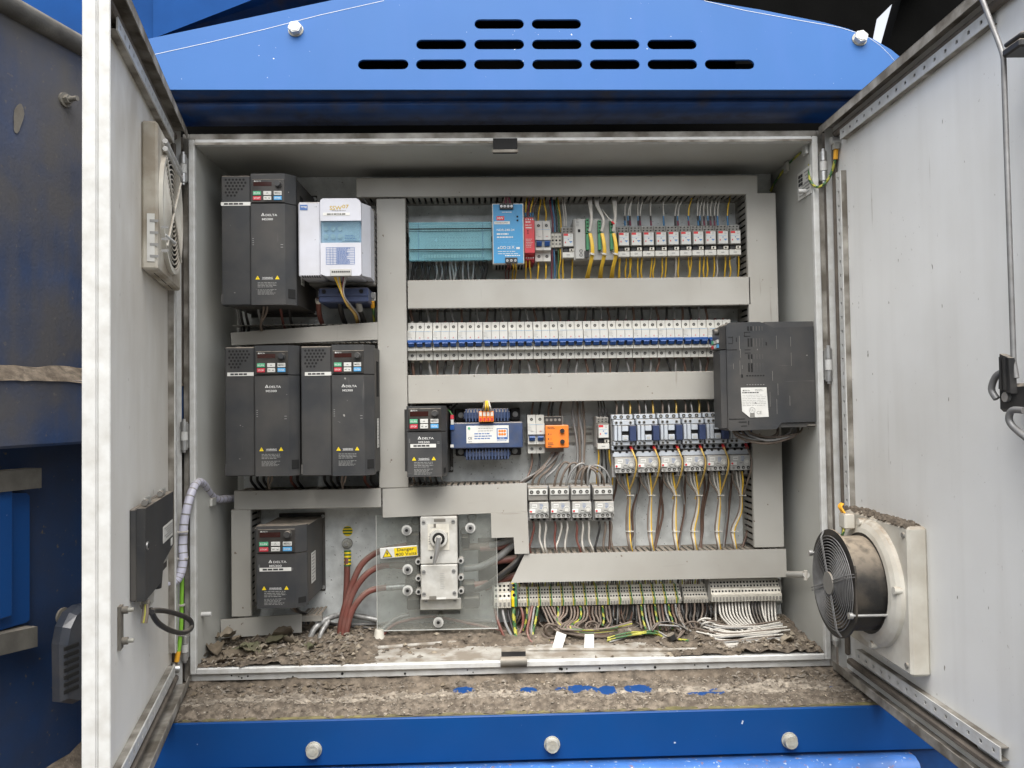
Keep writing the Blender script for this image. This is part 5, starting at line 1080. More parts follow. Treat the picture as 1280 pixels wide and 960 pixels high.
# ---------------------------------------------------------------- row three
def transformer():
    Y = .120; root, x0, x1, z0, z1, fx, fz = dev('control_transformer', 'navy blue transformer with a white label and orange logo', 'transformer', 563.3, 528, 653.5, 560.4, Y)
    MB('navy').box(x0, x1, Y, PY - .018, z0, z1, b=.002).build('core', root)
    for nm, v0, v1 in (('upper', 510.5, 527.6), ('lower', 560.8, 575.5)):
        b = MB('navy').box(fx(579.6), fx(638), Y + .010, PY - .022, fz(v1), fz(v0), b=.008)
        for k in range(14):
            X = fx(583 + k * 4); b.box(X - .0016, X + .0016, Y + .0065, PY - .02, fz(v1 - .5), fz(v0 + .5), 'navy', b=.0008)
        b.build('winding', root)
    for u0, u1, v0, v1 in ((567, 583, 511, 527), (639, 652, 510.5, 527), (567.5, 581, 561, 572), (636, 652.5, 561, 572)):
        b = MB('black').box(fx(u0), fx(u1), PY - .022, PY - .0005, fz(v1), fz(v0), b=.002); X, Z = (fx(u0) + fx(u1)) / 2, (fz(v0) + fz(v1)) / 2
        b.cyl((X, PY - .0221, Z), (X, PY - .024, Z), .0060, 'steel', 14); b.cyl((X, PY - .024, Z), (X, PY - .029, Z), .0042, 'steel', 6, smooth=False); b.build('mounting_foot', root)
    lb = MB('paper').box(fx(583), fx(636), Y - .0008, Y - .0001, fz(553.8), fz(532), b=.0003); y = Y - .001
    lb.dot(fx(586.5), y, fz(535), .0026, 'cover_green', 10); lb.text('CE', fx(587.5), fz(547.5), y, .005, 'paperink'); lb.lines(fx(585.5), fx(592), fz(553), fz(550.5), 1, y, 'inkgrey', .5, 2)
    lb.lines(fx(598), fx(618), fz(540), fz(534), 2, y, 'inkgrey', .3, 3); lb.lines(fx(593), fx(619), fz(549.5), fz(540.5), 3, y, 'inkblue', .42, 6)
    for (a, c) in ((621, 622), (633.6, 634.6)): lb.box(fx(a), fx(c), y - .0001, y, fz(549.5), fz(535.5), 'inkblue')
    for (a, c) in ((536.5, 535.5), (549.5, 546.5)): lb.box(fx(622), fx(633.6), y - .0001, y, fz(a), fz(c), 'inkblue')
    lb.text('ETK', fx(627.8), fz(548), y - .0003, .0024, 'paper', w=.010)
    for du in (-3.2, 0, 3.2):
        for dv in (-2, 2): lb.cyl((fx(627.8 + du), y, fz(541 + dv)), (fx(627.8 + du), y - .0003, fz(541 + dv)), .0026, 'orange', 10)
    lb.lines(fx(621), fx(634), fz(552), fz(550.3), 1, y, 'inkblue', .4, 8); lb.build('rating_label', root)
    b = MB('inkred')
    for i in range(4):
        u = 599 + i * 4.7
        b.box(fx(u), fx(u + 4.4), Y - .008, Y + .03, fz(527.3), fz(514), 'inkred' if 0 else 'orange', b=.0008); b.box(fx(u + .6), fx(u + 3.8), Y - .0088, Y - .008, fz(520), fz(515), 'cream'); b.box(fx(u + 1), fx(u + 3.4), Y - .0087, Y - .008, fz(526), fz(522), 'red')
    b.build('terminal_row', root)
    b = MB('red').box(fx(563.5), fx(567.5), Y - .004, Y + .005, fz(523), fz(518), 'key_red'); b.box(fx(563.8), fx(567.3), Y - .003, Y + .005, fz(530), fz(523.2), 'key_grey'); b.box(fx(563), fx(568), Y - .003, Y - .0005, fz(536.5), fz(530.5), 'blue'); b.build('earth_tab', root)
    b = MB('paper').box(fx(562.9), fx(567), Y - .0008, Y - .0001, fz(558.5), fz(555)); b.build('small_label', root)
    for i, (u, m) in enumerate(((602, 'w_tan'), (606, 'w_yellow'), (610.5, 'w_yellow'), (615, 'w_white'))):
        wire([(u, 516, Y), (u + (609 - u) * .4, 508, .105), (608 + i * 1.5 - 2, 500.5, .13)], .0018, m, f'{m[2:]} wire looping out of the orange terminals on the navy transformer, {ORD[i]} from the left', 'transformer wires')
    wire([(566, 520, .12), (562, 514, .13), (557, 511, .15)], .0015, 'w_gg', 'thin green wire curling from the red tab of the navy transformer', 'transformer wires')
    wire([(560, 515, .17), (566, 510, .17), (574, 501, .17)], .0024, 'w_black', 'black wire slanting up behind the left end of the navy transformer', 'transformer wires')
transformer()
two_pole('white two pole breaker between the navy transformer and the orange block', 659.3, 518.5, 680.5, 566.6, .125)
def orange_block():
    Y = .120; root, x0, x1, z0, z1, fx, fz = dev('surge_arrester', 'bright orange block with two black buttons and printed lettering', 'surge arrester', 682, 531.5, 711, 560, Y)
    MB('orange').box(x0, x1, Y, PY - .03, z0, z1, b=.0015).build('body', root)
    MB('greyp').box(fx(681.5), fx(706), Y + .03, PY - .008, fz(566), fz(520.5)).build('base', root)
    b = MB('black').box(fx(681.7), fx(703.5), Y + .018, PY - .03, fz(531.3), fz(520.3), b=.001)
    for i in range(4): b.dot(fx(684.8 + i * 5.3), Y + .0179, fz(525), .003, 'greyp', 8)
    b.build('terminal_block', root)
    for v in (538.5, 552): MB('black').cyl((fx(702.8), Y, fz(v)), (fx(702.8), Y - .005, fz(v)), .0046, 'black', 14).build('button', root)
    p = MB('paperink'); y = Y - .0004
    p.lines(fx(684.5), fx(697), fz(536.5), fz(533), 2, y, 'paperink', .4, 2); p.lines(fx(684.5), fx(692), fz(559), fz(552.5), 3, y, 'paperink', .45, 7)
    for v in (542.5, 548.5): p.dot(fx(685.6), y, fz(v), .0014, 'paperink', 8, .0001); p.dot(fx(688.8), y, fz(v), .0009, 'paperink', 6, .0001)
    p.build('lettering', root)
orange_block()
for i, (u, w0) in enumerate(((664, 'w_brown'), (673.5, 'w_black'))):
    wire([(u + .5, 520, .165), (u + 1, 512, .16), (u + 3, 500, .17)], .0022, w0, f'{w0[2:]} wire into the top of the two pole breaker left of the orange block', 'row three wires')
    wire([(u + .5, 565, .165), (u + 1, 578, .16), (u - 2, 590, .155), (u - 6 - 4 * i, 598, .15), (u - 14 - i * 5, 604, .15)], .0022, w0, f'{w0[2:]} wire out of the bottom of the two pole breaker left of the orange block', 'row three wires')
for i, (u, m) in enumerate(((686, 'w_brown'), (690, 'w_black'), (700.5, 'w_brown'))): wire([(u, 523, .165), (u - .5, 512, .16), (u + 2, 500, .17)], .0021, m, f'{m[2:]} wire into the top of the orange block, {ORD[i]} from the left', 'row three wires')
for i in range(5):
    u = 690 + i * 2.2; wire([(u, 560, .16), (u - 1, 568, .15), (u - 10 - i, 582, .145), (u - 24 - i * 2.5, 594, .145), (u - 36 - i * 3, 602, .15)], .0022, ('w_tan', 'w_grey', 'w_black')[i % 3], f'dusty {("brown", "grey", "black")[i % 3]} cable sweeping down left from the orange block, {ORD[i]} from the left', 'cables under the orange block')
for i, u in enumerate((717, 721, 725, 728)): wire([(u, 498, .175), (u - 1 + (i % 2) * 3, 520, .17), (u + 3, 545, .168), (u + 5 - i, 570, .17), (u + 3 - i * .5, 584, .165), (u - 2, 600, .16)], .0024, 'w_tan' if i % 2 else 'w_grey', f'dusty vertical {("grey", "brown")[i % 2]} cable right of the orange block, {ORD[i]} from the left', 'vertical cables right of the orange block')

# contactors: one built with its parts, five copied
def contactor(label, u0, v0, u1, v1, Y, group):
    root, x0, x1, z0, z1, fx, fz = dev('contactor', label, 'contactor', u0, v0, u1, v1, Y, group)
    w = x1 - x0; h = z1 - z0; X = lambda a: x0 + w * a; f = lambda a: z1 - h * a
    b = MB('pale'); b.box(x0, x1 - .001, Y + .030, PY - .008, z0, z1, 'paled', b=.001); b.box(X(.0), X(.95), Y + .018, Y + .0299, f(.135), f(.0), 'pale', b=.001); b.box(X(.0), X(.95), Y + .018, Y + .0299, f(1), f(.865), 'pale', b=.001)
    b.box(X(.04), X(.98), Y + .006, Y + .0299, f(.30), f(.145), 'pale', b=.0012); b.box(X(.04), X(.98), Y + .006, Y + .0299, f(.86), f(.735), 'pale', b=.0012); b.build('base', root)
    b = MB('pale'); b.box(X(.07), X(.20), Y + .003, Y + .0299, f(.73), f(.305), 'pale', b=.001); b.box(X(.22), X(.38), Y, Y + .0299, f(.73), f(.305), 'pale', b=.0012); b.build('front_rib', root)
    MB('black').box(X(.385), X(.72), Y + .008, Y + .0299, f(.73), f(.305), 'black').build('recess', root)
    MB('pale').box(X(.41), X(.69), Y + .001, Y + .0079, f(.465), f(.31), 'pale', b=.0008).build('upper_plate', root)
    b = MB('pale').box(X(.41), X(.69), Y + .001, Y + .0079, f(.725), f(.57), 'pale', b=.0008); b.box(X(.47), X(.62), Y + .0005, Y + .0012, f(.69), f(.62), 'lgrey'); b.build('lower_plate', root)
    MB('navyp').box(X(.73), X(1.01), Y - .006, Y + .0299, f(.735), f(.305), b=.001).build('auxiliary_block', root)
    s = MB('void')
    for a in (.16, .44, .74): s.dot(X(a), Y + .018, f(.07), .0037, 'void', 10, .0008); s.dot(X(a) - .0003, Y + .0172, f(.07) - .0004, .0022, 'greyp', 8, .0006); s.dot(X(a), Y + .018, f(.935), .0037, 'void', 10, .0008)
    for a in (.17, .38, .80): s.dot(X(a), Y + .006, f(.225), .0032, 'greyp', 10, .0008); s.dot(X(a), Y + .0052, f(.225), .0018, 'void', 8, .0006); s.dot(X(a), Y + .006, f(.80), .0030, 'greyp', 10, .0008); s.dot(X(a), Y + .0052, f(.80), .0017, 'void', 8, .0006)
    s.build('terminal_screw', root, True)
    return root
def overload(label, u0, v0, u1, v1, Y, group, tall):
    root, x0, x1, z0, z1, fx, fz = dev('overload_relay', label, 'overload relay', u0, v0, u1, v1, Y, group)
    w = x1 - x0; h = z1 - z0; X = lambda a: x0 + w * a
    if tall:                                     # free standing: socket above, then the dial face
        f = lambda a: z1 - h * a
        b = MB('paled'); b.box(x0, x1, Y + .022, PY - .008, z0, z1, 'paled', b=.001); b.box(X(.0), X(.94), Y + .006, Y + .0219, f(.395), f(.03), 'greyp', b=.0015); b.build('base', root)
        b = MB('pale').box(X(.04), X(.93), Y + .004, Y + .0059, f(.235), f(.08), 'key_grey', b=.0005)
        for a in (.17, .48, .78): b.dot(X(a), Y + .0039, f(.155), .0038, 'void', 10, .0006); b.dot(X(a), Y + .0034, f(.16), .0022, 'greyp', 8, .0006)
        b.build('terminal_plate', root); top, bt, lo = .43, .87, .99
    else:
        f = lambda a: z1 - h * a
        b = MB('pale'); b.box(x0, x1, Y + .022, PY - .008, z0, z1, 'paled', b=.001); b.box(X(.0), X(.97), Y + .008, Y + .0219, f(.225), f(.03), 'pale', b=.0012)
        for a in (.33, .64, .0, 1.0): b.dot(X(a), Y + .0079, f(.03), .0030, 'void', 8, .0004)
        b.build('base', root); top, bt, lo = .235, .80, .99
    g = lambda a: f(top + (bt - top) * a)
    fc = MB('lgrey').box(X(.06), X(.97), Y, Y + .0219, f(bt), f(top), 'paled' if not tall else 'lgrey', b=.0012)
    fc.quad([(X(.08), Y - .0002, g(.98)), (X(.95), Y - .0002, g(.98)), (X(.95), Y - .0002, g(.03)), (X(.08), Y - .0002, g(.03))], 'lgrey'); fc.build('dial_face', root)
    b = MB('paper'); y = Y - .0004
    b.quad([(X(.18), y, g(.34)), (X(.42), y, g(.34)), (X(.42), y, g(.12)), (X(.18), y, g(.12))], 'paper'); b.lines(X(.2), X(.4), g(.28), g(.18), 1, y - .0002, 'inkgrey', .7, 4); b.lines(X(.55), X(.74), g(.42), g(.08), 4, y, 'inkblue', .35, 6)
    b.build('front_print', root)
    MB('white').box(X(.05), X(.33), Y - .004, Y - .0005, g(.66), g(.44), 'paper', b=.0004).dot(X(.12), Y - .0041, g(.55), .0022, 'inkred', 8, .0006).build('test_tab', root)
    b = MB('lgrey').cyl((X(.53), Y - .0003, g(.52)), (X(.53), Y - .003, g(.52)), .0046, 'lgrey', 14); b.box(X(.53) - .003, X(.53) + .003, Y - .0034, Y - .003, g(.52) - .0004, g(.52) + .0004, 'void'); b.build('reset_button', root)
    b = MB('white').cyl((X(.80), Y - .0003, g(.44)), (X(.80), Y - .0035, g(.44)), .0066, 'white', 18); b.tube([(X(.80) + .0048 * math.cos(k * PI / 7), Y - .0036, g(.44) + .0048 * math.sin(k * PI / 7)) for k in range(14)], .0005, 'inkgrey', 4, closed=True); b.build('current_dial', root)
    s = MB('void')
    for i, a in enumerate((.20, .42, .65, .87)): s.dot(X(a), y, g(.83), .0034, 'void' if i else 'paled', 10, .0006); s.dot(X(a), y - .0006, g(.85), .0020, 'greyp', 8, .0005)
    for a in (.22, .5, .78): s.dot(X(a), Y + .0218, f((bt + lo) / 2), .0034, 'void', 8, .001)
    s.build('terminal_screw', root, True)
    return root
cg, og = 'row of six contactors', 'overload relays under the contactors'
xa, z_a = xz(780.4, 541, .115); xb, z_b = xz(780.4 + 28.9 * 5, 537.6, .115)
c0 = contactor('pale grey contactor with a navy side block, first in the row of six', 766.3, 518.2, 794.5, 563.6, .115, cg)
o0 = overload('overload relay with dial under the first contactor from the left', 767, 564, 794.5, 598, .120, og, False)
cxs = [c0.location.x + (xb - xa) / 5 * i for i in range(6)]
for i in range(1, 6):
    d = ((xb - xa) / 5 * i, 0, (z_b - z_a) / 5 * i)
    copy_tree(c0, d, ('pale grey contactor mostly hidden behind the wall mounted drive, last of six' if i == 5 else 'pale grey contactor partly covered by the wall mounted drive, fifth of six' if i == 4 else f'pale grey contactor with a navy side block, {ORD[i]} in the row of six'))
    copy_tree(o0, d, f'overload relay with dial under the {"last" if i == 5 else ORD[i]} contactor{"" if i == 5 else " from the left"}')
sg = 'free standing overload relays'
s0 = overload('dusty overload relay beside the trunking, leftmost of the separate four', 660.3, 608.3, 686.5, 654, .122, sg, True)
for i, (u, v) in enumerate(((700.3, 630.7), (727, 630.5), (755.3, 630.3))):
    x, z = xz(u, v, .122); copy_tree(s0, (x - s0.location.x, 0, z - s0.location.z), ('dusty overload relay, second from the left of the separate four', 'dusty overload relay, third from the left of the separate four', 'dusty overload relay standing a little apart, rightmost of the separate four')[i])
R = random.Random(31)
for i in range(6):
    U = 780.4 + 28.8 * i; dv = -.6 * i
    for j, (du, m) in enumerate(((-9.5, 'w_tan'), (-1.5, 'w_grey'), (7.5, 'w_ochre'))):
        wire([(U + du, 523 + dv, .14), (U + du - .2, 514 + dv, .135), (U + du - 2 * R.random(), 506 + dv, .14), (U + du - 3 + R.uniform(-2, 1), 496 + dv, .17)], .0019, m, f'{dict(w_tan="dusty brown", w_grey="grey", w_ochre="yellow")[m]} wire into the top of the {ORD[i]} contactor from the left', 'contactor wires')
    # yellow jumper from the contactor round its overload, on into the bundle below
    wire([(U + 8.5, 560 + dv, .13), (U + 11, 566 + dv, .112), (U + 15, 577 + dv, .108), (U + 14.5, 588 + dv, .110), (U + 11.5, 600 + dv, .125), (U + 6, 614, .145), (U + 4 - i * .6, 624, .15)], .0019, 'w_ochre' if i < 5 else 'w_tan', f'{"yellow" if i < 5 else "dusty brown"} wire curving round the dial of the {ORD[i]} overload relay in the contactor row', 'contactor wires')
    solo(MB('inkred').cyl(at(U + 7.6, 558 + dv, .132), at(U + 9.8, 563 + dv, .122), .0030, n=7), 'wire_ferrule', f'red ferrule at the bottom right of the {ORD[i]} contactor from the left', 'ferrule', 'red contactor ferrules')
    WB = bundle(f'tied bundle of motor wires under the {ORD[i]} contactor from the left', (U, 640, .15), group='tied motor wire bundles')
    bu, be = ((786, 787), (813, 814), (844, 845), (872, 868), (899, 898), (926, 918))[i]
    for j in range(4):
        du = (-9, -4, 0, 3)[j]; q = (j - 1.5) * 1.2; m = ('w_tan', 'w_white', 'w_white', 'w_yellow')[j] if i else ('w_tan', 'w_tan', 'w_grey', 'w_yellow')[j]
        if i == 1 and j == 1: m = 'w_grey'
        wire([(U + du, 592 + dv, .14), (U + du + 1.5, 603, .14), (bu + q * .6, 619, .146), (bu - 1 + q, 640, .15), (be - 2 + q * 1.2, 662, .15), (be + q * .8, 680, .142), (be + 2 + q, 690, .15)], .0018, m, f'{dict(w_tan="dusty brown", w_grey="grey", w_white="white", w_yellow="yellow")[m]} wire in the bundle under the {ORD[i]} contactor from the left, {ORD[j]} strand', 'bundled motor wires')
    for v, k in ((619, 'upper'), (664, 'lower')):
        u_ = bu if v == 619 else be - 1.5; p = at(u_ + .5, v, .148); t = MB('w_white').tube([(p.x + .0058 * math.cos(a), p.y + .0052 * math.sin(a), p.z) for a in [q * PI / 6 for q in range(12)]], .0011, 'w_white', 5, closed=True); t.box(p.x + .005, p.x + .0095, p.y - .0045, p.y - .002, p.z - .001, p.z + .001, 'w_white')
        t.build('cable_tie', WB)
    bundle(None, None)
    for j in range(2):
        a = U + (-15 if j == 0 else 16 - i); s_ = R.uniform(-5, 5)
        wire([(a + 6 * (1 - j), 594, .185), (a + 3 * (1 - j) + 1, 612, .182), (a + s_, 640, .182), (a + s_ * .3 - 2, 665, .180), (a - 4 + R.uniform(-6, 2), 689, .17)], .0026, 'w_brown' if j == 0 or i % 2 else 'w_grey', f'dark {"brown" if j == 0 or i % 2 else "grey"} wire hanging straight down {("left", "right")[j]} of the bundle under the {ORD[i]} contactor', 'wires hanging behind the bundles')
for i, U in enumerate((673, 700, 727, 755)):
    for j in range(3):
        u = U - 7.5 + j * 7.5
        if i < 2: P = [(u, 612, .15), (u + 1, 603, .14), (u + 5 + j, 592 - 3 * i, .135), (u + 13 + j * 2, 582 - 4 * i + j, .135), (u + 20 + 2 * j, 584 - 2 * i, .14), (u + 17 + 3 * j, 600, .16)] if i else [(u, 612, .15), (u, 604, .145), (u + 3, 596, .14), (u + 12, 588, .14), (u + 20, 578, .15), (u + 24, 568, .16)]
        else: P = [(u, 612, .15), (u, 602, .142), (u + (736 - u) * .25, 590, .136), (736 + (j - 1) * 4 + (i - 2.5) * 4, 584 - j, .138), (733 + j * 2, 592, .15), (732 + j, 604, .165)] if not (i == 3 and j == 2) else [(u, 612, .15), (u + .5, 600, .142), (u - 8, 586, .136), (u - 20, 582, .14), (u - 27, 592, .16)]
        wire(P, .0024, ('w_tan', 'w_tan', 'w_grey')[j], f'dusty {("brown", "brown", "grey")[j]} wire looping over the {ORD[i]} of the four separate overload relays, {ORD[j]} terminal', 'looped wires over the separate overload relays')
        m = ('w_red', 'w_white', 'w_white')[j]; s_ = R.uniform(-6, 6); v2 = 652
        if i == 3: m = ('w_black', 'w_tan', 'w_tan')[j]
        wire([(u + 1, v2, .145), (u + 2, v2 + 8, .14), (u + s_ * .3, v2 + 22, .142), (u + s_, v2 + 33, .140), (u + s_ + 3, v2 + 42, .15)], .0023, m, f'{dict(w_red="reddish brown", w_white="white", w_black="black", w_tan="dusty brown")[m]} wire under the {ORD[i]} of the four separate overload relays, {ORD[j]} terminal', 'wires under the separate overload relays')
for i, (u, m) in enumerate(((748, 'w_yellow'), (752, 'w_black'), (756.5, 'w_black'), (761.5, 'w_yellow'))):
    wire([(u, 562, .15), (u + .5, 574, .15), (u + 2 * (i - 1), 592, .165), (u + 2 * (i - 1), 608, .175)], .0018, m, f'{m[2:]} wire under the single relay left of the contactors, {ORD[i]} from the left', 'wires at the single relay')
for i in range(3): wire([(749 + i * 5, 521, .145), (749 + i * 4, 512, .145), (747 + i * 3, 498, .17)], .0017, 'w_black', f'black wire into the top of the single relay by the contactors, {ORD[i]} from left', 'wires at the single relay')
# ---------------------------------------------------------------- isolator, acrylic shield, heavy cables
def isolator():
    Y = .112; root, x0, x1, z0, z1, fx, fz = dev('isolator_switch', 'metal isolator switch box with a rotary lever pointing down', 'isolator switch', 525.6, 646, 572, 750, Y)
    zm = fz(705.5)
    MB('alu').box(x0 + .002, x1 - .001, Y + .010, PY - .0005, z0, z1, 'greyp').build('rear_box', root)
    up = MB('alu').box(x0, x1, Y, Y + .0099, zm + .0006, z1, b=.0018).build('upper_lid', root); lo = MB('alu').box(x0, x1 - .0006, Y, Y + .0099, z0, zm - .0006, b=.0018).build('lower_lid', root)
    MB('alu').box(fx(523.5), fx(575.3), Y + .016, PY - .0008, fz(765), fz(750.5), 'zinc', b=.001).build('base_plate', root)
    def screw(u, v, p, r=.0040, y=Y): MB('steel').cyl((fx(u), y, fz(v)), (fx(u), y - .0016, fz(v)), r, 'steel', 12).box(fx(u) - r * .7, fx(u) + r * .7, y - .002, y - .0015, fz(v) - .0004, fz(v) + .0004, 'void').build('screw', p)
    for u, v in ((530, 652.5), (567, 652)): screw(u, v, up)
    for u, v in ((529.5, 714.5), (567, 714), (529.5, 742), (567.5, 741.5)): screw(u, v, lo)
    for u, v in ((531, 753.5), (567.5, 753)): screw(u, v, root, .004, Y + .016)
    b = MB('lgrey').box(fx(535), fx(562), Y - .0012, Y - .0001, fz(687.5), fz(655), 'cream'); zc = fz(672.5)
    b.lines(fx(536), fx(540.5), fz(681), fz(669), 4, Y - .0014, 'inkgrey', .35, 3); b.text('ON', fx(541), fz(659), Y - .0014, .0036, 'inkgrey'); b.text('OFF', fx(534.5) + .006, fz(668.5), Y - .0014, .0032, 'inkgrey', rot=PI / 2); b.text('IN-200A', fx(559.5), fz(670), Y - .0014, .0030, 'paperink', rot=PI / 2)
    b.box(fx(542.5), fx(545.5), Y - .0016, Y - .0012, fz(659.5), fz(654.5), 'oldsteel'); b.build('dial_plate', up)
    X = fx(549); b = MB('lgrey').cyl((X, Y - .0013, zc), (X, Y - .010, zc), .0185, 'alu', 28, r2=.0172).cyl((X, Y - .0099, zc), (X, Y - .0104, zc), .0125, 'void', 24).cyl((X, Y - .0102, zc), (X, Y - .022, zc), .0072, 'alu', 16); b.build('rotary_knob', up)
    b = MB('steel'); b.tube([(X + .001, Y - .018, zc + .004), (X - .004, Y - .022, fz(690)), (X - .0085, Y - .022, fz(702))], .0046, 'steel', 8, rf=lambda i: (.0062, .0048, .0030)[i]); b.cyl((fx(540.3), Y - .020, fz(694)), (fx(540.3), Y - .027, fz(694)), .0026, 'void', 8); b.build('lever', up)
    b = MB('oldsteel').box(fx(543), fx(557.5), Y - .0008, Y - .0002, fz(652), fz(648.5), 'oldsteel'); b.build('worn_tape', up)
    b = MB('inkgrey').lines(fx(550), fx(556.5), fz(737), fz(716), 9, Y - .0003, 'inkgrey', .3, 5); b.box(fx(545), fx(557), Y - .0007, Y - .0003, fz(749), fz(746.8), 'paper'); b.box(fx(536), fx(545), Y - .0005, Y - .0003, fz(749), fz(745), 'oldsteel'); b.build('label_strip', lo)
    e = MB('greyp')
    for u in (522, 575.5):
        for v in (703, 724, 741): e.cyl((fx(u), Y + .03, fz(v)), (fx(u), Y + .012, fz(v)), .0062, 'lgrey', 12); e.cyl((fx(u), Y + .0121, fz(v)), (fx(u), Y + .011, fz(v)), .0032, 'void', 10)
    e.build('terminal_ear', root)
    d = MB('black')
    for u0, u1, v0, v1 in ((505, 521, 672, 682), (503, 522, 704, 720), (503, 522, 728, 742), (505, 522, 754, 768), (577, 598, 754, 768), (576, 592, 736, 748), (576, 586, 676, 690)):
        d.box(fx(u0), fx(u1), Y + .040, PY - .01, fz(v1), fz(v0), 'black', b=.002)
    d.build('terminal_lug', root)
isolator()
x0, x1, z0, z1 = rect(470.8, 642.5, 621.5, 787, .140)
shield = thing('acrylic_shield', 'clear acrylic sheet on standoffs around the isolator switch', 'shield', ((x0 + x1) / 2, PY, (z0 + z1) / 2))
hx0, hx1, hz0, hz1 = rect(524, 643, 574.5, 768, .140)
s = MB('acrylic')
for a in ((x0, hx0, z0, z1), (hx1, x1, z0, z1), (hx0, hx1, hz1, z1), (hx0, hx1, z0, hz0)): s.box(a[0], a[1], .138, .142, a[2], a[3])
s.build('clear_sheet', shield)
b = MB('inkwhite')
for a in ((x0 - .0003, x0 + .0006, z0, z1), (x0, x1, z0 - .0003, z0 + .0005), (x1 - .0005, x1 + .0003, z0, z1)): b.box(a[0], a[1], .1377, .1423, a[2], a[3], 'key_grey')
b.build('polished_edge', shield)
for u, v in ((508.5, 662.7), (588, 659.8), (509.6, 711.7), (509.6, 738), (548, 777.7)):
    x, z = xz(u, v, .137); b = MB('steel').cyl((x, .1378, z), (x, .1355, z), .0105, 'key_grey', 22).cyl((x, .1354, z), (x, .133, z), .0068, 'steel', 16).cyl((x, .1329, z), (x, .1325, z), .0036, 'void', 6).cyl((x, PY - .001, z), (x, .1422, z), .006, 'zinc', 10); b.build('standoff_screw', shield)
for u, v in ((520, 651), (590, 645.5), (581, 664)):
    x, z = xz(u, v, PY); MB('zinc').tube([(x + .0085 * math.cos(k * PI / 8), PY - .002, z + .0085 * math.sin(k * PI / 8)) for k in range(16)], .0016, 'zinc', 5, closed=True).build('plate_ring', pl)
# danger sign
A, B_, C_, D_ = xz(474.6, 684.5, .133), xz(521.8, 680.6, .133), xz(522.4, 696, .133), xz(475, 698, .133)
sg_ = thing('warning_sign', 'white and yellow sign reading Danger 400 Volts left of the switch', 'sign', ((A[0] + B_[0]) / 2, .133, (A[1] + C_[1]) / 2)); rot = math.atan2(B_[1] - A[1], B_[0] - A[0])
cx, cz = (A[0] + C_[0]) / 2, (A[1] + C_[1]) / 2; w, h = math.hypot(B_[0] - A[0], B_[1] - A[1]), A[1] - D_[1]
b = MB('paper'); b.M = Matrix.Translation((cx, 0, cz)) @ Matrix.Rotation(-rot, 4, 'Y'); b.box(-w / 2, w / 2, .1335, .1372, -h / 2, h / 2, 'paper', b=.001); b.build('plate', sg_)
b = MB('yellow'); b.M = Matrix.Translation((cx, 0, cz)) @ Matrix.Rotation(-rot, 4, 'Y'); y = .1333
b.box(-w * .12, w * .485, y - .0001, y, -h * .40, h * .40, 'yellow'); b.text('Danger', w * .185, h * .19, y - .0004, h * .30, 'paperink', w=w * .45); b.text('400 Volts', w * .185, -h * .20, y - .0004, h * .30, 'paperink', w=w * .55)
b.tri(-w * .31, 0, y, h * .80, 'paperink').tri(-w * .31, -h * .02, y - .0002, h * .62, 'yellow'); c = -w * .31
b.quad([(c + .0012, y - .0004, h * .22), (c - .0028, y - .0004, -h * .04), (c - .0002, y - .0004, -h * .02), (c - .0012, y - .0004, -h * .27), (c + .0030, y - .0004, h * .03), (c + .0004, y - .0004, h * .01)], 'paperink')
b.build('print', sg_)
# heavy red-brown supply cables
for i, (P, lab) in enumerate((([(429, 806, .155), (430, 780, .16), (433, 740, .165), (434, 705, .165), (434.5, 690, .172)], 'upright oxide red earth cable rising to the bolt under the striped dot'),
        ([(424, 806, .145), (427, 776, .145), (436, 742, .150), (451, 707, .158), (472, 690, .163), (492, 685, .165), (509, 681, .165)], 'oxide red cable, highest of the three bending towards the switch'),
        ([(428, 806, .14), (430, 780, .142), (440, 744, .148), (458, 718, .155), (481, 707, .16), (512, 709, .163)], 'oxide red cable, middle of the three bending towards the switch'),
        ([(432, 806, .138), (434, 784, .14), (442, 760, .145), (458, 741, .152), (478, 735, .158), (512, 733, .163)], 'oxide red cable, lowest of the three bending towards the switch'))):
    wire(P, .0064, 'w_red', lab, 'heavy supply cables', 'cable', name='cable', k=6, n=10)
solo(MB('w_gg').tube([at(434.3 + .2 * k / 9, 708 - 20 * k / 9, .165 + .006 * k / 9) for k in range(10)], .0073, 'yellow', 10, 'w_gg', band=2), 'striped_sleeve', 'green and yellow striped sleeve at the top of the upright red cable', 'sleeve')
x, z = xz(434.3, 679, PY); b = MB('steel').cyl((x, PY - .0005, z), (x, PY - .003, z), .0112, 'greyp', 20).cyl((x, PY - .0031, z), (x, PY - .004, z), .0100, 'zinc', 20).cyl((x, PY - .0041, z), (x, PY - .012, z), .0076, 'bolt', 6, smooth=False, ang=.3).cyl((x, PY - .012, z), (x, PY - .015, z), .0042, 'steel', 10); b.box(x - .006, x + .006, PY - .0036, PY - .0005, z - .02, z - .011, 'zinc')
solo(b, 'earth_bolt', 'steel earth bolt with lug below the green and yellow dot', 'bolt')
x, z = xz(434.6, 663.8, PY); r_ = .0108; b = MB('yellow').cyl((x, PY - .0005, z), (x, PY - .001, z), r_, 'yellow', 28)
for k in (-.62, -.05, .52):
    za, zb2 = z + k * r_, z + (k + .30) * r_; w0 = math.sqrt(max(0, r_ * r_ - (za - z) ** 2)) * .97; w1 = math.sqrt(max(0, r_ * r_ - (zb2 - z) ** 2)) * .97
    b.quad([(x - w0, PY - .0012, za), (x + w0, PY - .0012, za), (x + w1, PY - .0012, zb2), (x - w1, PY - .0012, zb2)], 'w_gg')
solo(b, 'earth_sticker', 'round green and yellow striped sticker above the earth bolt', 'sticker')
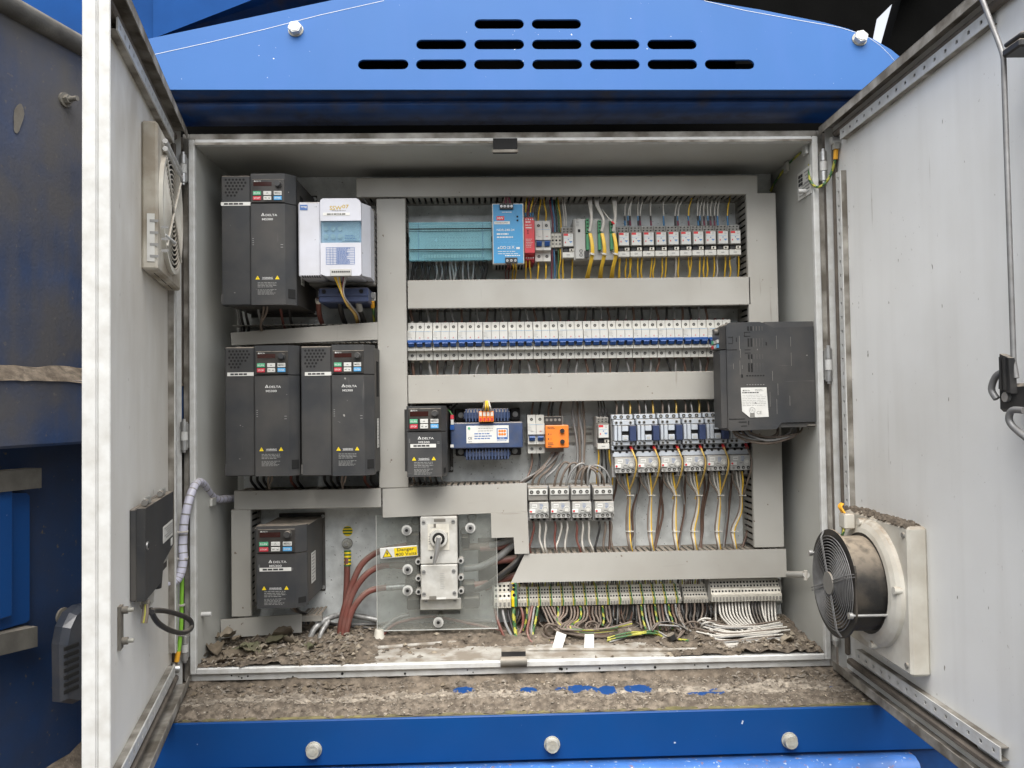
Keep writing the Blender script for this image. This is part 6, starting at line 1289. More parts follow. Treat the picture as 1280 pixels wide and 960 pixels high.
for i, (P, r_, m, lab) in enumerate((([(520, 681, .168), (500, 683, .166), (484, 686, .164)], .0062, 'w_tan', 'dusty sleeve of the highest supply cable behind the acrylic'), ([(516, 709, .163), (500, 706, .160), (487, 707, .158)], .0068, 'w_tan', 'dusty sleeve of the middle supply cable behind the acrylic'), ([(518, 733, .164), (500, 733.5, .160), (483, 735, .157)], .0066, 'braid', 'grey sleeve of the lowest supply cable behind the acrylic'))):
    wire(P, r_, m, lab, 'cable sleeves', 'sleeve', name='cable_sleeve', k=4, n=10)
for i, (P, r_, m, lab) in enumerate((([(578, 684, .165), (598, 683, .165), (620, 682, .165), (640, 676, .168), (650, 670, .17)], .0075, 'w_tan', 'thick dusty cable leaving the right side of the switch, topmost'), ([(612, 682, .155), (628, 678, .155), (640, 674, .16), (650, 672, .17)], .0062, 'w_grey', 'thick grey cable leaving the right side of the switch near the top'),
        ([(600, 686, .16), (624, 684, .16), (642, 678, .165)], .0058, 'w_red', 'reddish cable under the topmost grey cable right of the switch'), ([(580, 711, .165), (600, 708, .162), (622, 697, .158), (640, 682, .160), (650, 674, .168)], .0070, 'w_grey', 'thick grey cable rising steeply right of the switch'),
        ([(612, 702, .165), (628, 700, .166), (646, 698, .168)], .0078, 'w_red', 'short thick oxide red cable in the middle right of the switch'), ([(580, 738, .166), (606, 733, .162), (628, 718, .152), (644, 704, .15), (655, 690, .16)], .0068, 'w_black', 'thick black cable rising from the bottom right of the switch'), ([(606, 735, .17), (626, 726, .168), (646, 718, .17)], .0066, 'w_red', 'short oxide red cable beneath the black cable right of the switch'), ([(578, 735, .17), (592, 732, .168), (610, 730, .168)], .0080, 'w_red', 'dusty red cable end at the lower right terminal of the switch'))):
    wire(P, r_, m, lab, 'heavy load cables', 'cable', name='cable', k=5, n=10)
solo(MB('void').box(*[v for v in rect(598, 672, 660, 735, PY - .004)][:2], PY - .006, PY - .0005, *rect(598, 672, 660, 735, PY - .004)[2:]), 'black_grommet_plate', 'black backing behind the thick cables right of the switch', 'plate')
# floor-level hoses left of the switch
for P, r_, m, lab in (([(386, 803, .12), (393, 786, .13), (408, 774, .15), (430, 768, .175), (452, 771, .18), (472, 775, .18)], .0062, 'braid', 'grey braided hose arching to the right behind the red cables'), ([(398, 806, .12), (402, 790, .13), (411, 776, .15)], .0052, 'braid', 'short grey braided hose standing beside the longer braided hose'),
        ([(474, 793, .14), (482, 783, .15), (496, 773, .165), (512, 768, .17)], .0048, 'w_grey', 'grey cable rising behind the bottom left of the acrylic'), ([(478, 794, .14), (492, 781, .155), (515, 774, .165), (545, 771, .17), (590, 780, .17), (640, 792, .15)], .0034, 'w_red', 'thin reddish cable running behind the acrylic along the floor'), ([(404, 778, .17), (450, 784, .18), (520, 786, .185), (600, 780, .185)], .0030, 'w_black', 'black wire lying at the back of the cabinet floor'), ([(404, 781, .175), (460, 780, .185), (540, 776, .19), (615, 776, .19)], .0030, 'w_grey', 'grey wire lying at the back of the cabinet floor')):
    wire(P, r_, m, lab, 'floor level cables', 'cable', name='cable', k=6, n=8)
b = MB('stone'); p = at(425, 806, .115); b.cyl(p + Vector((-.0, 0, -.012)), p + Vector((0, 0, .010)), .0165, 'stone', 8, r2=.0145, smooth=False); b.cyl(p + Vector((0, 0, .0101)), p + Vector((0, 0, .0105)), .0085, 'void', 8)
solo(b, 'cable_gland', 'mud caked cable gland where the red cables enter the floor', 'gland')
b = MB('cream'); p = at(474, 792, .14); b.cyl(p + Vector((0, 0, -.010)), p + Vector((0, 0, .009)), .012, 'cream', 12, r2=.0085); solo(b, 'cable_gland', 'cream cable gland at the bottom left corner of the acrylic', 'gland')

# ---------------------------------------------------------------- terminal strips
def terminal(mb, x, pw, z0, z1, Y, mats, tall=False):
    a, c = x + .0002, x + pw - .0002; h = z1 - z0; m0, m1 = mats
    for (p, q, m) in ((a, (a + c) / 2 if m0 != m1 else c, m0),) + ((((a + c) / 2, c, m1),) if m0 != m1 else ()):
        mb.prism([(PY - .009, z0 + .004), (Y + .012, z0), (Y + .003, z0 + .001), (Y, z0 + h * .36), (Y + .006, z0 + h * .38), (Y + .010, z0 + h * .62), (Y + .016, z0 + h * .64), (Y + .022, z1), (PY - .009, z1)], 'x', p, q, m)
    for f, y in ((.50, .0077), (.70, .0172), (.86, .0197)): mb.dot((a + c) / 2, Y + y, z0 + h * f, pw * .30, 'void', 6, .0012)
    mb.box(a + pw * .22, c - pw * .22, Y + .0006, Y + .002, z0 + h * .10, z0 + h * .26, 'greyp') if m0 == 'cream' else None
def strip(label, u0, u1, v0, v1, n, Y, pattern, sub=0):
    x0, x1, z0, z1 = rect(u0, v0, u1, v1, Y); pw = (x1 - x0) / n
    zl0, zr0 = at(u0, v1, Y).z, at(u1, v1, Y).z
    root = thing('terminal_strip', label, 'terminal strip', ((x0 + x1) / 2, PY, (z0 + z1) / 2), 'terminal strips'); proto = {}
    for i in range(n):
        k = pattern(i)
        if k not in proto:
            b = MB(k[0]); terminal(b, x0 + pw * i, pw, z0, z1, Y, k); proto[k] = (b.build('terminal', root), i)
        else:
            o, j = proto[k]; c = o.copy(); COL.objects.link(c); c.parent = root; c.location.x = pw * (i - j)
    for c in root.children: pass
    e = MB('greyp').box(x0 - .004, x0 - .0004, Y + .014, PY - .008, z0 + .003, z1 - .002); e.box(x1 + .0004, x1 + .004, Y + .014, PY - .008, z0 + .003, z1 - .002); e.build('end_bracket', root)
    return root
CR = ('cream', 'cream'); GY = ('yellow', 'green')
strip('four wide cream terminals at the left end of the bottom rail', 617.5, 638.5, 731, 761, 4, .140, lambda i: CR)
strip('one wide green and yellow earth terminal after the four cream ones', 639.3, 646.3, 730.5, 759.5, 1, .138, lambda i: GY)
strip('long row of narrow cream terminals with green yellow earth terminals between', 647.5, 852, 735.3, 757, 57, .145, lambda i: ('t_yel', 't_grn') if i % 4 == 3 else CR)
strip('short row of narrow cream terminals before the tall white wired row', 855.5, 887.5, 734, 754.5, 9, .145, lambda i: CR)
strip('tall stepped cream terminal row with white wires at the right end', 890, 977.5, 726.5, 752.5, 21, .130, lambda i: CR)
# rail and dark wiring above the strips
R = random.Random(41)
b = MB('w_black')
for i in range(120):
    u = 650 + i * 2.6 + R.uniform(-.8, .8)
    if u > 965: break
    m = R.choice(('w_black', 'w_black', 'w_brown', 'w_grey', 'w_tan')) if i % 6 else 'w_gy'
    b.tube([at(u, 741, .170), at(u + R.uniform(-1, 1), 732, .172), at(u + R.uniform(-2, 2), 722, .18)], .0014, m, 5)
o = b.build('terminal_feed_wiring', None, True); o['label'] = 'dark row of thin wires above the terminal strips'
b = MB('w_black')
for i in range(150):
    u = R.uniform(648, 892); d = R.uniform(14, 34); m = R.choice(('w_tan', 'w_black', 'w_brown', 'w_grey', 'w_tan', 'w_black')); s_ = R.uniform(-14, 14)
    P = [(u, 756, .162), (u + s_ * .1, 756 + d * .4, .160), (u + s_ * .5, 756 + d * .8, .165), (u + s_, 756 + d, .165 + R.uniform(0, .02))]
    if i % 3 == 0: P.append((u + s_ * 1.8, 752 + d, .18))
    if i % 11 == 0: P = [(u, 778, .16), (u + 12, 786 + R.uniform(-4, 4), .15), (u + 34, 790 + R.uniform(-5, 5), .15), (u + 60, 784 + R.uniform(-5, 5), .16)]
    b.tube(smooth([at(*p) for p in P], 3), .0019, m, 5)
o = b.build('background_wiring', None, True); o['label'] = 'dense tangle of dark wires hanging behind the clearer wires under the terminals'
# wires below the strips: the clearest ones are objects
def tw(P, r, m, lab, stripe=None): wire(P, r, m, lab, 'wires below the terminal strips', stripe=stripe, k=5, n=6)
tw([(619, 758, .155), (620, 768, .145), (625, 784, .135), (631, 798, .13)], .0030, 'w_red', 'oxide red wire under the first wide terminal')
tw([(628, 758, .155), (629, 768, .145), (633, 782, .135), (639, 794, .13)], .0030, 'w_grey', 'grey wire under the second wide terminal')
tw([(634.5, 758, .155), (636, 770, .148), (640, 784, .14), (643, 795, .135)], .0028, 'w_black', 'black wire under the third wide terminal')
tw([(642.5, 758, .15), (642, 770, .142), (643.5, 784, .138), (645, 796, .13)], .0038, 'w_gy', 'thick yellow green wire under the wide earth terminal', 'w_gg')
tw([(650, 757, .155), (653.5, 768, .145), (653, 783, .14), (647, 796, .13)], .0028, 'w_red', 'reddish wire curving left just right of the wide earth terminal')
tw([(658.5, 757, .155), (659, 770, .148), (656.5, 780, .145), (653, 788, .14)], .0025, 'w_gg', 'green wire under the first narrow earth terminal', 'w_gy')
tw([(665.5, 757, .15), (662, 774, .135), (659, 790, .125), (664, 802, .11), (674, 808, .10), (684, 807, .10), (691, 803, .105)], .0028, 'w_red', 'long reddish brown wire looping low towards the left paper tag')
tw([(662, 757, .152), (661, 772, .14), (663, 790, .13), (668, 800, .12)], .0026, 'w_tan', 'dusty brown wire falling beside the long reddish loop')
tw([(668.5, 757, .152), (666, 772, .14), (664.5, 788, .13), (668, 800, .12)], .0024, 'w_grey', 'grey wire falling beside the long reddish loop')
tw([(672.5, 757, .15), (670, 774, .138), (666.5, 790, .128), (668, 801, .118), (677, 805, .108), (687, 801, .11)], .0026, 'w_gy', 'yellow green wire looping low towards the left paper tag', 'w_gg')
bundle('loom of dusty brown wires swept together under the long terminal row', (720, 780, .12))
for i in range(22):
    u = 677 + i * 4.0
    if i < 4: P = [(u, 757, .152), (u + 5, 768, .142), (u + 9 + i, 778, .13), (u + 18, 788, .115), (730 + i, 795 - i, .105), (762, 796 - i, .11)]
    elif i < 9: P = [(u, 757, .152), (u + (1 if i < 6 else -1), 767, .145), (u - 3 * (i - 5), 778, .128), (700 + i * 2, 787 - (i - 4), .11), (735, 796 - i, .105), (772, 791 - i * .6, .11)]
    elif i < 15: P = [(u, 757, .152), (u + 1.5, 766, .146), (u - 1, 775, .13), (u - 10, 781, .115), (u - 8, 787, .105), (745 + i, 791 - i * .4, .105), (790, 782 - (i - 9) * 1.0, .11)]
    else: P = [(u, 757, .152), (u + .5 * (i - 17), 768, .15), (u + 2, 778 - (i % 3) * 3, .145), (u + 4 * ((i % 3) - 1), 786 - (i % 3) * 4, .14)]
    gy = i % 7 == 5
    if gy: tw(P, .0023, 'w_gy', f'yellow green wire in the brown loom under the long terminal row, {ORD[i // 7]} such wire', 'w_gg')
    else: tw(P, .0022, 'w_tan' if i % 4 != 3 else 'w_brown', f'{"dusty" if i % 4 != 3 else "dark"} brown wire in the loom under the long terminal row, {"number" if 0 else ORD[i] if i < 16 else ORD[21 - i] + " last"} from the left')
for i, (cu, cv, ru, rv) in enumerate(((687, 786, 7, 6), (691, 788, 9, 7), (740, 783, 8, 6), (741, 784, 5, 4), (690, 790, 12, 8))):
    P = [(cu + ru * math.cos(a), cv + rv * math.sin(a), .118 + .010 * math.sin(a + i)) for a in [k * PI / 6 + i for k in range(11)]]
    tw(P, .0022, 'w_tan', f'coiled spare brown wire {"behind the left paper tag" if i != 2 and i != 3 else "above the right paper tag"}, {("small inner", "middle", "outer", "inner", "outer")[i]} turn')
bundle(None, None)
# earth looms lying on the floor
lo = 0
for (pts, n, nm) in (([(760, 800, .10), (790, 793, .105), (818, 790, .11), (835, 796, .105), (858, 803, .085), (872, 804, .085)], 6, 'green and yellow earth wire in the long loom lying on the floor'), ([(846, 800, .09), (853, 793, .10), (858, 786, .11), (850, 778, .13), (848, 760, .15)], 4, 'wire rising from the floor loom to the end of the long row'), ([(891, 818, .045), (910, 813, .055), (935, 809, .07), (948, 804, .085), (955, 795, .10), (955, 788, .11)], 6, 'yellow green wire in the short loose bundle at the front right'), ([(815, 790, .11), (822, 782, .12), (836, 779, .12), (850, 785, .11), (862, 790, .10)], 4, 'brown and green wire arching above the floor loom')):
    bundle(('loom of green yellow and brown wires lying along the cabinet floor', 'short bundle rising from the floor loom to the end of the long row', 'loose bundle of green and yellow earth wires at the front right of the floor', 'bundle of brown wires arching over the floor loom')[lo], pts[2], 'wire_loom', 'wire loom')
    for k in range(n):
        R_ = random.Random(k + lo * 9); q = [(u + R_.uniform(-2, 2), v + R_.uniform(-3.0, 3.0), y + R_.uniform(-.006, .006)) for u, v, y in pts]
        g = lo in (0, 2) and k % 3 != 2
        tw(q, .0019, 'w_gg' if g else ('w_tan', 'w_black', 'w_grey')[k % 3], f'{nm}, {ORD[k]} strand', 'w_gy' if g else None)
    lo += 1; bundle(None, None)
solo(MB('black').cyl(at(838, 793, .088), at(841, 799, .088), .009, n=10), 'cable_tie', 'black cable tie round the floor loom of earth wires', 'cable tie')
for i in range(13):
    u = 797 + i * 4.3
    P = [(u, 756 - i * .1, .152), (u + 1.2, 766, .148), (u + (3 if i < 8 else 5), 776, .14), (u + 5 + (i % 3), 786 + (i % 4), .125)]
    g = i % 4 == 1
    tw(P, .0022, 'w_gy' if g else ('w_tan', 'w_brown', 'w_grey')[i % 3], f'{"yellow green" if g else ("dusty brown", "dark brown", "grey")[i % 3]} wire under the right half of the long terminal row, {ORD[i]} from the left', 'w_gg' if g else None)
for i in range(6): tw([(858 + i * 5, 753, .15), (858 + i * 5 + .5, 764, .15), (858 + i * 4.5, 774, .145), (866 + i * 2, 785, .14)], .0021, 'w_black' if i % 2 else 'w_tan', f'{"black" if i % 2 else "dusty brown"} wire under the short narrow terminal row, {ORD[i]} from the left')
R = random.Random(51)
for i in range(19):
    u = 894.5 + i * 4.1; m = 'w_black' if i in (11, 12, 13) else 'w_white'
    e = 905 + i * 3.4
    P = [(u, 751, .145), (u + .6, 758, .14), (u + 3, 770, .125), (u + 9 + (4 if i < 9 else 0), 781, .105), (e + 20 + R.uniform(-5, 5), 786 + R.uniform(-3, 7), .085)]
    if i == 0: P = [(u, 751, .145), (u, 765, .145), (u + .5, 778, .14)]
    if i > 14: P = [(u, 751, .145), (u + .6, 764, .14), (u + 2, 776, .12), (u + 6, 786, .10), (u + 9, 789, .095)]
    tw(P, .0021, m, f'{m[2:]} wire under the tall terminal row at the right, {ORD[i] if i < 16 else ORD[18 - i] + " last"} from the left')
bundle('thick loom of white wires lying on the cabinet floor at the right', (915, 790, .09), 'wire_loom', 'wire loom')
for i in range(15):
    y = .10 - i * .0034; v = 777 + i * 2.1
    P = [(873 + R.uniform(-4, 16), v - 2 + R.uniform(-3, 3), y + .02), (896 + R.uniform(-3, 3), v + 3, y), (920, v + 6 + R.uniform(-2, 2) - i * .4, y - .006), (945 + R.uniform(-4, 4), v + 4 - i * .4, y), (970 + R.uniform(-10, 18), v - 1 - i * .2, y + .01)]
    tw(P, .0019, ('w_white', 'w_white', 'w_grey')[i % 3] if i % 5 else 'w_tan', f'{"white" if i % 5 else "dusty brown"} wire lying in the white loom on the cabinet floor, {ORD[i]} from the back')
bundle('coiled spare white and brown wire left of the white loom', (885, 780, .11), 'wire_coil', 'wire coil')
for i, (cu, cv) in enumerate(((883, 779), (887, 783), (890, 781), (866, 781))):
    tw([(cu + (11 - i) * math.cos(a), cv + (6 - i * .7) * math.sin(a), .11 + .008 * math.sin(a)) for a in [k * PI / 6 + i for k in range(11)]], .0021, 'w_white' if i < 2 else 'w_tan', f'coiled {"white" if i < 2 else "dusty brown"} spare wire left of the white loom, {ORD[i]} coil')
bundle(None, None)
for i, (pts, lab) in enumerate((([(696, 789), (708, 793.5), (701, 815.5), (698.5, 816), (690.5, 809)], 'left one of two white paper cable tags hanging over the floor'), ([(731, 793), (742.5, 793), (742.5, 819), (740, 820), (730, 814.5)], 'right one of two white paper cable tags hanging over the floor'))):
    Y = .080 if i == 0 else .075; P = [at(u, v, Y - (v - 790) * .0004) for u, v in pts]; n = len(P)
    b = MB('paper').add(P + [p + Vector((0, .0012, 0)) for p in P], [tuple(range(n)), tuple(range(n, 2 * n))[::-1]] + [(k, (k + 1) % n, n + (k + 1) % n, n + k) for k in range(n)])
    solo(b, 'cable_tag', lab, 'tag', 'paper cable tags')
# wires under the drives
for i, (u, v) in enumerate(((330, 383), (334, 383), (300, 390), (296, 390), (306, 388), (350, 386), (360, 384), (322, 386))):
    w_ = i < 2
    wire([(u, v - 4, .06 if w_ else .12), (u - (1 if w_ else -2), v + 8, .07 if w_ else .13), (326 if w_ else u + 5, v + 22, .09 if w_ else .15), (326.5 + i if w_ else u + (10 if i > 4 else 2), v + 30, .12 if w_ else .165)], .0022 if w_ else .0030, 'w_tan' if w_ else ('w_black', 'w_red', 'w_black', 'w_grey')[i % 4], f'{"dusty brown" if w_ else ("black", "red", "black", "grey")[i % 4]} wire below the upper left drive, {ORD[i]} counted', 'wires below the drives')
for d_, U in ((0, 340), (1, 432)):
    for i, du in enumerate((-4, 0, -26, -18, 24, 32, -10)):
        w_ = i < 2; u = U + du
        wire([(u, 594, .06 if w_ else .13), (u - (1 if w_ else 0), 601, .075 if w_ else .14), (U - 4 if w_ else u + 5, 608, .11 if w_ else .15), (U - 2 + i if w_ else u + 9, 613, .15 if w_ else .17)], .0022 if w_ else .003, 'w_tan' if w_ else ('w_black', 'w_red', 'w_black')[i % 3], f'{"dusty brown" if w_ else ("black", "red", "black")[i % 3]} wire below the {("left", "right")[d_]} one of the paired drives, {ORD[i]} counted', 'wires below the drives')
for i in range(6): wire([(516 + i * 7, 594, .10), (517 + i * 7, 599, .13), (519 + i * 7, 604, .15)], .0024, ('w_tan', 'w_black', 'w_grey')[i % 3], f'{("dusty brown", "black", "grey")[i % 3]} wire below the small drive by the transformer, {ORD[i]} from the left', 'wires below the drives')
for i in range(3): wire([(362 + i * 4, 757, .10), (368 + i * 3, 764, .12), (376 + i * 4, 766 + i, .15), (381 + i * 2, 780, .15)], .003, ('w_grey', 'w_tan', 'w_black')[i], f'{("grey", "dusty brown", "black")[i]} wire at the lower right of the bottom left drive', 'wires below the drives')

# ---------------------------------------------------------------- right side wall fittings
x = WI - .001; b = MB('paper')
yA, yB = .06, .135
pA = lambda u, v: None
def wallhit(u, v): d = ray(u, v); t = (x - CP.x) / d.x; return CP + d * t
a = wallhit(1014, 214); c = wallhit(998, 244); y0_, y1_ = a.y, c.y
zt_, zb3 = wallhit(1006, 214).z + .004, wallhit(1006, 244).z - .004
b.box(x - .001, x, y0_, y1_, zb3, zt_, 'paper')
for i in range(3):
    for j in range(2): b.box(x - .0016, x - .001, y1_ - .014 - j * .011, y1_ - .005 - j * .011, zt_ - .012 - i * .008, zt_ - .006 - i * .008, 'paperink')
for i in range(6): b.box(x - .0016, x - .001, y0_ + .006, y0_ + .03 - (i % 3) * .004, zt_ - .006 - i * .007, zt_ - .008 - i * .007, 'inkgrey')
for i in range(4): b.box(x - .0016, x - .001, y0_ + .008, y1_ - .008 - i * .004, zb3 + .006 + i * .006, zb3 + .0075 + i * .006, 'inkgrey')
solo(b, 'rating_plate', 'rating plate with a black emblem high on the right inner wall', 'label')
for u, v in ((985, 208), (1008, 186)):
    d = ray(u, v); t = (x - CP.x) / d.x; p = CP + d * t; MB('cream').box(x - .006, x, p.y - .010, p.y + .010, p.z - .012, p.z + .008, 'ral', b=.001).build('tie_mount', cab)
wire([(963, 239, .19), (970, 226, .17), (985, 206, .12), (1000, 192, .06), (1007, 187, .035), (1012, 196, .025), (1011.5, 215, .015), (1013, 226, .004), (1019, 233, -.006), (1026, 233, -.015), (1034, 226, -.02), (1040, 214, -.025), (1044, 200, -.03)], .0026, 'w_gy', 'yellow green earth wire looping from the roof corner to the right door', 'earth wires', k=5, stripe='w_gg')
p0, p1, p2 = at(1044.3, 199, -.03), at(1045, 187, -.033), at(1045, 176, -.035)
solo(MB('ferrule_o').cyl(p0, p1, .0042, n=10), 'ferrule', 'orange ferrule on the earth wire at the top of the right door', 'ferrule')
solo(MB('zinc').box(p2.x - .006, p2.x + .004, p2.y - .006, p2.y + .004, p1.z, p2.z - .002, 'zinc').cyl(p2 + Vector((-.010, 0, 0)), p2 + Vector((.008, 0, 0)), .0075, 'steel', 12), 'earth_lug', 'steel earth lug and bolt at the top hinge side of the right door', 'lug')
wire([(980, 717.5, .15), (992, 718, .10), (1000, 718.2, .07), (1008, 718.5, .04)], .0065, 'lgrey', 'grey conduit crossing from the trunking to the right door fan', 'conduits', 'conduit', name='conduit', n=10)
solo(MB('w_white').tube([at(1007, 716 + k, .042) for k in range(-3, 12, 3)], .004, n=6), 'cable_tie', 'pale cable tie on the conduit by the fan', 'cable tie')

# ---------------------------------------------------------------- left side conduit and earth wire
P = smooth([at(*p) for p in ((292, 623, .15), (282, 623.5, .13), (272, 624, .11), (262, 617, .08), (254, 605, .04), (247, 603, .012), (241, 612, -.008), (235, 630, -.022), (230, 655, -.03), (228.5, 680, -.035), (229, 700, -.04), (226, 716, -.045), (221, 725, -.05), (213, 728, -.055), (205, 731, -.06))], 14)
solo(MB('conduit').tube(P, .0076, 'conduit', 12, 'greyp', band=7), 'spiral_conduit', 'lavender spiral wrapped conduit arching from the trunking to the left door box', 'conduit')
for v in (664, 697): p = at(228, v, -.034); solo(MB('w_white').tube([(p.x + .0092 * math.cos(a), p.y + .0092 * math.sin(a), p.z) for a in [k * PI / 7 for k in range(14)]], .0013, n=5, closed=True).box(p.x - .014, p.x + .014, p.y - .0115, p.y - .0095, p.z - .001, p.z + .001), 'cable_tie', f'{"upper" if v == 664 else "lower"} white cable tie on the lavender conduit', 'cable tie', 'ties on the lavender conduit')
d = ray(264, 626); t = (-WI - CP.x) / d.x; p = CP + d * t; MB('cream').box(-WI, -WI + .006, p.y - .012, p.y + .012, p.z - .010, p.z + .006, 'ral', b=.001).build('tie_mount', cab)
wire([(227.5, 722, -.03), (227, 750, -.03), (226.5, 780, -.03), (225, 800, -.032), (223, 815, -.035)], .0038, 'w_bgreen', 'bright green earth wire running down beside the left hinge', 'earth wires', n=8)
solo(MB('ferrule_o').cyl(at(223, 814, -.035), at(220.8, 827, -.037), .0046, n=8), 'ferrule', 'orange ferrule at the foot of the green earth wire', 'ferrule')
solo(MB('steel').cyl(at(216, 836, -.04), at(224, 836, -.035), .0075, n=12).cyl(at(214, 836, -.042), at(217, 836, -.04), .011, n=14), 'earth_bolt', 'steel bolt below the green earth wire on the left door', 'bolt')
b = MB('w_white')
for v in (756, 793): b.box(*[q for q in (at(224, v, -.03).x, at(231, v, -.03).x)], -.036, -.028, at(226, v + 1, -.03).z, at(226, v - 1, -.03).z)
solo(b, 'cable_tie', 'two white ties holding the green earth wire', 'cable tie')
# ---------------------------------------------------------------- door-mounted units
def dcol(side, u, v, s):                        # pixel -> (n, z) on the plane s = const of a door
    Mx = (DML if side < 0 else DMR).inverted(); c = Mx @ CP; d = Mx.to_3x3() @ ray(u, v); t = (s - c.x) / d.x; p = c + d * t; return p.y, p.z
NS = -.0268                                      # inner skin of a door
def ringpts(s, n, z, r, k=28, a0=0): return [(s + r * math.cos(2 * PI * i / k + a0), n, z + r * math.sin(2 * PI * i / k + a0)) for i in range(k)]
def annulus(b, s, z, r0, r1, n0, n1, m, k=32):
    for A, B_ in (((r0, n0), (r1, n0)), ((r1, n0), (r1, n1)), ((r1, n1), (r0, n1)), ((r0, n1), (r0, n0))):
        P, Q = ringpts(s, A[1], z, A[0], k), ringpts(s, B_[1], z, B_[0], k); b.add(P + Q, [(i, (i + 1) % k, k + (i + 1) % k, k + i) for i in range(k)], m, True)
def right_fan():
    sb, _ = dhit(1, 1162, 750, NS); n1 = dcol(1, 1137, 750, sb)[0]; zt = dcol(1, 1137, 659, sb)[1]; zb = dcol(1, 1139, 847, sb)[1]; sa = dhit(1, 1055, 720, n1)[0]
    sc, zc = (sa + sb) / 2 - .004, (zt + zb) / 2 + .004
    root = thing('door_fan', 'dusty black ventilation fan in a cream housing on the right door', 'fan', DMR @ Vector((sc, NS, zc)))
    def D(m): b = MB(m); b.M = DMR; return b
    hs_ = D('fancream').box(sa, sb, NS, n1, zb, zt, 'fancream', b=.004).build('housing', root)
    for s, z in ((sa + .012, zt - .014), (sb - .012, zt - .014), (sb - .012, zb + .014), (sa + .012, zb + .014)):
        D('steel').cyl((s, n1, z), (s, n1 + .0025, z), .0042, 'greyp', 10).build('screw', hs_)
    b = D('fancream'); rs = ((.104, 0), (.103, .006), (.098, .011), (.090, .015), (.082, .016), (.082, .004))
    for (r0, h0), (r1, h1) in zip(rs, rs[1:]):
        P, Q = ringpts(sc, n1 + h0, zc, r0, 40), ringpts(sc, n1 + h1, zc, r1, 40); b.add(P + Q, [(i, (i + 1) % 40, 40 + (i + 1) % 40, 40 + i) for i in range(40)], 'fancream', True)
    b.build('mounting_ring', root)
    for a in (.1, 1.7, 3.3, 4.9):
        s, z = sc + .099 * math.cos(a), zc + .099 * math.sin(a); D('fancream').cyl((s, n1 + .004, z), (s, n1 + .016, z), .006, 'fancream', 10).build('boss', root)
    nf = n1 + .066; rb = .0765
    b = D('fanblack'); annulus(b, sc, zc, rb - .004, rb, n1 + .010, nf, 'fanblack', 40)
    def flange(n0, n2):
        k = 48; P = []
        for i in range(k):
            a = 2 * PI * i / k; s, z = .088 * math.cos(a), .088 * math.sin(a); P.append((max(-.0795, min(.0795, s)), z))
        Q = [(.0725 * math.cos(2 * PI * i / k), .0725 * math.sin(2 * PI * i / k)) for i in range(k)]
        for n in (n0, n2): b.add([(sc + s, n, zc + z) for s, z in P + Q], [(i, (i + 1) % k, k + (i + 1) % k, k + i) for i in range(k)], 'fanblack')
        for L in (P, Q): b.add([(sc + s, n0, zc + z) for s, z in L] + [(sc + s, n2, zc + z) for s, z in L], [(i, (i + 1) % k, k + (i + 1) % k, k + i) for i in range(k)], 'fanblack')
    flange(nf - .003, nf); flange(n1 + .012, n1 + .015)
    b.build('fan_frame', root)
    b = D('black').cyl((sc, n1 + .02, zc), (sc, nf - .006, zc), .038, 'black', 24); b.cyl((sc, n1 + .006, zc), (sc, n1 + .0065, zc), .072, 'void', 32); hub = b.build('motor_hub', root)
    for i in range(7):
        a = 2 * PI * i / 7; b = D('black'); P = []
        for r, da, tw_ in ((.0385, 0, .016), (.055, .12, .014), (.070, .22, .011)):
            for q in (-1, 1):
                aa = a + da + q * .30 * (.0385 / r + .35); P.append((sc + r * math.cos(aa), n1 + .037 + q * tw_, zc + r * math.sin(aa)))
        b.add(P, [(0, 1, 3, 2), (2, 3, 5, 4)], 'black'); b.build('fan_blade', hub)
    g = D('guard')
    for k in range(13):
        r = .018 + k * .0049; g.tube(ringpts(sc, nf + .006 - .0035 * (k / 12) ** 3, zc, r, 40), .00095, 'guard', 5, closed=True)
    for a in (.35, .35 + PI / 2, .35 + PI, .35 + 3 * PI / 2):
        for q in (-.0022, .0022):
            u_, w_ = math.cos(a), math.sin(a); g.tube([(sc + u_ * r - w_ * q, nf + .0078 - (.006 if r > .079 else 0), zc + w_ * r + u_ * q) for r in (.012, .05, .076, .086)], .0008, 'guard', 5)
    g.build('wire_guard', root)
    D('greyp').cyl((sc, nf + .006, zc), (sc, nf + .0095, zc), .0185, 'greyp', 22).build('guard_badge', root)
    for a in (-.42, 2.7):
        s, z = sc + .083 * math.cos(a), zc + .083 * math.sin(a); D('steel').cyl((s, nf + .009, z), (s, n1, z), .0022, 'steel', 8).cyl((s, nf + .010, z), (s, nf + .004, z), .0052, 'steel', 10).build('long_screw', root)
    b = D('dirt'); R = random.Random(3)
    for k in range(260):
        s = sa + .008 + (sb - sa - .014) * R.random(); n = NS + .006 + (n1 - NS - .008) * R.random(); q = R.uniform(.002, .0062); b.cyl((s, n, zt - .001), (s + R.uniform(-.003, .003), n, zt + q * .9), q, 'dirt', 5, r2=q * .4, smooth=True)
    b.build('dust_clump', root, True)
    c = D('fancream'); s, z = dhit(1, 1055, 650, n1 + .03)
    c.box(s - .012, s + .012, n1 + .016, n1 + .034, z - .014, z + .012, 'fancream', b=.002).build('connector_block', root)
    w = MB('ferrule_o'); w.M = DMR
    for k in range(3): w.tube(smooth([(s - .006 + k * .005, n1 + .03, z + .012), (s - .010 + k * .005, n1 + .034, z + .022), (s - .008 + k * .004, n1 + .03, z + .028)], 4), .0018, 'ferrule_o', 6)
    w.build('lead_wire', root); w = MB('w_gy'); w.M = DMR; w.tube(smooth([(s, n1 + .03, z - .012), (s + .004, n1 + .034, z - .022), (s - .006, n1 + .036, z - .032), (s + .0, n1 + .03, z - .040)], 4), .0022, 'w_gy', 6, 'w_gg'); w.build('lead_wire', root)
right_fan()
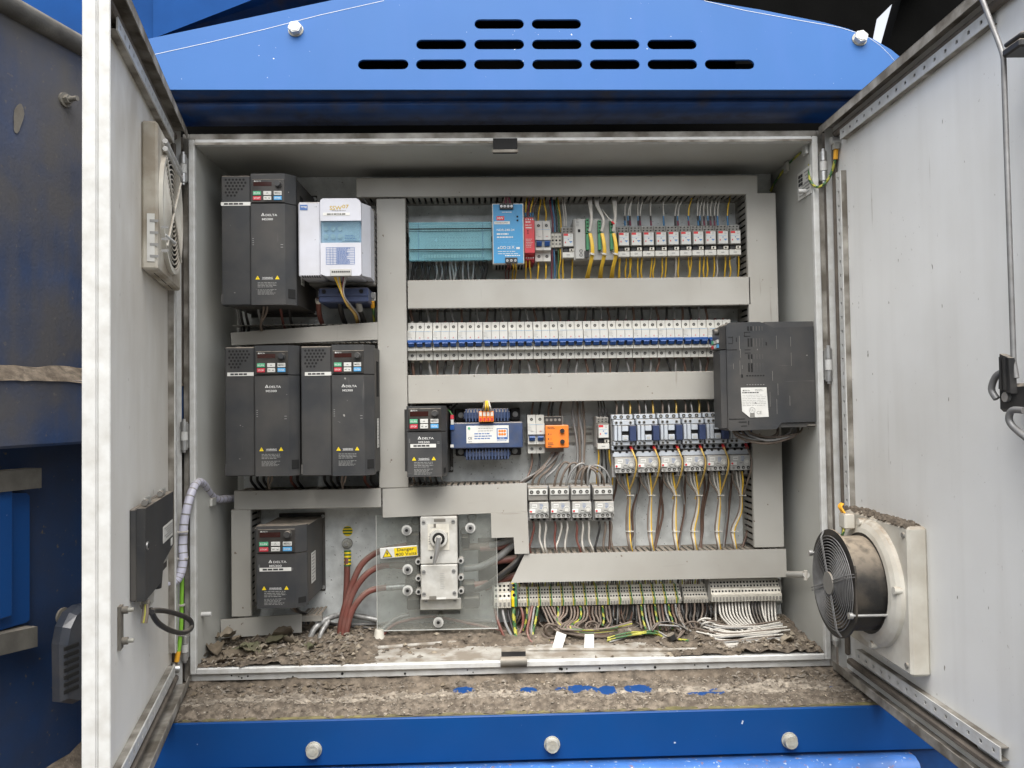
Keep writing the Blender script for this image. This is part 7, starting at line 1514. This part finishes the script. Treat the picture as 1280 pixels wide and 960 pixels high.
st = MB('dirt'); st.M = DMR; s, z = dhit(1, 1205, 915, NS); R = random.Random(8)
# brown wasp-nest like mud patch near the bottom rail
k = 22; P = [(s + .030 * math.cos(2 * PI * i / k) * (1 + .15 * R.uniform(-1, 1)), NS + .0002, z - .004 + .018 * math.sin(2 * PI * i / k) * (1 + .2 * R.uniform(-1, 1))) for i in range(k)]; Q = [(s + (p[0] - s) * .6, NS + .003, z - .004 + (p[2] - z + .004) * .6) for p in P]
st.add(P + Q, [(i, (i + 1) % k, k + (i + 1) % k, k + i) for i in range(k)] + [tuple(range(k, 2 * k))], 'dirt', True); st.build('mud_patch', rdoor, True)

def left_vent():
    sb = dhit(-1, 176.6, 250, NS)[0]; n1 = dcol(-1, 197, 250, sb)[0]; zt = dcol(-1, 196, 151, sb)[1]; zb = dcol(-1, 197, 337, sb)[1]; sa = dhit(-1, 225.5, 280, n1)[0]
    root = thing('door_vent', 'dust coated square ventilator with round grille on the left door', 'ventilator', DML @ Vector(((sa + sb) / 2, NS, (zt + zb) / 2)))
    def D(m): b = MB(m); b.M = DML; return b
    D('fandust').box(sa, sb, NS, n1, zb, zt, 'fandust', b=.003).build('housing', root)
    sc, zc = (sa + sb) / 2, (zt + zb) / 2; r0 = min(sb - sa, zt - zb) / 2 * .90
    b = D('void').cyl((sc, n1 + .0002, zc), (sc, n1 + .0008, zc), r0, 'void', 40); annulus(b, sc, zc, r0 - .004, r0 + .003, n1, n1 + .006, 'fancream'); b.build('grille_frame', root)
    b = D('fancream')
    for k in range(11): b.tube(ringpts(sc, n1 + .0045, zc, .012 + (r0 - .014) * (k + .5) / 11, 36), .0014, 'fancream', 5, closed=True)
    for a in (PI / 4, 3 * PI / 4): b.tube([(sc + q * r0 * math.cos(a), n1 + .0065, zc + q * r0 * math.sin(a)) for q in (-1, 1)], .0020, 'fancream', 6)
    b.build('grille_ring', root)
    b = D('rim').tube([(sa + .02, n1 + .004, zt - .020), (sb - .03, n1 + .006, zt - .020)], .004, 'rim', 8); b.tube([(sa + .02, n1 + .004, zt - .032), (sb - .03, n1 + .006, zt - .032)], .004, 'rim', 8); b.tube([(sc + r0 * .8, n1 + .004, zc - r0 * .55), (sc + r0 * .2, n1 + .010, zc - r0 * .55)], .003, 'rim', 6); b.build('wire_clip', root, True)
    b = D('paper'); s = sb + .0006
    b.box(s, s + .0006, NS + .008, n1 - .004, zb + .012, zb + .085, 'paper')
    for k in range(7): b.box(s + .0007, s + .0010, NS + .012 + (k % 2) * .016, NS + .024 + (k % 2) * .014, zb + .018 + k * .009, zb + .022 + k * .009, 'inkgrey')
    b.build('rating_label', root)
    b = D('void')
    for k in range(3): b.box(sa + .02 + k * (sb - sa - .03) / 3, sa + .02 + (k + .7) * (sb - sa - .03) / 3, NS + .012, n1 - .010, zb - .0006, zb + .003)
    b.build('lower_slot', root)
    e = D('dirt'); annulus  # dust halo is left to the film on the door paint
left_vent()

def door_box():
    sb = dhit(-1, 162, 700, NS)[0]; n1 = dcol(-1, 181.5, 690, sb)[0]; zt = dcol(-1, 172, 636, sb)[1]; zb = dcol(-1, 164, 753, sb)[1]; sa = dhit(-1, 217, 670, n1)[0]
    root = thing('operator_panel_back', 'dark grey instrument box with metal cable connectors on the left door', 'control box', DML @ Vector(((sa + sb) / 2, NS, (zt + zb) / 2)))
    def D(m): b = MB(m); b.M = DML; return b
    f = lambda a: zt - (zt - zb) * a
    h = D('drive').prism([(sb, f(0)), (sa, f(0)), (sa, f(.70)), (sa + (sb - sa) * .42, f(.80)), (sa + (sb - sa) * .46, f(1)), (sb, f(1))], 'y', NS + (n1 - NS) * .45, n1); h.build('rear_housing', root)
    D('drive2').box(sa - .004, sb + .0008, NS, NS + (n1 - NS) * .449, zb, zt, 'drive2', b=.002).build('front_frame', root)
    s, z = sb - .012, f(.42); D('steel').cyl((sb - .014, n1, z), (sb - .014, n1 + .0015, z), .0062, 'steel', 14).cyl((sb - .014, n1 + .0014, z), (sb - .014, n1 + .002, z), .0038, 'void', 12).build('round_port', root)
    b = D('paper'); b.box(sa + .012, sa + (sb - sa) * .42, n1, n1 + .0006, f(.56), f(.36), 'paper')
    for k in range(5): b.box(sa + .016, sa + (sb - sa) * (.38 - .05 * (k % 3)), n1 + .0007, n1 + .001, f(.40 + k * .03), f(.387 + k * .03), 'inkgrey')
    b.box(sa + .012, sa + .028, n1, n1 + .0006, f(.68), f(.59), 'paper'); b.build('rating_label', root)
    for q, w in ((.80, .05), (.30, .05)):
        s = sa + (sb - sa) * q; b = D('zinc').box(s - .022, s + .022, NS + .012, n1 - .004, zt + .0002, zt + .012, 'zinc', b=.002); b.cyl((s + .020, NS + .016, zt + .006), (s + .032, NS + .016, zt + .006), .0045, 'greyp', 8); b.build('connector', root)
    for q, z_ in ((.78, zb - .020),):
        s = sa + (sb - sa) * q; b = D('zinc').box(s - .026, s + .016, NS + .012, n1 - .002, z_, zb - .0004, 'zinc', b=.002); b.cyl((s + .018, NS + .015, z_ + .010), (s + .034, NS + .015, z_ + .010), .006, 'oldsteel', 8); b.build('connector', root)
    s = sa + (sb - sa) * .40; D('black').cyl((s, n1 - .012, f(.80)), (s, n1 - .012, f(1.10)), .012, 'black', 12, r2=.009).build('cable_boot', root)
    s = sa + (sb - sa) * .18; b = D('zinc').box(s - .016, s + .016, n1 - .024, n1 - .004, f(.86), f(.715), 'zinc', b=.002); b.build('connector', root)
    return sa, sb, n1, zb
dsa, dsb, dn1, dzb = door_box()
wire([(188, 762, -.30), (197, 778, -.27), (213, 788, -.22), (229, 791, -.17), (239, 785, -.14), (238, 776, -.14), (226, 769, -.17), (208, 764, -.22), (194, 763, -.27), (189, 765, -.31)], .0042, 'w_black', 'stiff black cable looped below the instrument box on the left door', 'cables at the door box', 'cable', name='cable', k=6, n=8)
for k in range(3): wire([(180 + k * 2, 756, -.34), (180 + k * 2, 766, -.345), (178 + k * 2, 779, -.35)], .0026, ('w_tan', 'w_gy', 'w_tan')[k], f'short cut wire stub under the instrument box, {ORD[k]} of three', 'cables at the door box')
b = MB('zinc'); b.M = DML; s, z = dhit(-1, 148, 783, NS)
b.box(s - .010, s + .006, NS, NS + .004, z - .030, z + .026, 'oldsteel')
for q in (-.020, .020): b.cyl((s - .002, NS + .004, z + q), (s - .002, NS + .011, z + q), .0050, 'oldsteel', 8); b.cyl((s - .002, NS + .011, z + q), (s - .002, NS + .018, z + q), .0030, 'bolt', 8)
b.build('lock_bracket', ldoor)

# ---------------------------------------------------------------- leaves and litter
R = random.Random(77)
def leaf(u, v, Y, L, Wd, yaw, m, curl, label):
    p = at(u, v, Y); n = 9; b = MB(m); b.M = Matrix.Translation(p) @ Matrix.Rotation(yaw, 4, 'Z') @ Matrix.Rotation(R.uniform(-.35, .35), 4, 'X') @ Matrix.Rotation(R.uniform(-.3, .3), 4, 'Y')
    vs = []; wob = [R.uniform(-.004, .004) for _ in range(n)]
    for i in range(n):
        t = i / (n - 1); w = Wd * math.sin(PI * min(1, t * .94 + .05)) ** .75 * (1 + .16 * math.sin(9 * t + u))
        for j in range(5):
            q = (j - 2) / 2; vs.append(((t - .5) * L, q * w / 2, curl * (q * q) * w + .30 * curl * L * (t - .5) ** 2 * 2 + wob[i] * q + .002 * math.sin(5 * t + j)))
    N = len(vs); vs2 = [(x, y, z - .0008) for x, y, z in vs]
    f = [(i * 5 + j, i * 5 + j + 1, i * 5 + j + 6, i * 5 + j + 5) for i in range(n - 1) for j in range(4)]
    b.add(vs + vs2, f + [tuple(N + k for k in q[::-1]) for q in f], m, True)
    return solo(b, 'dead_leaf', label, 'leaf', 'dead leaves in the cabinet')
leaf(288, 826, .04, .085, .040, .5, 'leaf', .35, 'largest curled brown leaf at the front left of the cabinet floor')
leaf(299, 808, .075, .075, .042, .1, 'leafg', -.3, 'greenish brown leaf behind the largest curled leaf')
leaf(268, 812, .06, .055, .030, 2.2, 'leaf', .4, 'brown leaf leaning against the left wall of the cabinet floor')
leaf(313, 812, .06, .05, .030, -.4, 'leafg', .25, 'green tinged leaf just right of the largest curled leaf')
leaf(342, 801, .09, .055, .026, .2, 'leafg', .2, 'narrow green tinged leaf in front of the askew trunking')
leaf(330, 810, .07, .035, .022, 1.0, 'leafp', .2, 'pale dry leaf scrap in the middle of the leaf litter')
leaf(284, 795, .10, .045, .024, 1.4, 'leafp', .45, 'upright pale curled leaf at the left end of the askew trunking')
leaf(354, 793, .11, .045, .026, .7, 'leaf', .5, 'curled brown leaf at the right end of the askew trunking')
leaf(363, 802, .09, .035, .025, -.3, 'leafp', .4, 'crumpled grey leaf beside the braided hose')
leaf(984, 800, .06, .035, .02, .4, 'leafp', .3, 'pale dry leaf in the right corner of the floor')
leaf(972, 806, .05, .04, .022, -.5, 'leaf', .3, 'brown dry leaf in the right corner of the floor')
leaf(1000, 808, .04, .03, .018, 1.1, 'leafp', .3, 'small pale leaf scrap nearest the right jamb')
leaf(964, 806, .055, .03, .014, .3, 'w_purple', .2, 'dark red scrap among the litter in the right corner')
leaf(404, 822, .04, .026, .010, .4, 'leafp', .2, 'small tan leaf scrap at the front of the floor')
leaf(440, 817, .05, .026, .014, -.2, 'leafp', .3, 'pale yellowish scrap right of the tan leaf scrap')
def litter(name, lab, n, xf, yf, zf, s0, s1, ms):
    b = MB(ms[0])
    for i in range(n):
        x = xf(); y = yf(); q = s0 * (s1 / s0) ** (R.random() ** 1.6); z = zf(x, y) + q * .35; m = R.choice(ms); a = R.uniform(0, 6.3)
        d1 = Vector((math.cos(a), math.sin(a), R.uniform(-.5, .5))) * q; d2 = Vector((-math.sin(a), math.cos(a), R.uniform(-.5, .5))) * q * R.uniform(.3, .9); up = Vector((0, 0, q * R.uniform(.3, .8))); c = Vector((x, y, z))
        b.add([c + d1, c + d2, c - d1, c - d2, c + up], [(0, 1, 4), (1, 2, 4), (2, 3, 4), (3, 0, 4), (3, 2, 1, 0)], m)
    o = b.build(name, None, True); o['label'] = lab
def xl():
    t = R.random()
    return R.uniform(-.585, -.30) if t < .50 else R.uniform(.36, .585) if t < .74 else R.uniform(-.585, .585)
ms = ['dirt', 'dirt', 'leaf', 'stone', 'leafp', 'dirtpale', 'leaf']
for k in range(26):
    u = R.uniform(250, 400) if k < 18 else R.uniform(950, 1012); v = R.uniform(795, 832) if k < 18 else R.uniform(796, 816); t = (v - 795) / 40
    leaf(u, v, .11 - .09 * t, R.uniform(.018, .042), R.uniform(.010, .022), R.uniform(0, 6.2), R.choice(('leaf', 'leaf', 'leafp', 'leafg')), R.uniform(.2, .55), f'small crumpled leaf scrap in the {"left" if k < 18 else "right"} corner litter')
litter('floor_litter', 'leaf crumbs and grit scattered over the cabinet floor', 4200, xl, lambda: R.uniform(.004, .2), floor_h, .0009, .0085, ms)
litter('ledge_grit', 'small stones and grit on the dirt ledge below the cabinet', 6500, lambda: R.uniform(-.8, .78), lambda: R.uniform(-.137, -.003), ledge_h, .0007, .0042, ['dirtpale', 'dirtpale', 'stone', 'leafp', 'dirt', 'dirt'])
litter('ledge_crumbs', 'clods of dirt fallen against the underside of the cabinet', 300, lambda: R.choice((R.uniform(-.6, .1), R.uniform(-.6, -.3), R.uniform(.4, .6))), lambda: R.uniform(-.03, -.002), ledge_h, .002, .009, ['dirt', 'stone', 'leaf'])
